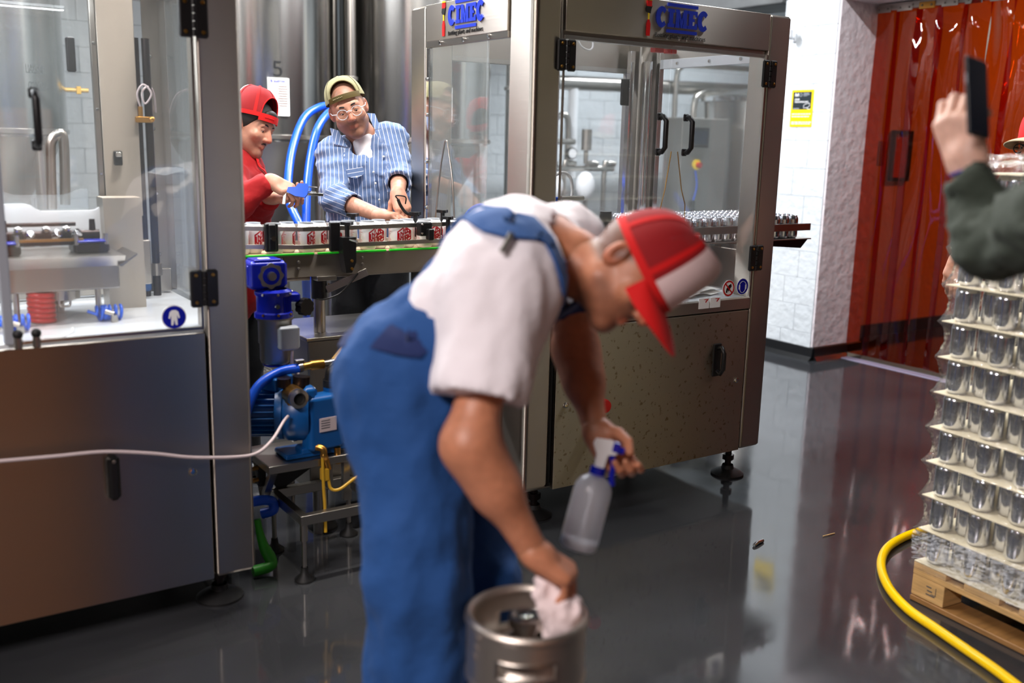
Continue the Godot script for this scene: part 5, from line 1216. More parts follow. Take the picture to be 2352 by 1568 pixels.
func pallet() -> void:
	var yaw := deg_to_rad(-4.5)
	var O := Vector3(2.972, 0, -1.872)
	var X := Basis(Vector3.UP, yaw)
	# local axes: x into the stack, z along the visible face towards the viewer
	var t := thing("wooden_pallet", "pale wooden pallet under the wrapped cans at the right edge", "pallet", O, yaw)
	var L := 1.12; var D := 1.0
	for k in 6:
		put(t, "deck_board", G.new().box(Vector3(D / 2, 0.132, 0.065 + k * 0.198), Vector3(D, 0.022, 0.13), 0.002), "wood")
	for x in [0.05, 0.5, 0.95]: put(t, "stringer_board", G.new().box(Vector3(x, 0.11, L / 2), Vector3(0.1, 0.021, L), 0.002), "wood")
	for x in [0.05, 0.5, 0.95]:
		for z in [0.065, L / 2, L - 0.065]: put(t, "block", G.new().box(Vector3(x, 0.061, z), Vector3(0.1, 0.078, 0.13), 0.003), "wood")
	for x in [0.05, 0.5, 0.95]: put(t, "base_board", G.new().box(Vector3(x, 0.011, L / 2), Vector3(0.11, 0.021, L), 0.004), "wood_wet")
	for k in 3:
		put(t, "stamp_print", G.new().box(Vector3(-0.0006, 0.075 - k * 0.014, 0.07 + k * 0.004), Vector3(0.0008, 0.004, [0.02, 0.02, 0.035][k])), "ink_soft")
	put(t, "stamp_frame", G.new().box(Vector3(-0.0006, 0.066, 0.098), Vector3(0.0008, 0.03, 0.002)).box(Vector3(-0.0006, 0.052, 0.09), Vector3(0.0008, 0.002, 0.02)), "ink_soft")
	var sheet := G.new().box(Vector3(D / 2 - 0.01, 0, L / 2 - 0.01), Vector3(D - 0.02, 0.004, L - 0.02), 0.001).mesh()
	var src := make_can("blank_can", true, "can_steel")
	src.set_meta("base_name", "blank_can")
	used["blank_can"] = 0
	src.scale = Vector3(1.14, 1.02, 1.14)
	tag(src, "", "can", "blank silver cans on the pallet")
	var first := true
	var names := ["bottom", "second", "third", "fourth", "fifth", "sixth", "seventh", "eighth", "ninth", "tenth", "top"]
	for ly in 11:
		var yb := 0.146 + ly * 0.1215
		var s := one("layer_sheet", sheet, "layer_sheet", "cream layer sheet under the %s layer of blank cans on the pallet" % names[ly], "sheet", "layer sheets between the cans", O + Vector3(0, yb, 0))
		s.rotation.y = yaw
		for row in 2:
			for k in 8:
				var p := Vector3(0.052 + row * 0.042, 0, 0.05 + k * 0.14 + (0.07 if row else 0.0))
				var label := "blank silver can, %s from the far corner, %s row, %s layer on the pallet" % [nth(k), "outer" if row == 0 else "inner", names[ly]]
				var c: Node3D = src if first else dup(src, Vector3.ZERO, 0, label)
				c.set_meta("label", label)
				first = false
				c.position = O + X * p + Vector3(0, yb + 0.003, 0)
				c.rotation.y = (ly * 7 + k * 3 + row) * 0.7
	one("layer_sheet", sheet, "layer_sheet", "cream layer sheet lying on top of the wrapped cans", "sheet", "layer sheets between the cans", O + Vector3(0, 0.146 + 11 * 0.1215, 0)).rotation.y = yaw
	# stretch film: pulled in between the sheets, gathered at foot and top
	var peri := [Vector2(0, 0), Vector2(0, L), Vector2(D, L), Vector2(D, 0)]
	var fn := FastNoiseLite.new()
	fn.seed = 3; fn.frequency = 3.0
	var f := func(u: float, v: float) -> Vector3:
		var y := 0.125 + v * 1.42
		var lay := (y - 0.146) / 0.1215
		var ph := lay - floorf(lay)
		var inn := 0.022 * pow(sin(clampf(ph, 0, 1) * PI), 0.7) if y < 1.48 and y > 0.146 else 0.0
		var s := fposmod(u, 1.0) * 4.0
		var i := int(s) % 4
		var a: Vector2 = peri[i]
		var b: Vector2 = peri[(i + 1) % 4]
		var q := a.lerp(b, s - floorf(s))
		var ctr := Vector2(D / 2, L / 2)
		var dl := Vector2(signf(q.x - ctr.x) * smoothstep(0.4, 0.5, absf(q.x - ctr.x)), signf(q.y - ctr.y) * smoothstep(0.45, 0.56, absf(q.y - ctr.y)))
		var nz := fn.get_noise_3d(q.x * 2.0, y * 7.0, q.y * 2.0) * 0.006
		q += dl * (0.012 - inn + nz)
		if v > 0.97: q = q.lerp(ctr, (v - 0.97) * 1.5)
		return Vector3(q.x, y + (0.012 * fn.get_noise_2d(s * 3.0, 5.0) if v > 0.9 else 0.0), q.y)
	var fm := one("stretch_film", G.new().grid(160, 150, f), "film", "clear crinkled stretch film wrapped round the stacked cans", "film", "", O)
	fm.rotation.y = yaw
	var tp := func(u: float, v: float) -> Vector3: return Vector3(0.03 + u * (D - 0.06), 1.535 + 0.02 * fn.get_noise_2d(u * 2.0, v * 2.0) - 0.02 * (absf(u - 0.5) + absf(v - 0.5)), 0.03 + v * (L - 0.06))
	put(fm, "film_top", G.new().grid(40, 40, tp), "film")
	# the gathered turns of film round the foot of the stack
	for k in 3:
		var bf := func(u: float, v: float) -> Vector3:
			var y := 0.158 + k * 0.028 + v * 0.05 + u * 0.05 * (k - 0.4) + 0.006 * fn.get_noise_2d(u * 9.0, v * 2.0 + k * 7.0)
			return Vector3(-0.016 - 0.003 * k - 0.006 * sin(v * PI) + 0.005 * fn.get_noise_2d(u * 3.0, v * 4.0 + k), y, u * L)
		put(fm, "film_band", G.new().grid(90, 8, bf), "film_gathered")

func small_things() -> void:
	# slim keg, spray bottle, cloth, yellow hose, signs
	var k := thing("beer_keg", "slim dull steel keg with a hand slot in its collar, in the foreground", "keg", Vector3(1.0663, 0.6124, -1.5115) * Vector3(1, 0, 1))
	var r := 0.122
	var body := [Vector2(0.0, 0.04), Vector2(0.08, 0.035), Vector2(0.115, 0.06), Vector2(r - 0.004, 0.09), Vector2(r - 0.004, 0.22), Vector2(r, 0.226), Vector2(r, 0.236), Vector2(r - 0.004, 0.242), Vector2(r - 0.004, 0.42), Vector2(r - 0.006, 0.47), Vector2(r - 0.016, 0.502), Vector2(r - 0.045, 0.53), Vector2(0.04, 0.545), Vector2(0.036, 0.55)]
	put(k, "shell", G.new().lathe(body, 56), "keg_steel")
	put(k, "foot_ring", G.new().lathe([Vector2(r - 0.012, 0.09), Vector2(r - 0.002, 0.0), Vector2(r + 0.002, 0.004), Vector2(r, 0.09)], 56), "keg_steel")
	# collar with a rolled rim and two hand slots
	var cg := G.new()
	var nseg := 96
	var y0 := 0.478; var y1 := 0.598
	var slots := [deg_to_rad(124), deg_to_rad(304)]
	var colf := func(a: float, y: float, rr: float) -> Vector3: return Vector3(cos(a) * rr, y, sin(a) * rr)
	for i in nseg:
		var a := TAU * i / nseg; var b := TAU * (i + 1) / nseg
		var mid := (a + b) / 2
		var cut := false
		for s in slots: if absf(wrapf(mid - s, -PI, PI)) < 0.52: cut = true
		var bands := [[y0, y1]] if not cut else [[y0, 0.522], [0.554, y1]]
		for bd in bands:
			for rr in [r, r - 0.003]:
				var sg := 1.0 if rr == r else -1.0
				var na := Vector3(cos(a), 0, sin(a)) * sg; var nb := Vector3(cos(b), 0, sin(b)) * sg
				cg.quad(cg.vert(colf.call(a, bd[0], rr), na), cg.vert(colf.call(b, bd[0], rr), nb), cg.vert(colf.call(b, bd[1], rr), nb), cg.vert(colf.call(a, bd[1], rr), na))
			if cut:
				for e in [bd[0], bd[1]]:
					cg.quad(cg.vert(colf.call(a, e, r), Vector3.UP), cg.vert(colf.call(b, e, r), Vector3.UP), cg.vert(colf.call(b, e, r - 0.003), Vector3.UP), cg.vert(colf.call(a, e, r - 0.003), Vector3.UP))
	var col := put(k, "collar", cg, "keg_steel")
	for s in slots:
		var pts := []
		for i in 18:
			var a: float = s - 0.5 + i * 1.0 / 17
			pts.append(colf.call(a, 0.521, r))
		for i in 18:
			var a: float = s + 0.5 - i * 1.0 / 17
			pts.append(colf.call(a, 0.555, r))
		put(col, "slot_rim", G.new().tube(pts, 0.004, 8, true), "steel_plain")
	put(k, "rim", G.new().lathe([Vector2(r - 0.014, 0.598), Vector2(r - 0.013, 0.606), Vector2(r - 0.004, 0.612), Vector2(r + 0.004, 0.607), Vector2(r + 0.005, 0.598), Vector2(r, 0.592)], 64), "keg_steel")
	put(k, "shoulder_bead", G.new().lathe([Vector2(r - 0.004, 0.47), Vector2(r + 0.003, 0.476), Vector2(r + 0.003, 0.482), Vector2(r, 0.486)], 64), "keg_steel")
	var nk := put(k, "spear_neck", G.new().lathe([Vector2(0.027, 0.54), Vector2(0.027, 0.575), Vector2(0.036, 0.58), Vector2(0.036, 0.6), Vector2(0.03, 0.603), Vector2(0.022, 0.597), Vector2(0.0, 0.596)], 32), "steel_plain")
	put(nk, "valve_seat", G.new().lathe([Vector2(0.021, 0.595), Vector2(0.0205, 0.601), Vector2(0.015, 0.6), Vector2(0.012, 0.592), Vector2(0.006, 0.598), Vector2(0.0, 0.599)], 28), "rubber")
	put(nk, "valve_ball", G.new().ell(Vector3(0, 0.598, 0), Vector3(0.009, 0.004, 0.009), 14), "chrome")
	for i in 3: put(col, "embossed_mark", G.new().box(colf.call(deg_to_rad(176 + i * 3), 0.585 - i * 0.022, r), Vector3(0.004, 0.012, 0.016), 0.002, Basis(Vector3.UP, -deg_to_rad(176 + i * 3))), "keg_steel")
	# yellow hose on the floor
	var hp := [Vector3(4.1346, 0.0180, -1.9845), Vector3(3.9208, 0.0180, -2.0919), Vector3(3.7172, 0.0180, -2.1826), Vector3(3.5538, 0.0180, -2.2072), Vector3(3.3867, 0.0180, -2.2005), Vector3(3.2340, 0.0180, -2.1611), Vector3(3.0841, 0.0180, -2.0734), Vector3(2.9484, 0.0180, -1.9418), Vector3(2.8637, 0.0180, -1.8071), Vector3(2.8236, 0.0180, -1.6819), Vector3(2.7830, 0.0180, -1.5487), Vector3(2.7416, 0.0180, -1.4167), Vector3(2.6792, 0.0180, -1.2628)]
	one("water_hose", G.new().tube(curve(hp, 10), 0.0165, 16), "yellow_hose", "bright yellow water hose curving over the wet floor round the pallet", "hose")
	one("straw_scrap", G.new().tube([Vector3(3.1551, 0.0040, -2.3998), Vector3(3.1915, 0.0050, -2.3966), Vector3(3.2238, 0.0040, -2.3962)], 0.0022, 6), "wood", "small yellowish straw scrap lying on the wet floor before the red curtain", "scrap")
	one("foil_scrap", G.new().tube(curve([Vector3(2.8357, 0.0060, -2.4753), Vector3(2.8619, 0.0090, -2.4816), Vector3(2.9025, 0.0060, -2.4910)], 4), 0.007, 7), "chrome", "small shiny foil scrap on the floor in front of the canning machine", "scrap")
	# yellow warning notice on the pillar
	var s := thing("camera_notice", "yellow and black video surveillance notice on the white pillar", "sign", Vector3(5.806, 1.828, -4.945), -PI / 2)
	put(s, "plate", G.new().box(Vector3.ZERO, Vector3(0.2, 0.262, 0.004), 0.001), "sign_yellow")
	put(s, "dark_field", G.new().box(Vector3(0, 0.054, 0.0022), Vector3(0.168, 0.125, 0.001)), "sign_dark")
	words(s, "heading", "ZONA", "Droid Sans", 0.014, 0.045, Transform3D(Basis(), Vector3(-0.045, 0.064, 0.0032)), "sticker_white", 700, 0.0006)
	words(s, "heading", "VIDEOVIGILADA", "Droid Sans", 0.0115, 0.125, Transform3D(Basis(), Vector3(-0.004, 0.046, 0.0032)), "sticker_white", 700, 0.0006)
	words(s, "brand_mark", "M", "Droid Sans", 0.022, 0.032, Transform3D(Basis(), Vector3(-0.05, 0.096, 0.0032)), "sticker_white", 900, 0.0006)
	put(s, "brand_ring", G.new().lathe([Vector2(0.009, 0), Vector2(0.013, 0.0), Vector2(0.013, 0.0008), Vector2(0.009, 0.0008)], 20, Transform3D(Basis(Vector3.RIGHT, PI / 2), Vector3(-0.014, 0.096, 0.0026))), "grey_plastic")
	put(s, "small_print", G.new().box(Vector3(0.035, 0.106, 0.003), Vector3(0.05, 0.005, 0.0006)).box(Vector3(0.037, 0.097, 0.003), Vector3(0.054, 0.005, 0.0006)).box(Vector3(0.026, 0.088, 0.003), Vector3(0.034, 0.003, 0.0006)).box(Vector3(-0.05, -0.001, 0.003), Vector3(0.056, 0.006, 0.0006)), "grey_plastic")
	put(s, "camera_emblem", G.new().tube([Vector3(0.018, 0.02, 0.003), Vector3(0.03, 0.03, 0.003), Vector3(0.068, 0.036, 0.003), Vector3(0.074, 0.02, 0.003), Vector3(0.062, 0.008, 0.003), Vector3(0.05, 0.004, 0.003), Vector3(0.02, 0.003, 0.003)], 0.002, 6, true).tube([Vector3(0.05, 0.004, 0.003), Vector3(0.056, -0.005, 0.003), Vector3(0.08, -0.006, 0.003)], 0.002, 6), "sticker_white")
	var ln := G.new()
	var rng := RandomNumberGenerator.new()
	rng.seed = 4
	for y in [-0.04, -0.058, -0.098, -0.11]:
		var x := -0.085
		while x < 0.075:
			var w := rng.randf_range(0.01, 0.03)
			ln.box(Vector3(x + w / 2, y, 0.0024), Vector3(w, 0.007, 0.0006))
			x += w + 0.005
	put(s, "notice_print", ln, "paper")
	# little white sensor high on the pillar
	s = thing("wall_sensor", "small white bracketed sensor high on the white pillar", "sensor", Vector3(5.81, 2.33, -5.06), -PI / 2)
	put(s, "bracket", G.new().box(Vector3(0, 0, 0.01), Vector3(0.03, 0.06, 0.02), 0.004).cyl(Vector3(0, 0, 0.01), Vector3(0.01, -0.01, 0.06), 0.01), "white_plastic")
	put(s, "head", G.new().box(Vector3(0.015, 0.02, 0.08), Vector3(0.05, 0.07, 0.05), 0.015), "white_plastic")
	# cartons and a red extinguisher added behind the viewer to tint the steel reflections
	for i in 8:
		var b := thing("carton", ["bottom left brown carton added behind the viewer", "bottom right brown carton added behind the viewer", "middle left brown carton added behind the viewer", "middle right brown carton added behind the viewer", "third left brown carton from the floor added behind the viewer", "third right brown carton from the floor added behind the viewer", "top left brown carton added behind the viewer", "top right brown carton added behind the viewer"][i], "carton", Vector3(0.3 + (i % 2) * 0.52, (i / 2) * 0.42, 1.0))
		put(b, "box", G.new().box(Vector3(0, 0.205, 0), Vector3(0.5, 0.41, 0.5), 0.004), "carton")
		put(b, "tape", G.new().box(Vector3(0, 0.205, -0.251), Vector3(0.06, 0.41, 0.001)), "cream_belt")
	var fe := thing("added_extinguisher", "red fire extinguisher added on the floor behind the viewer, beside the cartons", "extinguisher", Vector3(1.85, 0, 0.75))  # added out of view to give the steel panel a red reflection
	put(fe, "cylinder", G.new().lathe([Vector2(0.0, 0.0), Vector2(0.085, 0.0), Vector2(0.1, 0.02), Vector2(0.1, 0.62), Vector2(0.085, 0.68), Vector2(0.035, 0.72), Vector2(0.03, 0.75)], 28), "red_plastic")
	put(fe, "valve", G.new().cyl(Vector3(0, 0.74, 0), Vector3(0, 0.8, 0), 0.02).box(Vector3(0.03, 0.82, 0), Vector3(0.14, 0.02, 0.025), 0.006), "black_plastic")
	put(fe, "discharge_hose", G.new().tube(curve([Vector3(0.02, 0.78, 0), Vector3(-0.08, 0.76, 0.02), Vector3(-0.12, 0.6, 0.03), Vector3(-0.12, 0.3, 0.03)], 6), 0.01, 8), "rubber")


class Field:
	# a distance field on a grid; shapes are joined with a smooth minimum and meshed as surface nets
	var o: Vector3
	var h: float
	var nx: int
	var ny: int
	var nz: int
	var a := PackedFloat32Array()
	func _init(lo: Vector3, hi: Vector3, cell: float) -> void:
		o = lo; h = cell
		nx = int(ceil((hi.x - lo.x) / h)) + 2
		ny = int(ceil((hi.y - lo.y) / h)) + 2
		nz = int(ceil((hi.z - lo.z) / h)) + 2
		a.resize(nx * ny * nz)
		a.fill(1.0)
	func span(lo: Vector3, hi: Vector3) -> Array:
		return [maxi(0, int((lo.x - o.x) / h)), mini(nx - 1, int((hi.x - o.x) / h) + 1), maxi(0, int((lo.y - o.y) / h)), mini(ny - 1, int((hi.y - o.y) / h) + 1), maxi(0, int((lo.z - o.z) / h)), mini(nz - 1, int((hi.z - o.z) / h) + 1)]
	func cap(p: Vector3, q: Vector3, ra: float, rb: float, k := 0.02, mode := 0, flat := false) -> void:
		# mode 0 joins, 1 cuts away
		var rm := maxf(ra, rb) + k + h * 2.5
		var e := Vector3(rm, rm, rm)
		var s := span(p.min(q) - e, p.max(q) + e)
		var b := q - p
		var L := b.length()
		var inv := 1.0 / maxf(b.length_squared(), 1e-9)
		var dr := rb - ra
		var ik := 1.0 / maxf(k, 1e-5)
		for z in range(s[4], s[5] + 1):
			var pz := o.z + z * h - p.z
			for y in range(s[2], s[3] + 1):
				var py := o.y + y * h - p.y
				var row := (z * ny + y) * nx
				var byz := py * b.y + pz * b.z
				for x in range(s[0], s[1] + 1):
					var px := o.x + x * h - p.x
					var tt := (px * b.x + byz) * inv
					var t := clampf(tt, 0.0, 1.0)
					var dx := px - b.x * t
					var dy := py - b.y * t
					var dz := pz - b.z * t
					var d := sqrt(dx * dx + dy * dy + dz * dz) - ra - dr * t
					if flat: d = maxf(d, (tt - 1.0) * L)
					var v := a[row + x]
					if mode == 0:
						var m := maxf(k - absf(v - d), 0.0)
						a[row + x] = minf(v, d) - m * m * ik * 0.25
					else:
						var m := maxf(k - absf(v + d), 0.0)
						a[row + x] = maxf(v, -d) + m * m * ik * 0.25
	func ell(c: Vector3, r: Vector3, q := Basis(), k := 0.02, mode := 0) -> void:
		var rm := maxf(r.x, maxf(r.y, r.z)) + k + h * 2.5
		var e := Vector3(rm, rm, rm)
		var s := span(c - e, c + e)
		var ik := 1.0 / maxf(k, 1e-5)
		var ax := q.x / r.x
		var ay := q.y / r.y
		var az := q.z / r.z
		var bx := ax / r.x
		var by := ay / r.y
		var bz := az / r.z
		for z in range(s[4], s[5] + 1):
			for y in range(s[2], s[3] + 1):
				var row := (z * ny + y) * nx
				for x in range(s[0], s[1] + 1):
					var p := Vector3(o.x + x * h, o.y + y * h, o.z + z * h) - c
					var k0 := Vector3(p.dot(ax), p.dot(ay), p.dot(az)).length()
					var k1 := Vector3(p.dot(bx), p.dot(by), p.dot(bz)).length()
					var d := k0 * (k0 - 1.0) / maxf(k1, 1e-6)
					var v := a[row + x]
					if mode == 0:
						var m := maxf(k - absf(v - d), 0.0)
						a[row + x] = minf(v, d) - m * m * ik * 0.25
					else:
						var m := maxf(k - absf(v + d), 0.0)
						a[row + x] = maxf(v, -d) + m * m * ik * 0.25
	func clip(p0: Vector3, n: Vector3) -> void:
		# keeps the side that n points away from
		for z in nz:
			for y in ny:
				var row := (z * ny + y) * nx
				var d := (o + Vector3(0, y * h, z * h) - p0).dot(n)
				var st := n.x * h
				for x in nx:
					if a[row + x] < d: a[row + x] = d
					d += st
	func wrinkle(fold: FastNoiseLite, amp: float, squash: Vector3) -> void:
		var near := h * 2.0 + amp
		for z in nz:
			for y in ny:
				var i := (z * ny + y) * nx
				for x in nx:
					var v := a[i + x]
					if v < near and v > -near: a[i + x] = v - amp * fold.get_noise_3dv((o + Vector3(x, y, z) * h) * squash)
	func at(p: Vector3) -> float:
		var g := (p - o) / h
		var x := int(g.x); var y := int(g.y); var z := int(g.z)
		if x < 0 or y < 0 or z < 0 or x >= nx - 1 or y >= ny - 1 or z >= nz - 1: return 1.0
		var f := g - Vector3(x, y, z)
		var i := (z * ny + y) * nx + x
		var j := i + nx * ny
		return lerpf(lerpf(lerpf(a[i], a[i + 1], f.x), lerpf(a[i + nx], a[i + nx + 1], f.x), f.y), lerpf(lerpf(a[j], a[j + 1], f.x), lerpf(a[j + nx], a[j + nx + 1], f.x), f.y), f.z)
	func grad(p: Vector3) -> Vector3:
		return Vector3(at(p + Vector3(h, 0, 0)) - at(p - Vector3(h, 0, 0)), at(p + Vector3(0, h, 0)) - at(p - Vector3(0, h, 0)), at(p + Vector3(0, 0, h)) - at(p - Vector3(0, 0, h))).normalized()
	func hit(from: Vector3, dir: Vector3, t0: float, t1: float) -> Vector3:
		var t := t0
		while t < t1:
			var p := from + dir * t
			var d := at(p)
			if d < 0.001: return p
			t += maxf(d * 0.6, 0.002) if d < 0.9 else 0.01
		return from + dir * (t0 + t1) * 0.5
	func net(g: G, fold: FastNoiseLite = null, amp := 0.0, squash := Vector3.ONE) -> void:
		var id := {}
		var step := [0, 1, nx, nx + 1, nx * ny, nx * ny + 1, nx * ny + nx, nx * ny + nx + 1]
		var base := g.v.size()
		var near := h * 3.4
		if fold: wrinkle(fold, amp, squash)
		for z in nz - 1:
			for y in ny - 1:
				var i := (z * ny + y) * nx
				for x in nx - 1:
					var k := i + x
					if absf(a[k]) > near: continue
					var c0 := a[k]; var c1 := a[k + 1]; var c2 := a[k + step[2]]; var c3 := a[k + step[3]]
					var c4 := a[k + step[4]]; var c5 := a[k + step[5]]; var c6 := a[k + step[6]]; var c7 := a[k + step[7]]
					var neg := int(c0 < 0) + int(c1 < 0) + int(c2 < 0) + int(c3 < 0) + int(c4 < 0) + int(c5 < 0) + int(c6 < 0) + int(c7 < 0)
					if neg == 0 or neg == 8: continue
					var s := Vector3.ZERO
					var n := 0
					if (c0 < 0) != (c1 < 0): s += Vector3(c0 / (c0 - c1), 0, 0); n += 1
					if (c2 < 0) != (c3 < 0): s += Vector3(c2 / (c2 - c3), 1, 0); n += 1
					if (c4 < 0) != (c5 < 0): s += Vector3(c4 / (c4 - c5), 0, 1); n += 1
					if (c6 < 0) != (c7 < 0): s += Vector3(c6 / (c6 - c7), 1, 1); n += 1
					if (c0 < 0) != (c2 < 0): s += Vector3(0, c0 / (c0 - c2), 0); n += 1
					if (c1 < 0) != (c3 < 0): s += Vector3(1, c1 / (c1 - c3), 0); n += 1
					if (c4 < 0) != (c6 < 0): s += Vector3(0, c4 / (c4 - c6), 1); n += 1
					if (c5 < 0) != (c7 < 0): s += Vector3(1, c5 / (c5 - c7), 1); n += 1
					if (c0 < 0) != (c4 < 0): s += Vector3(0, 0, c0 / (c0 - c4)); n += 1
					if (c1 < 0) != (c5 < 0): s += Vector3(1, 0, c1 / (c1 - c5)); n += 1
					if (c2 < 0) != (c6 < 0): s += Vector3(0, 1, c2 / (c2 - c6)); n += 1
					if (c3 < 0) != (c7 < 0): s += Vector3(1, 1, c3 / (c3 - c7)); n += 1
					var p := o + (Vector3(x, y, z) + s / n) * h
					var nn := Vector3(c1 + c3 + c5 + c7 - c0 - c2 - c4 - c6, c2 + c3 + c6 + c7 - c0 - c1 - c4 - c5, c4 + c5 + c6 + c7 - c0 - c1 - c2 - c3).normalized()
					id[k] = g.vert(p, nn)
		var ax := [1, nx, nx * ny]
		for k in id:
			for e in 3:
				# the edge from corner k along axis e is shared by four cells
				var u: int = ax[(e + 1) % 3]
				var w: int = ax[(e + 2) % 3]
				if (a[k] < 0) == (a[k + ax[e]] < 0): continue
				if id.has(k - u) and id.has(k - w) and id.has(k - u - w):
					g.quad(id[k], id[k - u], id[k - u - w], id[k - w])
		# steadier normals from the faces
		var acc := PackedVector3Array()
		acc.resize(g.v.size() - base)
		var q := g.ix.size() - 3
		while q >= 0:
			var i0 := g.ix[q]; var i1 := g.ix[q + 1]; var i2 := g.ix[q + 2]
			if i0 < base or i1 < base or i2 < base: break
			var fn := (g.v[i2] - g.v[i0]).cross(g.v[i1] - g.v[i0])
			acc[i0 - base] += fn; acc[i1 - base] += fn; acc[i2 - base] += fn
			q -= 3
		for i in acc.size():
			if acc[i].length_squared() > 1e-18: g.n[base + i] = acc[i].normalized()

func frame(up: Vector3, fwd: Vector3) -> Basis:
	# columns: the person's left, up, forward
	var f := fwd.normalized()
	var l := up.cross(f).normalized()
	return Basis(l, f.cross(l), f)

func head(g: G, c: Vector3, q: Basis, sc: float, neck_to: Vector3, neck_r := 0.056, beard := 0.5, crop := 0.0) -> void:
	var lo := c - Vector3.ONE * 0.17 * sc
	var hi := c + Vector3.ONE * 0.17 * sc
	var mid := c.lerp(neck_to, 0.75)
	lo = lo.min(mid - Vector3.ONE * 0.1); hi = hi.max(mid + Vector3.ONE * 0.1)
	var F := Field.new(lo, hi, 0.0036)
	var P := func(x: float, y: float, z: float) -> Vector3: return c + q * (Vector3(x, y, z) * sc)
	F.ell(P.call(0, 0.032, -0.016), Vector3(0.076, 0.092, 0.096) * sc, q, 0.02)
	F.ell(P.call(0, -0.032, 0.03), Vector3(0.062, 0.088, 0.066) * sc, q, 0.035)
	F.cap(P.call(-0.05, -0.062, 0.0), P.call(-0.012, -0.104, 0.066), 0.02 * sc, 0.018 * sc, 0.03)
	F.cap(P.call(0.05, -0.062, 0.0), P.call(0.012, -0.104, 0.066), 0.02 * sc, 0.018 * sc, 0.03)
	F.ell(P.call(0, -0.104, 0.072), Vector3(0.022, 0.017, 0.016) * sc, q, 0.016)
	F.cap(P.call(-0.036, 0.024, 0.076), P.call(0.036, 0.024, 0.076), 0.013 * sc, 0.013 * sc, 0.02)
	for s in [-1, 1]:
		F.ell(P.call(0.032 * s, 0.004, 0.104), Vector3(0.02, 0.013, 0.02) * sc, q, 0.014, 1)
		F.ell(P.call(0.046 * s, -0.026, 0.068), Vector3(0.022, 0.018, 0.018) * sc, q, 0.022)
	F.cap(P.call(0, 0.012, 0.09), P.call(0, -0.03, 0.112), 0.008 * sc, 0.0125 * sc, 0.012)
	for s in [-1, 1]:
		F.ell(P.call(0.011 * s, -0.034, 0.1), Vector3(0.0085, 0.008, 0.011) * sc, q, 0.006)
		F.cap(P.call(0, -0.0635, 0.0925), P.call(0.02 * s, -0.066, 0.083), 0.005 * sc, 0.0035 * sc, 0.006)
		F.cap(P.call(0, -0.0725, 0.0915), P.call(0.017 * s, -0.07, 0.083), 0.0055 * sc, 0.0035 * sc, 0.006)
		F.ell(P.call(0.079 * s, -0.006, -0.012), Vector3(0.011, 0.033, 0.02) * sc, q * Basis(Vector3.UP, -0.35 * s), 0.006)
		F.ell(P.call(0.087 * s, -0.002, -0.006), Vector3(0.006, 0.02, 0.011) * sc, q, 0.005, 1)
		F.cap(P.call(0.026 * s, 0.004, 0.075), P.call(0.04 * s, 0.004, 0.07), 0.0125 * sc, 0.0125 * sc, 0.004)
	F.cap(P.call(0, -0.068, -0.022), neck_to, neck_r * sc, neck_r * sc * 1.12, 0.03)
	var first := g.v.size()
	for i in range(g.col.size(), first): g.col.append(Color.WHITE)
	F.net(g)
	var qt := q.transposed()
	for i in range(first, g.v.size()):
		var p := qt * (g.v[i] - c) / sc
		var k := Color.WHITE
		var red := smoothstep(0.012, 0.0, absf(absf(p.x) - 0.085)) * smoothstep(0.04, 0.02, absf(p.y + 0.005)) + smoothstep(0.095, 0.115, p.z)
		k = k.lerp(Color(1.0, 0.72, 0.66), clampf(red, 0, 1) * 0.8)
		var b := smoothstep(-0.035, -0.06, p.y + absf(p.x) * 0.25 - 0.012) * smoothstep(-0.01, 0.02, p.z) * smoothstep(-0.15, -0.12, p.y)
		b = maxf(b, smoothstep(0.012, 0.006, absf(p.y + 0.052)) * smoothstep(0.075, 0.09, p.z) * smoothstep(0.034, 0.026, absf(p.x)))
		k = k.lerp(Color(0.30, 0.25, 0.24), b * beard)
		var lip := smoothstep(0.011, 0.006, absf(p.y + 0.067)) * smoothstep(0.078, 0.086, p.z) * smoothstep(0.024, 0.017, absf(p.x))
		k = k.lerp(Color(0.85, 0.5, 0.47), lip * 0.55)
		var hh := smoothstep(-0.004, 0.012, 0.55 * p.y - 0.83 * (p.z - 0.014)) * smoothstep(-0.055, -0.035, p.y) * smoothstep(0.088, 0.08, absf(p.x))
		k = k.lerp(Color(0.10, 0.085, 0.08), hh * crop)
		k.a = 1.0
		g.col.append(k)

func face_parts(t: Node3D, c: Vector3, q: Basis, sc: float, brow: String, gaze := Vector3(0, -0.35, 1)) -> void:
	var xf := Transform3D(q.scaled(Vector3.ONE * sc) if false else q * Basis.from_scale(Vector3.ONE * sc), c)
	for s in [-1, 1]:
		var e := put(t, "eye", G.new().ell(xf * Vector3(0.031 * s, 0.003, 0.0775), Vector3.ONE * 0.0118 * sc, 14, q), "eye_white")
		put(e, "iris", G.new().ell(xf * (Vector3(0.031 * s, 0.003, 0.0775) + gaze.normalized() * 0.0075), Vector3(0.0055, 0.0055, 0.0055) * sc, 12, q), "hair_dark")
		put(t, "eyelid", G.new().ell(xf * Vector3(0.031 * s, 0.0062, 0.0778), Vector3(0.0138, 0.0122, 0.0126) * sc, 14, q), "skin")
		put(t, "eyebrow", G.new().tube(curve([xf * Vector3(0.014 * s, 0.025, 0.0915), xf * Vector3(0.031 * s, 0.029, 0.0895), xf * Vector3(0.051 * s, 0.023, 0.077)], 4), [0.0022 * sc, 0.0035 * sc, 0.0038 * sc, 0.0038 * sc, 0.0038 * sc, 0.0035 * sc, 0.003 * sc, 0.0024 * sc, 0.001], 6), brow)

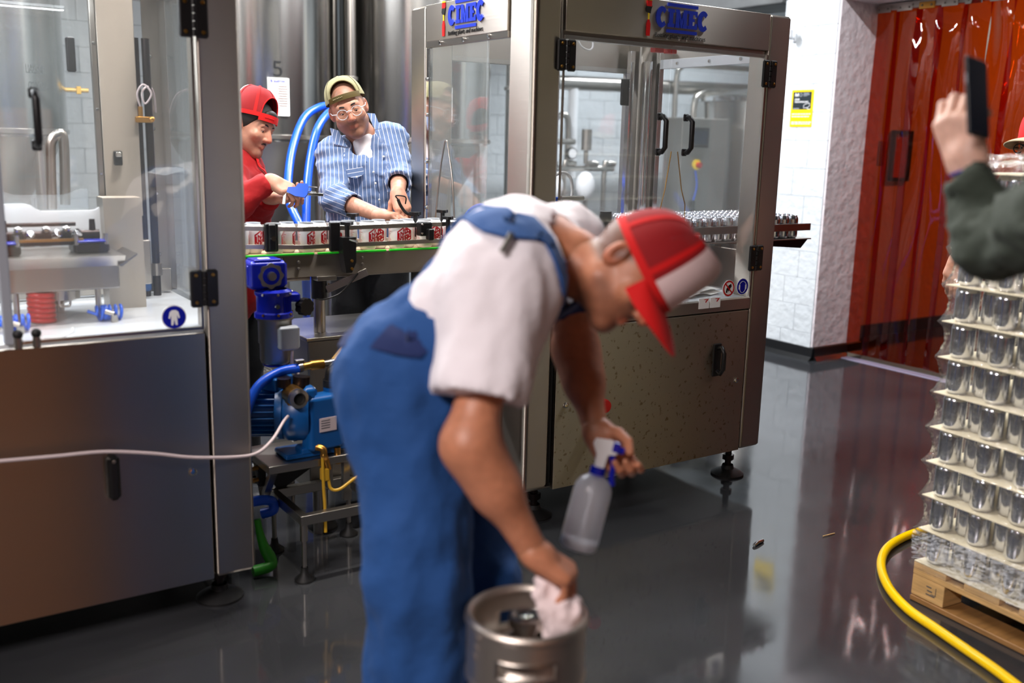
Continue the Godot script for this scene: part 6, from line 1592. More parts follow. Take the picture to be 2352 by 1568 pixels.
func hand(g: G, w: Vector3, dir: Vector3, palm: Vector3, side: float, curls: Array, thumb: Array, sc := 1.0, spread := 0.0) -> void:
	# side +1: the thumb lies towards dir x palm
	var y := dir.normalized()
	var x := y.cross(palm).normalized()
	var q := Basis(x, y, x.cross(y))
	var e := Vector3.ONE * 0.2 * sc
	var ctr := w + y * 0.09 * sc
	var F := Field.new(ctr - e * 0.85, ctr + e * 0.85, 0.0034)
	var bx := [0.030, 0.0105, -0.009, -0.027]
	var len := [[0.045, 0.026, 0.021], [0.05, 0.03, 0.022], [0.046, 0.028, 0.021], [0.035, 0.021, 0.019]]
	var rad := [0.0095, 0.0098, 0.0093, 0.0082]
	for i in 4:
		var kx: float = bx[i] * side
		var k0 := w + q * (Vector3(kx * 0.62, 0.004, 0.0) * sc)
		var ky: float = [0.086, 0.09, 0.085, 0.077][i]
		var p := w + q * (Vector3(kx, ky, -0.002) * sc)
		F.cap(k0, p, 0.0155 * sc, 0.0125 * sc, 0.014)
		F.cap(w + q * (Vector3(kx * 0.7, 0.01, 0.009) * sc), w + q * (Vector3(kx * 0.95, ky * 0.85, 0.007) * sc), 0.0125 * sc, 0.0115 * sc, 0.014)
		var an := 0.0
		for j in 3:
			an += curls[i][j]
			var d: Vector3 = (y * cos(an) + q.z * sin(an) + x * side * (bx[i] / 0.03) * spread * (1.0 if j == 0 else 0.6)).normalized()
			var p2: Vector3 = p + d * len[i][j] * sc
			F.cap(p, p2, (rad[i] - 0.0006 * j) * sc, (rad[i] - 0.0009 - 0.0007 * j) * sc, 0.004)
			p = p2
	var p0 := w + q * (Vector3(0.014 * side, 0.012, 0.006) * sc)
	var tr := [0.0165, 0.0135, 0.011, 0.009]
	for j in 3:
		var tp: Vector3 = thumb[j]
		var p1 := w + q * (Vector3(tp.x * side, tp.y, tp.z) * sc)
		F.cap(p0, p1, tr[j] * sc, tr[j + 1] * sc, 0.008 if j == 0 else 0.004)
		p0 = p1
	F.cap(w - y * 0.008 * sc, w + y * 0.02 * sc, 0.0245 * sc, 0.026 * sc, 0.02)
	F.net(g)

func cap_hat(t: Node3D, c: Vector3, q: Basis, sc: float, back: String, front: String, brim: String, opening := false, tall := 0.125, foam := 0.012) -> void:
	# q faces the way the peak points
	var parts := {}
	var nu := 96; var nv := 36
	var rx := 0.0855; var rz := 0.1 if opening else 0.107; var y0 := 0.03
	var P := func(phi: float, s: float, off: float) -> Vector3:
		var fr := maxf(0.0, cos(phi))
		var r := pow(sin(s * PI / 2), 0.72 - fr * minf(foam * 7.0, 0.3))
		var hgt := tall + foam * fr * sin(s * PI)
		return c + q * (Vector3((rx + off) * r * sin(phi), y0 + (hgt + off) * cos(s * PI / 2), (rz + off) * r * cos(phi) - 0.008) * sc)
	for i in nu:
		var phi := TAU * i / nu
		var ph2 := TAU * (i + 1) / nu
		var pm := wrapf((phi + ph2) / 2, -PI, PI)
		for j in nv:
			var s0 := float(j) / nv; var s1 := float(j + 1) / nv
			var sm := (s0 + s1) / 2
			var bk := (PI - absf(pm)) / 0.78
			if opening and sm < 0.93 and bk * bk + pow((0.93 - sm) / 0.44, 2.0) < 1.0: continue
			var key := "crown_front" if absf(pm) < 0.86 else "crown_back"
			if sm > 0.93: key = "band"
			elif absf(fposmod(pm + PI / 6, PI / 3) - PI / 6) < 0.045 and absf(pm) > 0.8: key = "seam"
			if not parts.has(key): parts[key] = G.new()
			var g: G = parts[key]
			for off in [0.0, -0.003]:
				var ids := []
				for e in [[phi, s0], [ph2, s0], [ph2, s1], [phi, s1]]:
					var o2: float = off + (0.0015 if key in ["band", "seam"] and off == 0.0 else 0.0)
					var p: Vector3 = P.call(e[0], e[1], o2)
					var lp := q.transposed() * (p - c) / sc - Vector3(0, y0 - 0.01, -0.008)
					var nn := (q * (lp / Vector3(rx * rx, tall * tall, rz * rz))).normalized()
					ids.append(g.vert(p, nn if off == 0.0 else -nn, Vector2(e[0] * 3.0, e[1] * 3.0)))
				if j == 0: g.tri(ids[0], ids[2], ids[3])
				else: g.quad(ids[0], ids[1], ids[2], ids[3])
	for key in parts: put(t, key, parts[key], front if key == "crown_front" else back + ("_mesh" if key == "crown_back" and M.has(back + "_mesh") else ""))
	put(t, "button", G.new().ell(P.call(0.0, 0.0, 0.001), Vector3(0.008, 0.005, 0.008) * sc, 10, q), back)
	var f := func(u: float, v: float) -> Vector3:
		var a := (u - 0.5) * 2.0
		var phi := a * 0.98
		var b0: Vector3 = P.call(phi, 0.97, 0.0)
		var reach := 0.088 * sqrt(maxf(0.0, 1.0 - pow(absf(a), 2.6))) * v
		return b0 + q * (Vector3(sin(phi) * reach * 0.25, -0.026 * a * a * v - 0.016 * v * v - 0.004, reach) * sc)
	put(t, "peak", G.new().slab(32, 12, f, 0.004), brim)
	if opening:
		var pts := []
		for i in 25:
			var a := -1.0 + i / 12.0
			var s := 0.93 - 0.44 * sqrt(maxf(0.0, 1.0 - a * a))
			pts.append(P.call(PI + a * 0.78, s, 0.0))
		put(t, "opening_trim", G.new().tube(pts, 0.0028 * sc, 6), back)
		var sf := func(u: float, v: float) -> Vector3: return P.call(PI + (u - 0.5) * 1.7, 0.925 + v * 0.14, 0.003)
		var st := put(t, "snap_strap", G.new().slab(24, 3, sf, 0.003), M.get(back + "_strap", M[back]))
		for i in 7:
			var pp: Vector3 = P.call(PI - 0.1 - i * 0.075, 0.99, 0.005)
			put(st, "snap_stud", G.new().ell(pp, Vector3.ONE * 0.0028 * sc, 8), back)

func skin_mat(called: String, c: Color) -> void:
	var m := mat(called, c, 0.48)
	m.vertex_color_use_as_albedo = true
	m.subsurf_scatter_enabled = true
	m.subsurf_scatter_strength = 0.12
	m.albedo_texture = T.grain
	tri_tex(m, 3.0, false)

func ribbon(F: Field, dirs: Array, t0: float, t1: float, w: float, lift: float, th: float) -> G:
	# a strap laid over the cloth: the rays find where it lies
	var pts := []
	for d in dirs: pts.append(F.hit(Vector3(0, 1.55, 0), d, t0, t1))
	var sm := curve(pts, 6)
	var g := G.new()
	var f := func(u: float, v: float) -> Vector3:
		var k := clampf(u, 0.0, 1.0) * (sm.size() - 1)
		var i := mini(int(k), sm.size() - 2)
		var p: Vector3 = sm[i].lerp(sm[i + 1], k - i)
		var tg: Vector3 = (sm[mini(i + 2, sm.size() - 1)] - sm[maxi(i - 1, 0)]).normalized()
		var n := F.grad(p)
		var sd := tg.cross(n).normalized()
		var p2 := p + sd * (v - 0.5) * w
		var d := F.at(p2)
		if d < 0.9: p2 -= F.grad(p2) * d
		return p2 + n * lift
	g.slab(sm.size() - 1, 4, f, th)
	var ln := 0.0
	for i in sm.size() - 1: ln += sm[i].distance_to(sm[i + 1])
	for i in g.t.size(): g.t[i] = Vector2(g.t[i].y * w / 0.072 + 0.3, g.t[i].x * ln / 0.072)
	return g

func people() -> void:
	skin_mat("skin", Color(0.82, 0.60, 0.50))
	skin_mat("skin_tan", Color(0.78, 0.52, 0.39))
	skin_mat("skin_pale", Color(0.88, 0.70, 0.62))
	mat("eye_white", Color(0.85, 0.83, 0.8), 0.2)
	mat("hair_dark", Color(0.09, 0.065, 0.05), 0.6)
	mat("stubble", Color(0.42, 0.29, 0.24), 0.7)
	cloth("white_tee", Color(0.93, 0.91, 0.93), 0.35, 5.0)
	cloth("denim", Color(0.085, 0.28, 0.52), 0.45, 7.0)
	cloth("denim_dark", Color(0.06, 0.14, 0.34), 0.4, 7.0)
	cloth("cap_red", Color(0.80, 0.015, 0.02), 0.1, 9.0)
	var mm := cloth("cap_red_mesh", Color(0.62, 0.01, 0.05), 0.1, 9.0)
	mm.albedo_texture = mesh_tex()
	mm.uv1_triplanar = false
	mm.uv1_scale = Vector3(7, 7, 1)
	mm.normal_enabled = false
	cloth("cap_white", Color(0.92, 0.82, 0.82), 0.1, 9.0)
	cloth("cap_khaki", Color(0.55, 0.53, 0.38), 0.25, 8.0)
	mat("cap_khaki_strap", Color(0.33, 0.28, 0.12), 0.5)
	cloth("cap_beige", Color(0.76, 0.68, 0.55), 0.1, 9.0)
	cloth("fleece_red", Color(0.62, 0.012, 0.045), 0.4, 6.0)
	cloth("jacket_green", Color(0.19, 0.225, 0.185), 0.5, 5.0)
	cloth("black_cloth", Color(0.04, 0.045, 0.055), 0.4, 6.0)
	cloth("jeans_dark", Color(0.03, 0.05, 0.075), 0.4, 6.0)
	cloth("rag", Color(0.93, 0.86, 0.86), 0.5, 9.0)
	mat("shirt_seam", Color(0.26, 0.34, 0.52), 0.8)
	var st := cloth("striped", Color.WHITE, 0.4, 6.0)
	st.albedo_texture = stripe_tex()
	st.uv1_triplanar = false
	st.uv1_scale = Vector3.ONE
	st.normal_enabled = false
	var fold := FastNoiseLite.new()
	fold.seed = 14
	fold.frequency = 9.0
	fold.fractal_octaves = 3
	man_dungarees(fold)
	man_striped(fold)
	man_red(fold)
	phone_holder(fold)
	far_worker(fold)

func mesh_tex() -> ImageTexture:
	var im := Image.create(64, 64, false, Image.FORMAT_RGB8)
	for y in 64:
		for x in 64:
			var d := Vector2(fposmod(x, 8) - 3.5, fposmod(y + (4 if (x / 8) % 2 else 0), 8) - 3.5).length()
			var q := 0.45 if d < 2.3 else 1.0
			im.set_pixel(x, y, Color(q, q, q))
	return ImageTexture.create_from_image(im)

func stripe_tex() -> ImageTexture:
	var rng := RandomNumberGenerator.new()
	rng.seed = 5
	var im := Image.create(128, 128, false, Image.FORMAT_RGB8)
	for y in 128:
		for x in 128:
			var k := rng.randf_range(0.85, 1.1)
			var c := Color(0.40, 0.50, 0.68) * k
			if x % 32 < 4: c = Color(0.90, 0.92, 0.97)
			c.a = 1.0
			im.set_pixel(x, y, c)
	return ImageTexture.create_from_image(im)

func man_dungarees(fold: FastNoiseLite) -> void:
	var t := thing("person", "bending man in blue dungarees, white T-shirt and red trucker cap wiping the keg", "person", Vector3.ZERO)
	# joints
	var pel_r := Vector3(0.9550, 1.0249, -1.8356); var pel_l := Vector3(1.1126, 0.9823, -2.0144)
	var ch_r := Vector3(1.1063, 1.2760, -1.6979); var ch_l := Vector3(1.3234, 1.2832, -1.8736)
	var pel := Vector3(1.0178, 1.0178, -1.9393); var chest := Vector3(1.2117, 1.2897, -1.7903)
	var sh_r := Vector3(1.0782, 1.2567, -1.6505); var el_r := Vector3(0.9658, 0.9600, -1.5788); var wr_r := Vector3(1.0702, 0.7450, -1.5048)
	var sh_l := Vector3(1.4301, 1.3118, -1.9075); var el_l := Vector3(1.4377, 1.0545, -1.8633); var wr_l := Vector3(1.3997, 0.8910, -1.7255)
	var nk := Vector3(1.2809, 1.3011, -1.7467)
	var hc := Vector3(1.3731, 1.2856, -1.5951)
	var up := Vector3(0.6642, 0.4923, 0.5696); var fw := Vector3(0.0464, -0.7323, 0.7038)
	var q := frame(up, fw)
	var kn_r := Vector3(0.9320, 0.6147, -1.7251); var kn_l := Vector3(1.1558, 0.5123, -1.8692)
	var an_r := Vector3(kn_r.x - 0.01, 0.09, kn_r.z - 0.01); var an_l := Vector3(kn_l.x + 0.0, 0.09, kn_l.z - 0.01)
	# skin
	var g := G.new()
	head(g, hc, q, 1.03, nk, 0.064, 0.6, 0.75)
	var lo := Vector3(0.3, 0.35, -2.6); var hi := Vector3(1.75, 1.6, -1.2)
	var F := Field.new(lo, hi, 0.011)
	F.cap(pel, chest, 0.1, 0.11, 0.05)
	F.cap(ch_r, ch_l, 0.09, 0.09, 0.05)
	F.cap(nk, nk.lerp(hc, 0.25), 0.085, 0.068, 0.05)
	F.cap(ch_r, sh_r, 0.08, 0.06, 0.05)
	F.cap(ch_l, sh_l, 0.08, 0.06, 0.05)
	F.cap(sh_r, el_r, 0.058, 0.046, 0.03)
	F.cap(el_r, wr_r, 0.048, 0.031, 0.03)
	F.cap(el_r, el_r.lerp(wr_r, 0.4), 0.047, 0.045, 0.05)
	F.cap(sh_l, el_l, 0.056, 0.045, 0.03)
	F.cap(el_l, wr_l, 0.047, 0.03, 0.03)
	F.cap(el_l, el_l.lerp(wr_l, 0.4), 0.046, 0.044, 0.05)
	F.net(g)
	var hr := Vector3(0.6679, -0.5688, 0.4656)
	hand(g, wr_r, hr, Vector3(-0.3533, -0.8457, -0.3352), 1.0, [[0.85, 0.6, 0.3], [0.9, 0.65, 0.3], [0.95, 0.65, 0.3], [1.0, 0.7, 0.3]], [Vector3(0.03, 0.035, 0.03), Vector3(0.025, 0.065, 0.05), Vector3(0.012, 0.09, 0.06)], 1.08)
	hand(g, wr_l, Vector3(0.3276, -0.7794, 0.5353), Vector3(-0.4715, 0.1056, 0.8869), -1.0, [[0.55, 1.0, 0.6], [0.9, 1.0, 0.7], [0.95, 1.05, 0.7], [1.0, 1.05, 0.7]], [Vector3(0.035, 0.035, 0.03), Vector3(0.04, 0.06, 0.055), Vector3(0.03, 0.08, 0.075)], 1.05)
	put(t, "body", g, "skin_tan")
	face_parts(t, hc, q, 1.03, "hair_dark", Vector3(0, -0.5, 1))
	var ct := put(t, "trucker_cap", G.new().lathe([Vector2(0.07, 0), Vector2(0.075, 0.0), Vector2(0.075, 0.004), Vector2(0.07, 0.004)], 24, Transform3D(q, hc + q * Vector3(0, 0.06, 0))), "cap_red")
	cap_hat(ct, hc + q * Vector3(0, -0.013, 0.0095), q * Basis(Vector3.RIGHT, 0.08), 1.09, "cap_red", "cap_white", "cap_red", false, 0.122, 0.04)
	put(t, "neck_chain", G.new().tube(curve([nk.lerp(hc, 0.28) + q * Vector3(-0.085, -0.01, 0.02), nk.lerp(hc, 0.3) + q * Vector3(-0.07, 0.0, -0.05), nk.lerp(hc, 0.32) + q * Vector3(0, 0.01, -0.082)], 6), 0.002, 6), "brass")
	# white T-shirt
	F = Field.new(lo, hi, 0.011)
	F.cap(pel_r, ch_r, 0.118, 0.122, 0.05)
	F.cap(pel_l, ch_l, 0.112, 0.118, 0.05)
	F.cap(pel, chest, 0.122, 0.135, 0.06)
	F.cap(chest, nk, 0.13, 0.09, 0.05)
	F.cap(ch_l, sh_l, 0.1, 0.084, 0.05)
	F.cap(ch_r, sh_r, 0.115, 0.1, 0.05)
	F.cap(sh_l, sh_l.lerp(el_l, 0.62), 0.082, 0.072, 0.04, 0, true)
	F.cap(sh_r, sh_r.lerp(el_r, 0.70), 0.106, 0.096, 0.05, 0, true)
	F.cap(nk + (hc - nk) * 0.12, nk.lerp(hc, 0.75), 0.098, 0.1, 0.012, 1)
	g = G.new()
	F.net(g, fold, 0.014, Vector3(0.9, 0.45, 0.9))
	var tee := put(t, "tee_shirt", g, "white_tee")
	var nr := []
	var na := (hc - nk).normalized()
	var nu := na.cross(Vector3.UP).normalized(); var nv := nu.cross(na)
	var nc := nk + (hc - nk) * 0.14
	# dungarees: trousers, back panel, bib, straps
	var D := Field.new(Vector3(0.2, -0.02, -2.65), Vector3(1.6, 1.55, -1.3), 0.0125)
	D.cap(pel_r, ch_r, 0.124, 0.126, 0.05)
	D.cap(pel_l, ch_l, 0.12, 0.124, 0.05)
	D.cap(pel, chest, 0.13, 0.142, 0.06)
	var A := (chest - pel).normalized()
	var S := (Vector3(-0.5456, 0.2011, 0.8135) - A * A.dot(Vector3(-0.5456, 0.2011, 0.8135))).normalized()
	var B := S.cross(A).normalized()
	if B.dot(Vector3(-0.4266, 0.7690, -0.4762)) < 0: B = -B
	# cut the flanks so that only a tapering band over back and front stays above the waist
	var up_l := pel + A * 0.16
	D.clip(pel + A * 0.34, A)
	var mid := pel + A * 0.2
	for s in [-1.0, 1.0]:
		D.ell(mid + S * 0.17 * s + A * 0.12 - B * 0.02, Vector3(0.17, 0.10, 0.2), Basis(A, S, A.cross(S)), 0.01, 1)
	D.cap(pel_r, pel_l, 0.135, 0.13, 0.05)
	D.cap(pel_r + Vector3(0, 0.04, 0), kn_r, 0.138, 0.112, 0.05)
	D.cap(kn_r, an_r, 0.112, 0.105, 0.03, 0, true)
	D.cap(pel_l + Vector3(0, 0.04, 0), kn_l, 0.132, 0.11, 0.05)
	D.cap(kn_l, an_l, 0.11, 0.105, 0.03, 0, true)
	g = G.new()
	D.net(g, fold, 0.02, Vector3(0.9, 0.5, 0.9))
	var du := put(t, "dungarees", g, "denim")
	var st := [Vector3(0.4847, -0.0991, -0.8796), Vector3(0.5023, -0.0877, -0.8706), Vector3(0.5242, -0.0906, -0.8552), Vector3(0.5453, -0.1021, -0.8382), Vector3(0.5624, -0.1164, -0.8232), Vector3(0.5752, -0.1377, -0.8094), Vector3(0.5809, -0.1636, -0.7992), Vector3(0.5791, -0.1832, -0.7955)]
	put(du, "strap", ribbon(F, st, 1.6, 2.6, 0.062, 0.007, 0.006), "denim")
	var bk := F.hit(Vector3(0, 1.55, 0), Vector3(0.5493, -0.1068, -0.8344), 1.6, 2.6)
	var bn := F.grad(bk)
	var bt := Vector3(0.7168, -0.4893, 0.4788)
	bt = (bt - bn * bt.dot(bn)).normalized()
	put(du, "strap_buckle", G.new().box(bk + bn * 0.013, Vector3(0.012, 0.004, 0.058), 0.0015, Basis(bt, bn, bt.cross(bn))), "steel_plain")
	var bb := [Vector3(0.6114, -0.1649, -0.7784), Vector3(0.5933, -0.1806, -0.7866), Vector3(0.5746, -0.2028, -0.7936), Vector3(0.5574, -0.2294, -0.7987)]
	put(du, "bib", ribbon(F, bb, 1.6, 2.7, 0.1, 0.012, 0.006), "denim_dark")
	var pk := [Vector3(0.4311, -0.2569, -0.8765), Vector3(0.4426, -0.2327, -0.8748), Vector3(0.4611, -0.2126, -0.8674), Vector3(0.4802, -0.2056, -0.8563)]
	put(du, "side_placket", ribbon(D, pk, 1.6, 2.6, 0.035, 0.008, 0.005), "denim_dark")
	for e in [[an_r, kn_r], [an_l, kn_l]]:
		var a0: Vector3 = e[0]
		var dr := Vector3(0.9421, -0.0161, 0.3900)
		dr.y = 0; dr = dr.normalized()
		put(t, "boot", G.new().ell(a0 + Vector3(0, -0.04, 0) + dr * 0.06, Vector3(0.05, 0.05, 0.14), 16, Basis(Vector3.UP.cross(dr), Vector3.UP, dr)).box(a0 + Vector3(0, -0.078, 0) + dr * 0.06, Vector3(0.09, 0.022, 0.26), 0.01, Basis(Vector3.UP.cross(dr), Vector3.UP, dr)), "black_plastic")
	# what he holds
	var wp := wr_r + hr * 0.11
	var cf := Field.new(wp - Vector3(0.12, 0.16, 0.12), wp + Vector3(0.12, 0.08, 0.12), 0.006)
	cf.cap(Vector3(1.1041, 0.6612, -1.4982), Vector3(1.1256, 0.6141, -1.4721), 0.026, 0.04, 0.02)
	cf.cap(Vector3(1.1163, 0.6187, -1.4672), Vector3(1.1044, 0.5708, -1.4633), 0.038, 0.026, 0.02)
	cf.cap(Vector3(1.0754, 0.6614, -1.4806), Vector3(1.0968, 0.6315, -1.4712), 0.014, 0.026, 0.02)
	cf.cap(Vector3(1.1464, 0.6269, -1.4860), Vector3(1.1495, 0.5963, -1.4763), 0.018, 0.016, 0.02)
	g = G.new()
	cf.net(g, fold, 0.012, Vector3(3, 2, 3))
	one("cleaning_cloth", g, "rag", "crumpled white cloth in the bending man's hand inside the keg collar", "cloth")
	# spray bottle hanging from the left hand
	var b := thing("spray_bottle", "translucent spray bottle with a blue and white trigger head in the man's left hand", "bottle")
	var b0 := Vector3(1.2964, 0.6412, -1.6470); var b1 := Vector3(1.3513, 0.8141, -1.6529)
	var ay := (b1 - b0).normalized()
	var axx := ay.cross(Vector3(-0.5456, 0.2011, 0.8135)).normalized()
	var bx := Transform3D(Basis(axx, ay, axx.cross(ay)), b0)
	var H := b0.distance_to(b1)
	put(b, "flask", G.new().lathe([Vector2(0.0, 0.0), Vector2(0.036, 0.002), Vector2(0.043, 0.01), Vector2(0.044, 0.03), Vector2(0.044, H * 0.74), Vector2(0.042, H * 0.82), Vector2(0.034, H * 0.91), Vector2(0.02, H * 0.96), Vector2(0.014, H)], 36, bx), "bottle_plastic")
	put(b, "liquid", G.new().lathe([Vector2(0.0, 0.004), Vector2(0.034, 0.006), Vector2(0.039, 0.012), Vector2(0.040, 0.026), Vector2(0.0, 0.03)], 28, bx), "white_plastic")
	put(b, "screw_collar", G.new().cyl(bx * Vector3(0, H - 0.012, 0), bx * Vector3(0, H + 0.014, 0), 0.018), "blue_paint")
	put(b, "dip_tube", G.new().cyl(bx * Vector3(0, 0.01, 0), bx * Vector3(0, H, 0), 0.003), "white_plastic")
	put(b, "spray_head", G.new().ext([Vector2(-0.022, 0.075), Vector2(-0.025, 0.062), Vector2(-0.012, 0.04), Vector2(-0.01, 0.01), Vector2(0.01, 0.01), Vector2(0.012, 0.045), Vector2(0.03, 0.05), Vector2(0.03, 0.07), Vector2(0.015, 0.08)], 0.02, bx * Transform3D(Basis(), Vector3(0, H, -0.01))), "white_plastic")
	put(b, "trigger", G.new().tube(curve([bx * Vector3(0.018, H + 0.052, 0), bx * Vector3(0.03, H + 0.03, 0), bx * Vector3(0.034, H + 0.0, 0.0), bx * Vector3(0.04, H - 0.02, 0)], 5), 0.007, 10).box(bx * Vector3(0.026, H + 0.066, 0), Vector3(0.02, 0.026, 0.024), 0.004, bx.basis), "blue_paint")
	put(b, "nozzle", G.new().cyl(bx * Vector3(0.03, H + 0.062, 0), bx * Vector3(0.046, H + 0.062, 0), 0.01, 0.008), "blue_paint")

func shell(t: Node3D, c: Vector3, q: Basis, sc: float, called: String, m: String, off: float, kind: int) -> void:
	# a thin layer of short hair: over the back of the skull (0), the jaw (1), or a fuller head of hair (2)
	var F := Field.new(c - Vector3.ONE * 0.16 * sc, c + Vector3.ONE * 0.16 * sc, 0.0045)
	var P := func(x: float, y: float, z: float) -> Vector3: return c + q * (Vector3(x, y, z) * sc)
	if kind == 1:
		F.ell(P.call(0, -0.032, 0.03), Vector3(0.062 + off, 0.088 + off, 0.066 + off) * sc, q, 0.035)
		F.cap(P.call(-0.05, -0.062, 0.0), P.call(-0.012, -0.104, 0.066), (0.02 + off) * sc, (0.018 + off) * sc, 0.03)
		F.cap(P.call(0.05, -0.062, 0.0), P.call(0.012, -0.104, 0.066), (0.02 + off) * sc, (0.018 + off) * sc, 0.03)
		F.ell(P.call(0, -0.104, 0.072), Vector3(0.022 + off, 0.017 + off, 0.016 + off) * sc, q, 0.016)
		F.clip(P.call(0, -0.045, 0.05), q * Vector3(0, 0.85, 0.5))
		F.ell(P.call(0, -0.068, 0.1), Vector3(0.024, 0.011, 0.03) * sc, q, 0.004, 1)
	else:
		F.ell(P.call(0, 0.032, -0.016), Vector3(0.076 + off, 0.092 + off, 0.096 + off) * sc, q, 0.02)
		F.clip(P.call(0, 0.0, 0.03 if kind == 2 else 0.012), q * Vector3(0, -0.55, 0.83))
		F.clip(P.call(0, -0.05, 0), q * Vector3(0, -1, 0))
	var g := G.new()
	F.net(g)
	put(t, called, g, m)

func man_striped(fold: FastNoiseLite) -> void:
	var t := thing("person", "man in a blue striped shirt, clear glasses and backward khaki cap leaning over the conveyor", "person")
	var hc := Vector3(1.8925, 1.6707, -4.1936)
	var q := frame(Vector3(-0.3426, 0.9081, -0.0117), Vector3(-0.3574, -0.1667, 0.9078))
	var nk := Vector3(1.9988, 1.5335, -4.2482)
	var pel := Vector3(2.0054, 1.0553, -4.2116); var chest := Vector3(1.9878, 1.3792, -4.2174)
	var ch_r := Vector3(1.8844, 1.3982, -4.2300); var ch_l := Vector3(2.0837, 1.4500, -4.2075)
	var sh_r := Vector3(1.8514, 1.4715, -4.2702); var sh_l := Vector3(2.1128, 1.5443, -4.2113)
	var el_r := Vector3(1.7772, 1.2785, -4.1003); var wr_r := Vector3(1.8625, 1.2236, -3.8328)
	var el_l := Vector3(2.0823, 1.3757, -4.0671); var wr_l := Vector3(1.9520, 1.3178, -3.8206)
	var g := G.new()
	head(g, hc, q, 1.0, nk, 0.06, 0.7, 0.35)
	var lo := nk - Vector3(0.6, 1.45, 0.5); var hi := nk + Vector3(0.6, 0.15, 0.6)
	lo.y = 0.85
	var F := Field.new(lo, hi, 0.012)
	F.cap(pel, chest, 0.1, 0.11, 0.05)
	F.cap(chest, nk, 0.1, 0.06, 0.04)
	F.cap(el_r, wr_r, 0.043, 0.03, 0.02)
	F.cap(el_l, wr_l, 0.043, 0.03, 0.02)
	F.cap(sh_r, el_r, 0.05, 0.043, 0.02)
	F.cap(sh_l, el_l, 0.05, 0.043, 0.02)
	F.net(g)
	hand(g, wr_r, Vector3(0.5912, -0.0047, 0.8279), Vector3(0.0463, -0.9970, 0.1546), 1.0, [[0.4, 0.5, 0.3], [0.45, 0.5, 0.3], [0.5, 0.5, 0.3], [0.5, 0.5, 0.3]], [Vector3(0.04, 0.035, 0.02), Vector3(0.05, 0.065, 0.03), Vector3(0.045, 0.09, 0.035)])
	hand(g, wr_l, Vector3(0.0205, -0.8133, 0.5835), Vector3(-0.0439, -0.5546, -0.8143), -1.0, [[0.35, 0.55, 0.35], [0.45, 0.6, 0.35], [0.5, 0.6, 0.35], [0.55, 0.6, 0.35]], [Vector3(0.03, 0.035, 0.03), Vector3(0.035, 0.06, 0.05), Vector3(0.025, 0.085, 0.065)], 1.0, 0.06)
	put(t, "body", g, "skin")
	face_parts(t, hc, q, 1.0, "hair_dark", Vector3(0.1, -0.7, 1))
	var ch := put(t, "backward_cap", G.new().lathe([Vector2(0.07, 0), Vector2(0.075, 0.0), Vector2(0.075, 0.004), Vector2(0.07, 0.004)], 24, Transform3D(q, hc + q * Vector3(0, 0.06, 0))), "cap_khaki")
	cap_hat(ch, hc + q * Vector3(0, 0.004, -0.012), q * Basis(Vector3.UP, PI) * Basis(Vector3.RIGHT, 0.3), 1.05, "cap_khaki", "cap_khaki", "cap_khaki", true, 0.102)
	# round clear-rimmed glasses
	var gl := put(t, "glasses", G.new().tube([hc + q * Vector3(-0.012, 0.004, 0.108), hc + q * Vector3(0, 0.008, 0.112), hc + q * Vector3(0.012, 0.004, 0.108)], 0.0022, 6), "clear_rim" if M.has("clear_rim") else mat("clear_rim", Color(0.86, 0.86, 0.88), 0.12))
	for s in [-1, 1]:
		var pts := []
		for k in 24: pts.append(hc + q * (Vector3(0.033 * s, -0.003, 0.1) + Vector3(cos(TAU * k / 24) * 0.0235, sin(TAU * k / 24) * 0.0215, -absf((cos(TAU * k / 24) * s + 0.2) * 0.004))))
		put(gl, "rim", G.new().tube(pts, 0.0018, 6, true), "clear_rim")
		put(gl, "temple", G.new().tube([hc + q * Vector3(0.056 * s, 0.004, 0.096), hc + q * Vector3(0.076 * s, 0.006, 0.08), hc + q * Vector3(0.083 * s, 0.004, 0.0)], 0.0022, 6), "clear_rim")
	# striped shirt over a white vest
	F = Field.new(lo, hi, 0.0105)
	F.cap(chest + Vector3(0, 0.03, 0) + Vector3(-0.0215, 0.0146, 0.0680), nk + Vector3(-0.0255, -0.0007, 0.0384), 0.05, 0.05, 0.03)
	g = G.new()
	F.net(g)
	put(t, "undershirt", g, "white_tee")
	F = Field.new(nk - Vector3(0.42, 0.68, 0.36), nk + Vector3(0.42, 0.14, 0.46), 0.0088)
	var bones := [[pel, chest, 0.145, 0.135], [pel + Vector3(-0.0583, -0.0017, -0.0387), ch_r, 0.115, 0.11], [pel + Vector3(0.0583, 0.0017, 0.0387), ch_l, 0.115, 0.11], [ch_r, sh_r, 0.095, 0.068], [ch_l, sh_l, 0.095, 0.068], [chest, nk, 0.12, 0.075], [nk, sh_r, 0.05, 0.058], [nk, sh_l, 0.05, 0.058]]
	for b in bones: F.cap(b[0], b[1], b[2], b[3], 0.045)
	F.cap(sh_r, el_r, 0.07, 0.062, 0.035)
	F.cap(el_r, el_r.lerp(wr_r, 0.45), 0.062, 0.058, 0.025, 0, true)
	F.cap(sh_l, el_l, 0.07, 0.062, 0.035)
	F.cap(el_l, el_l.lerp(wr_l, 0.5), 0.062, 0.06, 0.025, 0, true)
	F.wrinkle(fold, 0.014, Vector3(0.9, 2.0, 0.9))
	F.cap(el_r.lerp(wr_r, 0.34), el_r.lerp(wr_r, 0.8), 0.044, 0.047, 0.004, 1)
	F.cap(el_l.lerp(wr_l, 0.36), el_l.lerp(wr_l, 0.8), 0.044, 0.049, 0.004, 1)
	F.ell(nk + Vector3(-0.0647, 0.0003, 0.0794), Vector3(0.045, 0.075, 0.09), frame(Vector3(0.1748, 0.9817, -0.1254), Vector3(-0.5456, 0.2011, 0.8135)), 0.01, 1)
	F.cap(nk, nk.lerp(hc, 0.6), 0.068, 0.075, 0.01, 1)
	g = G.new()
	F.net(g)
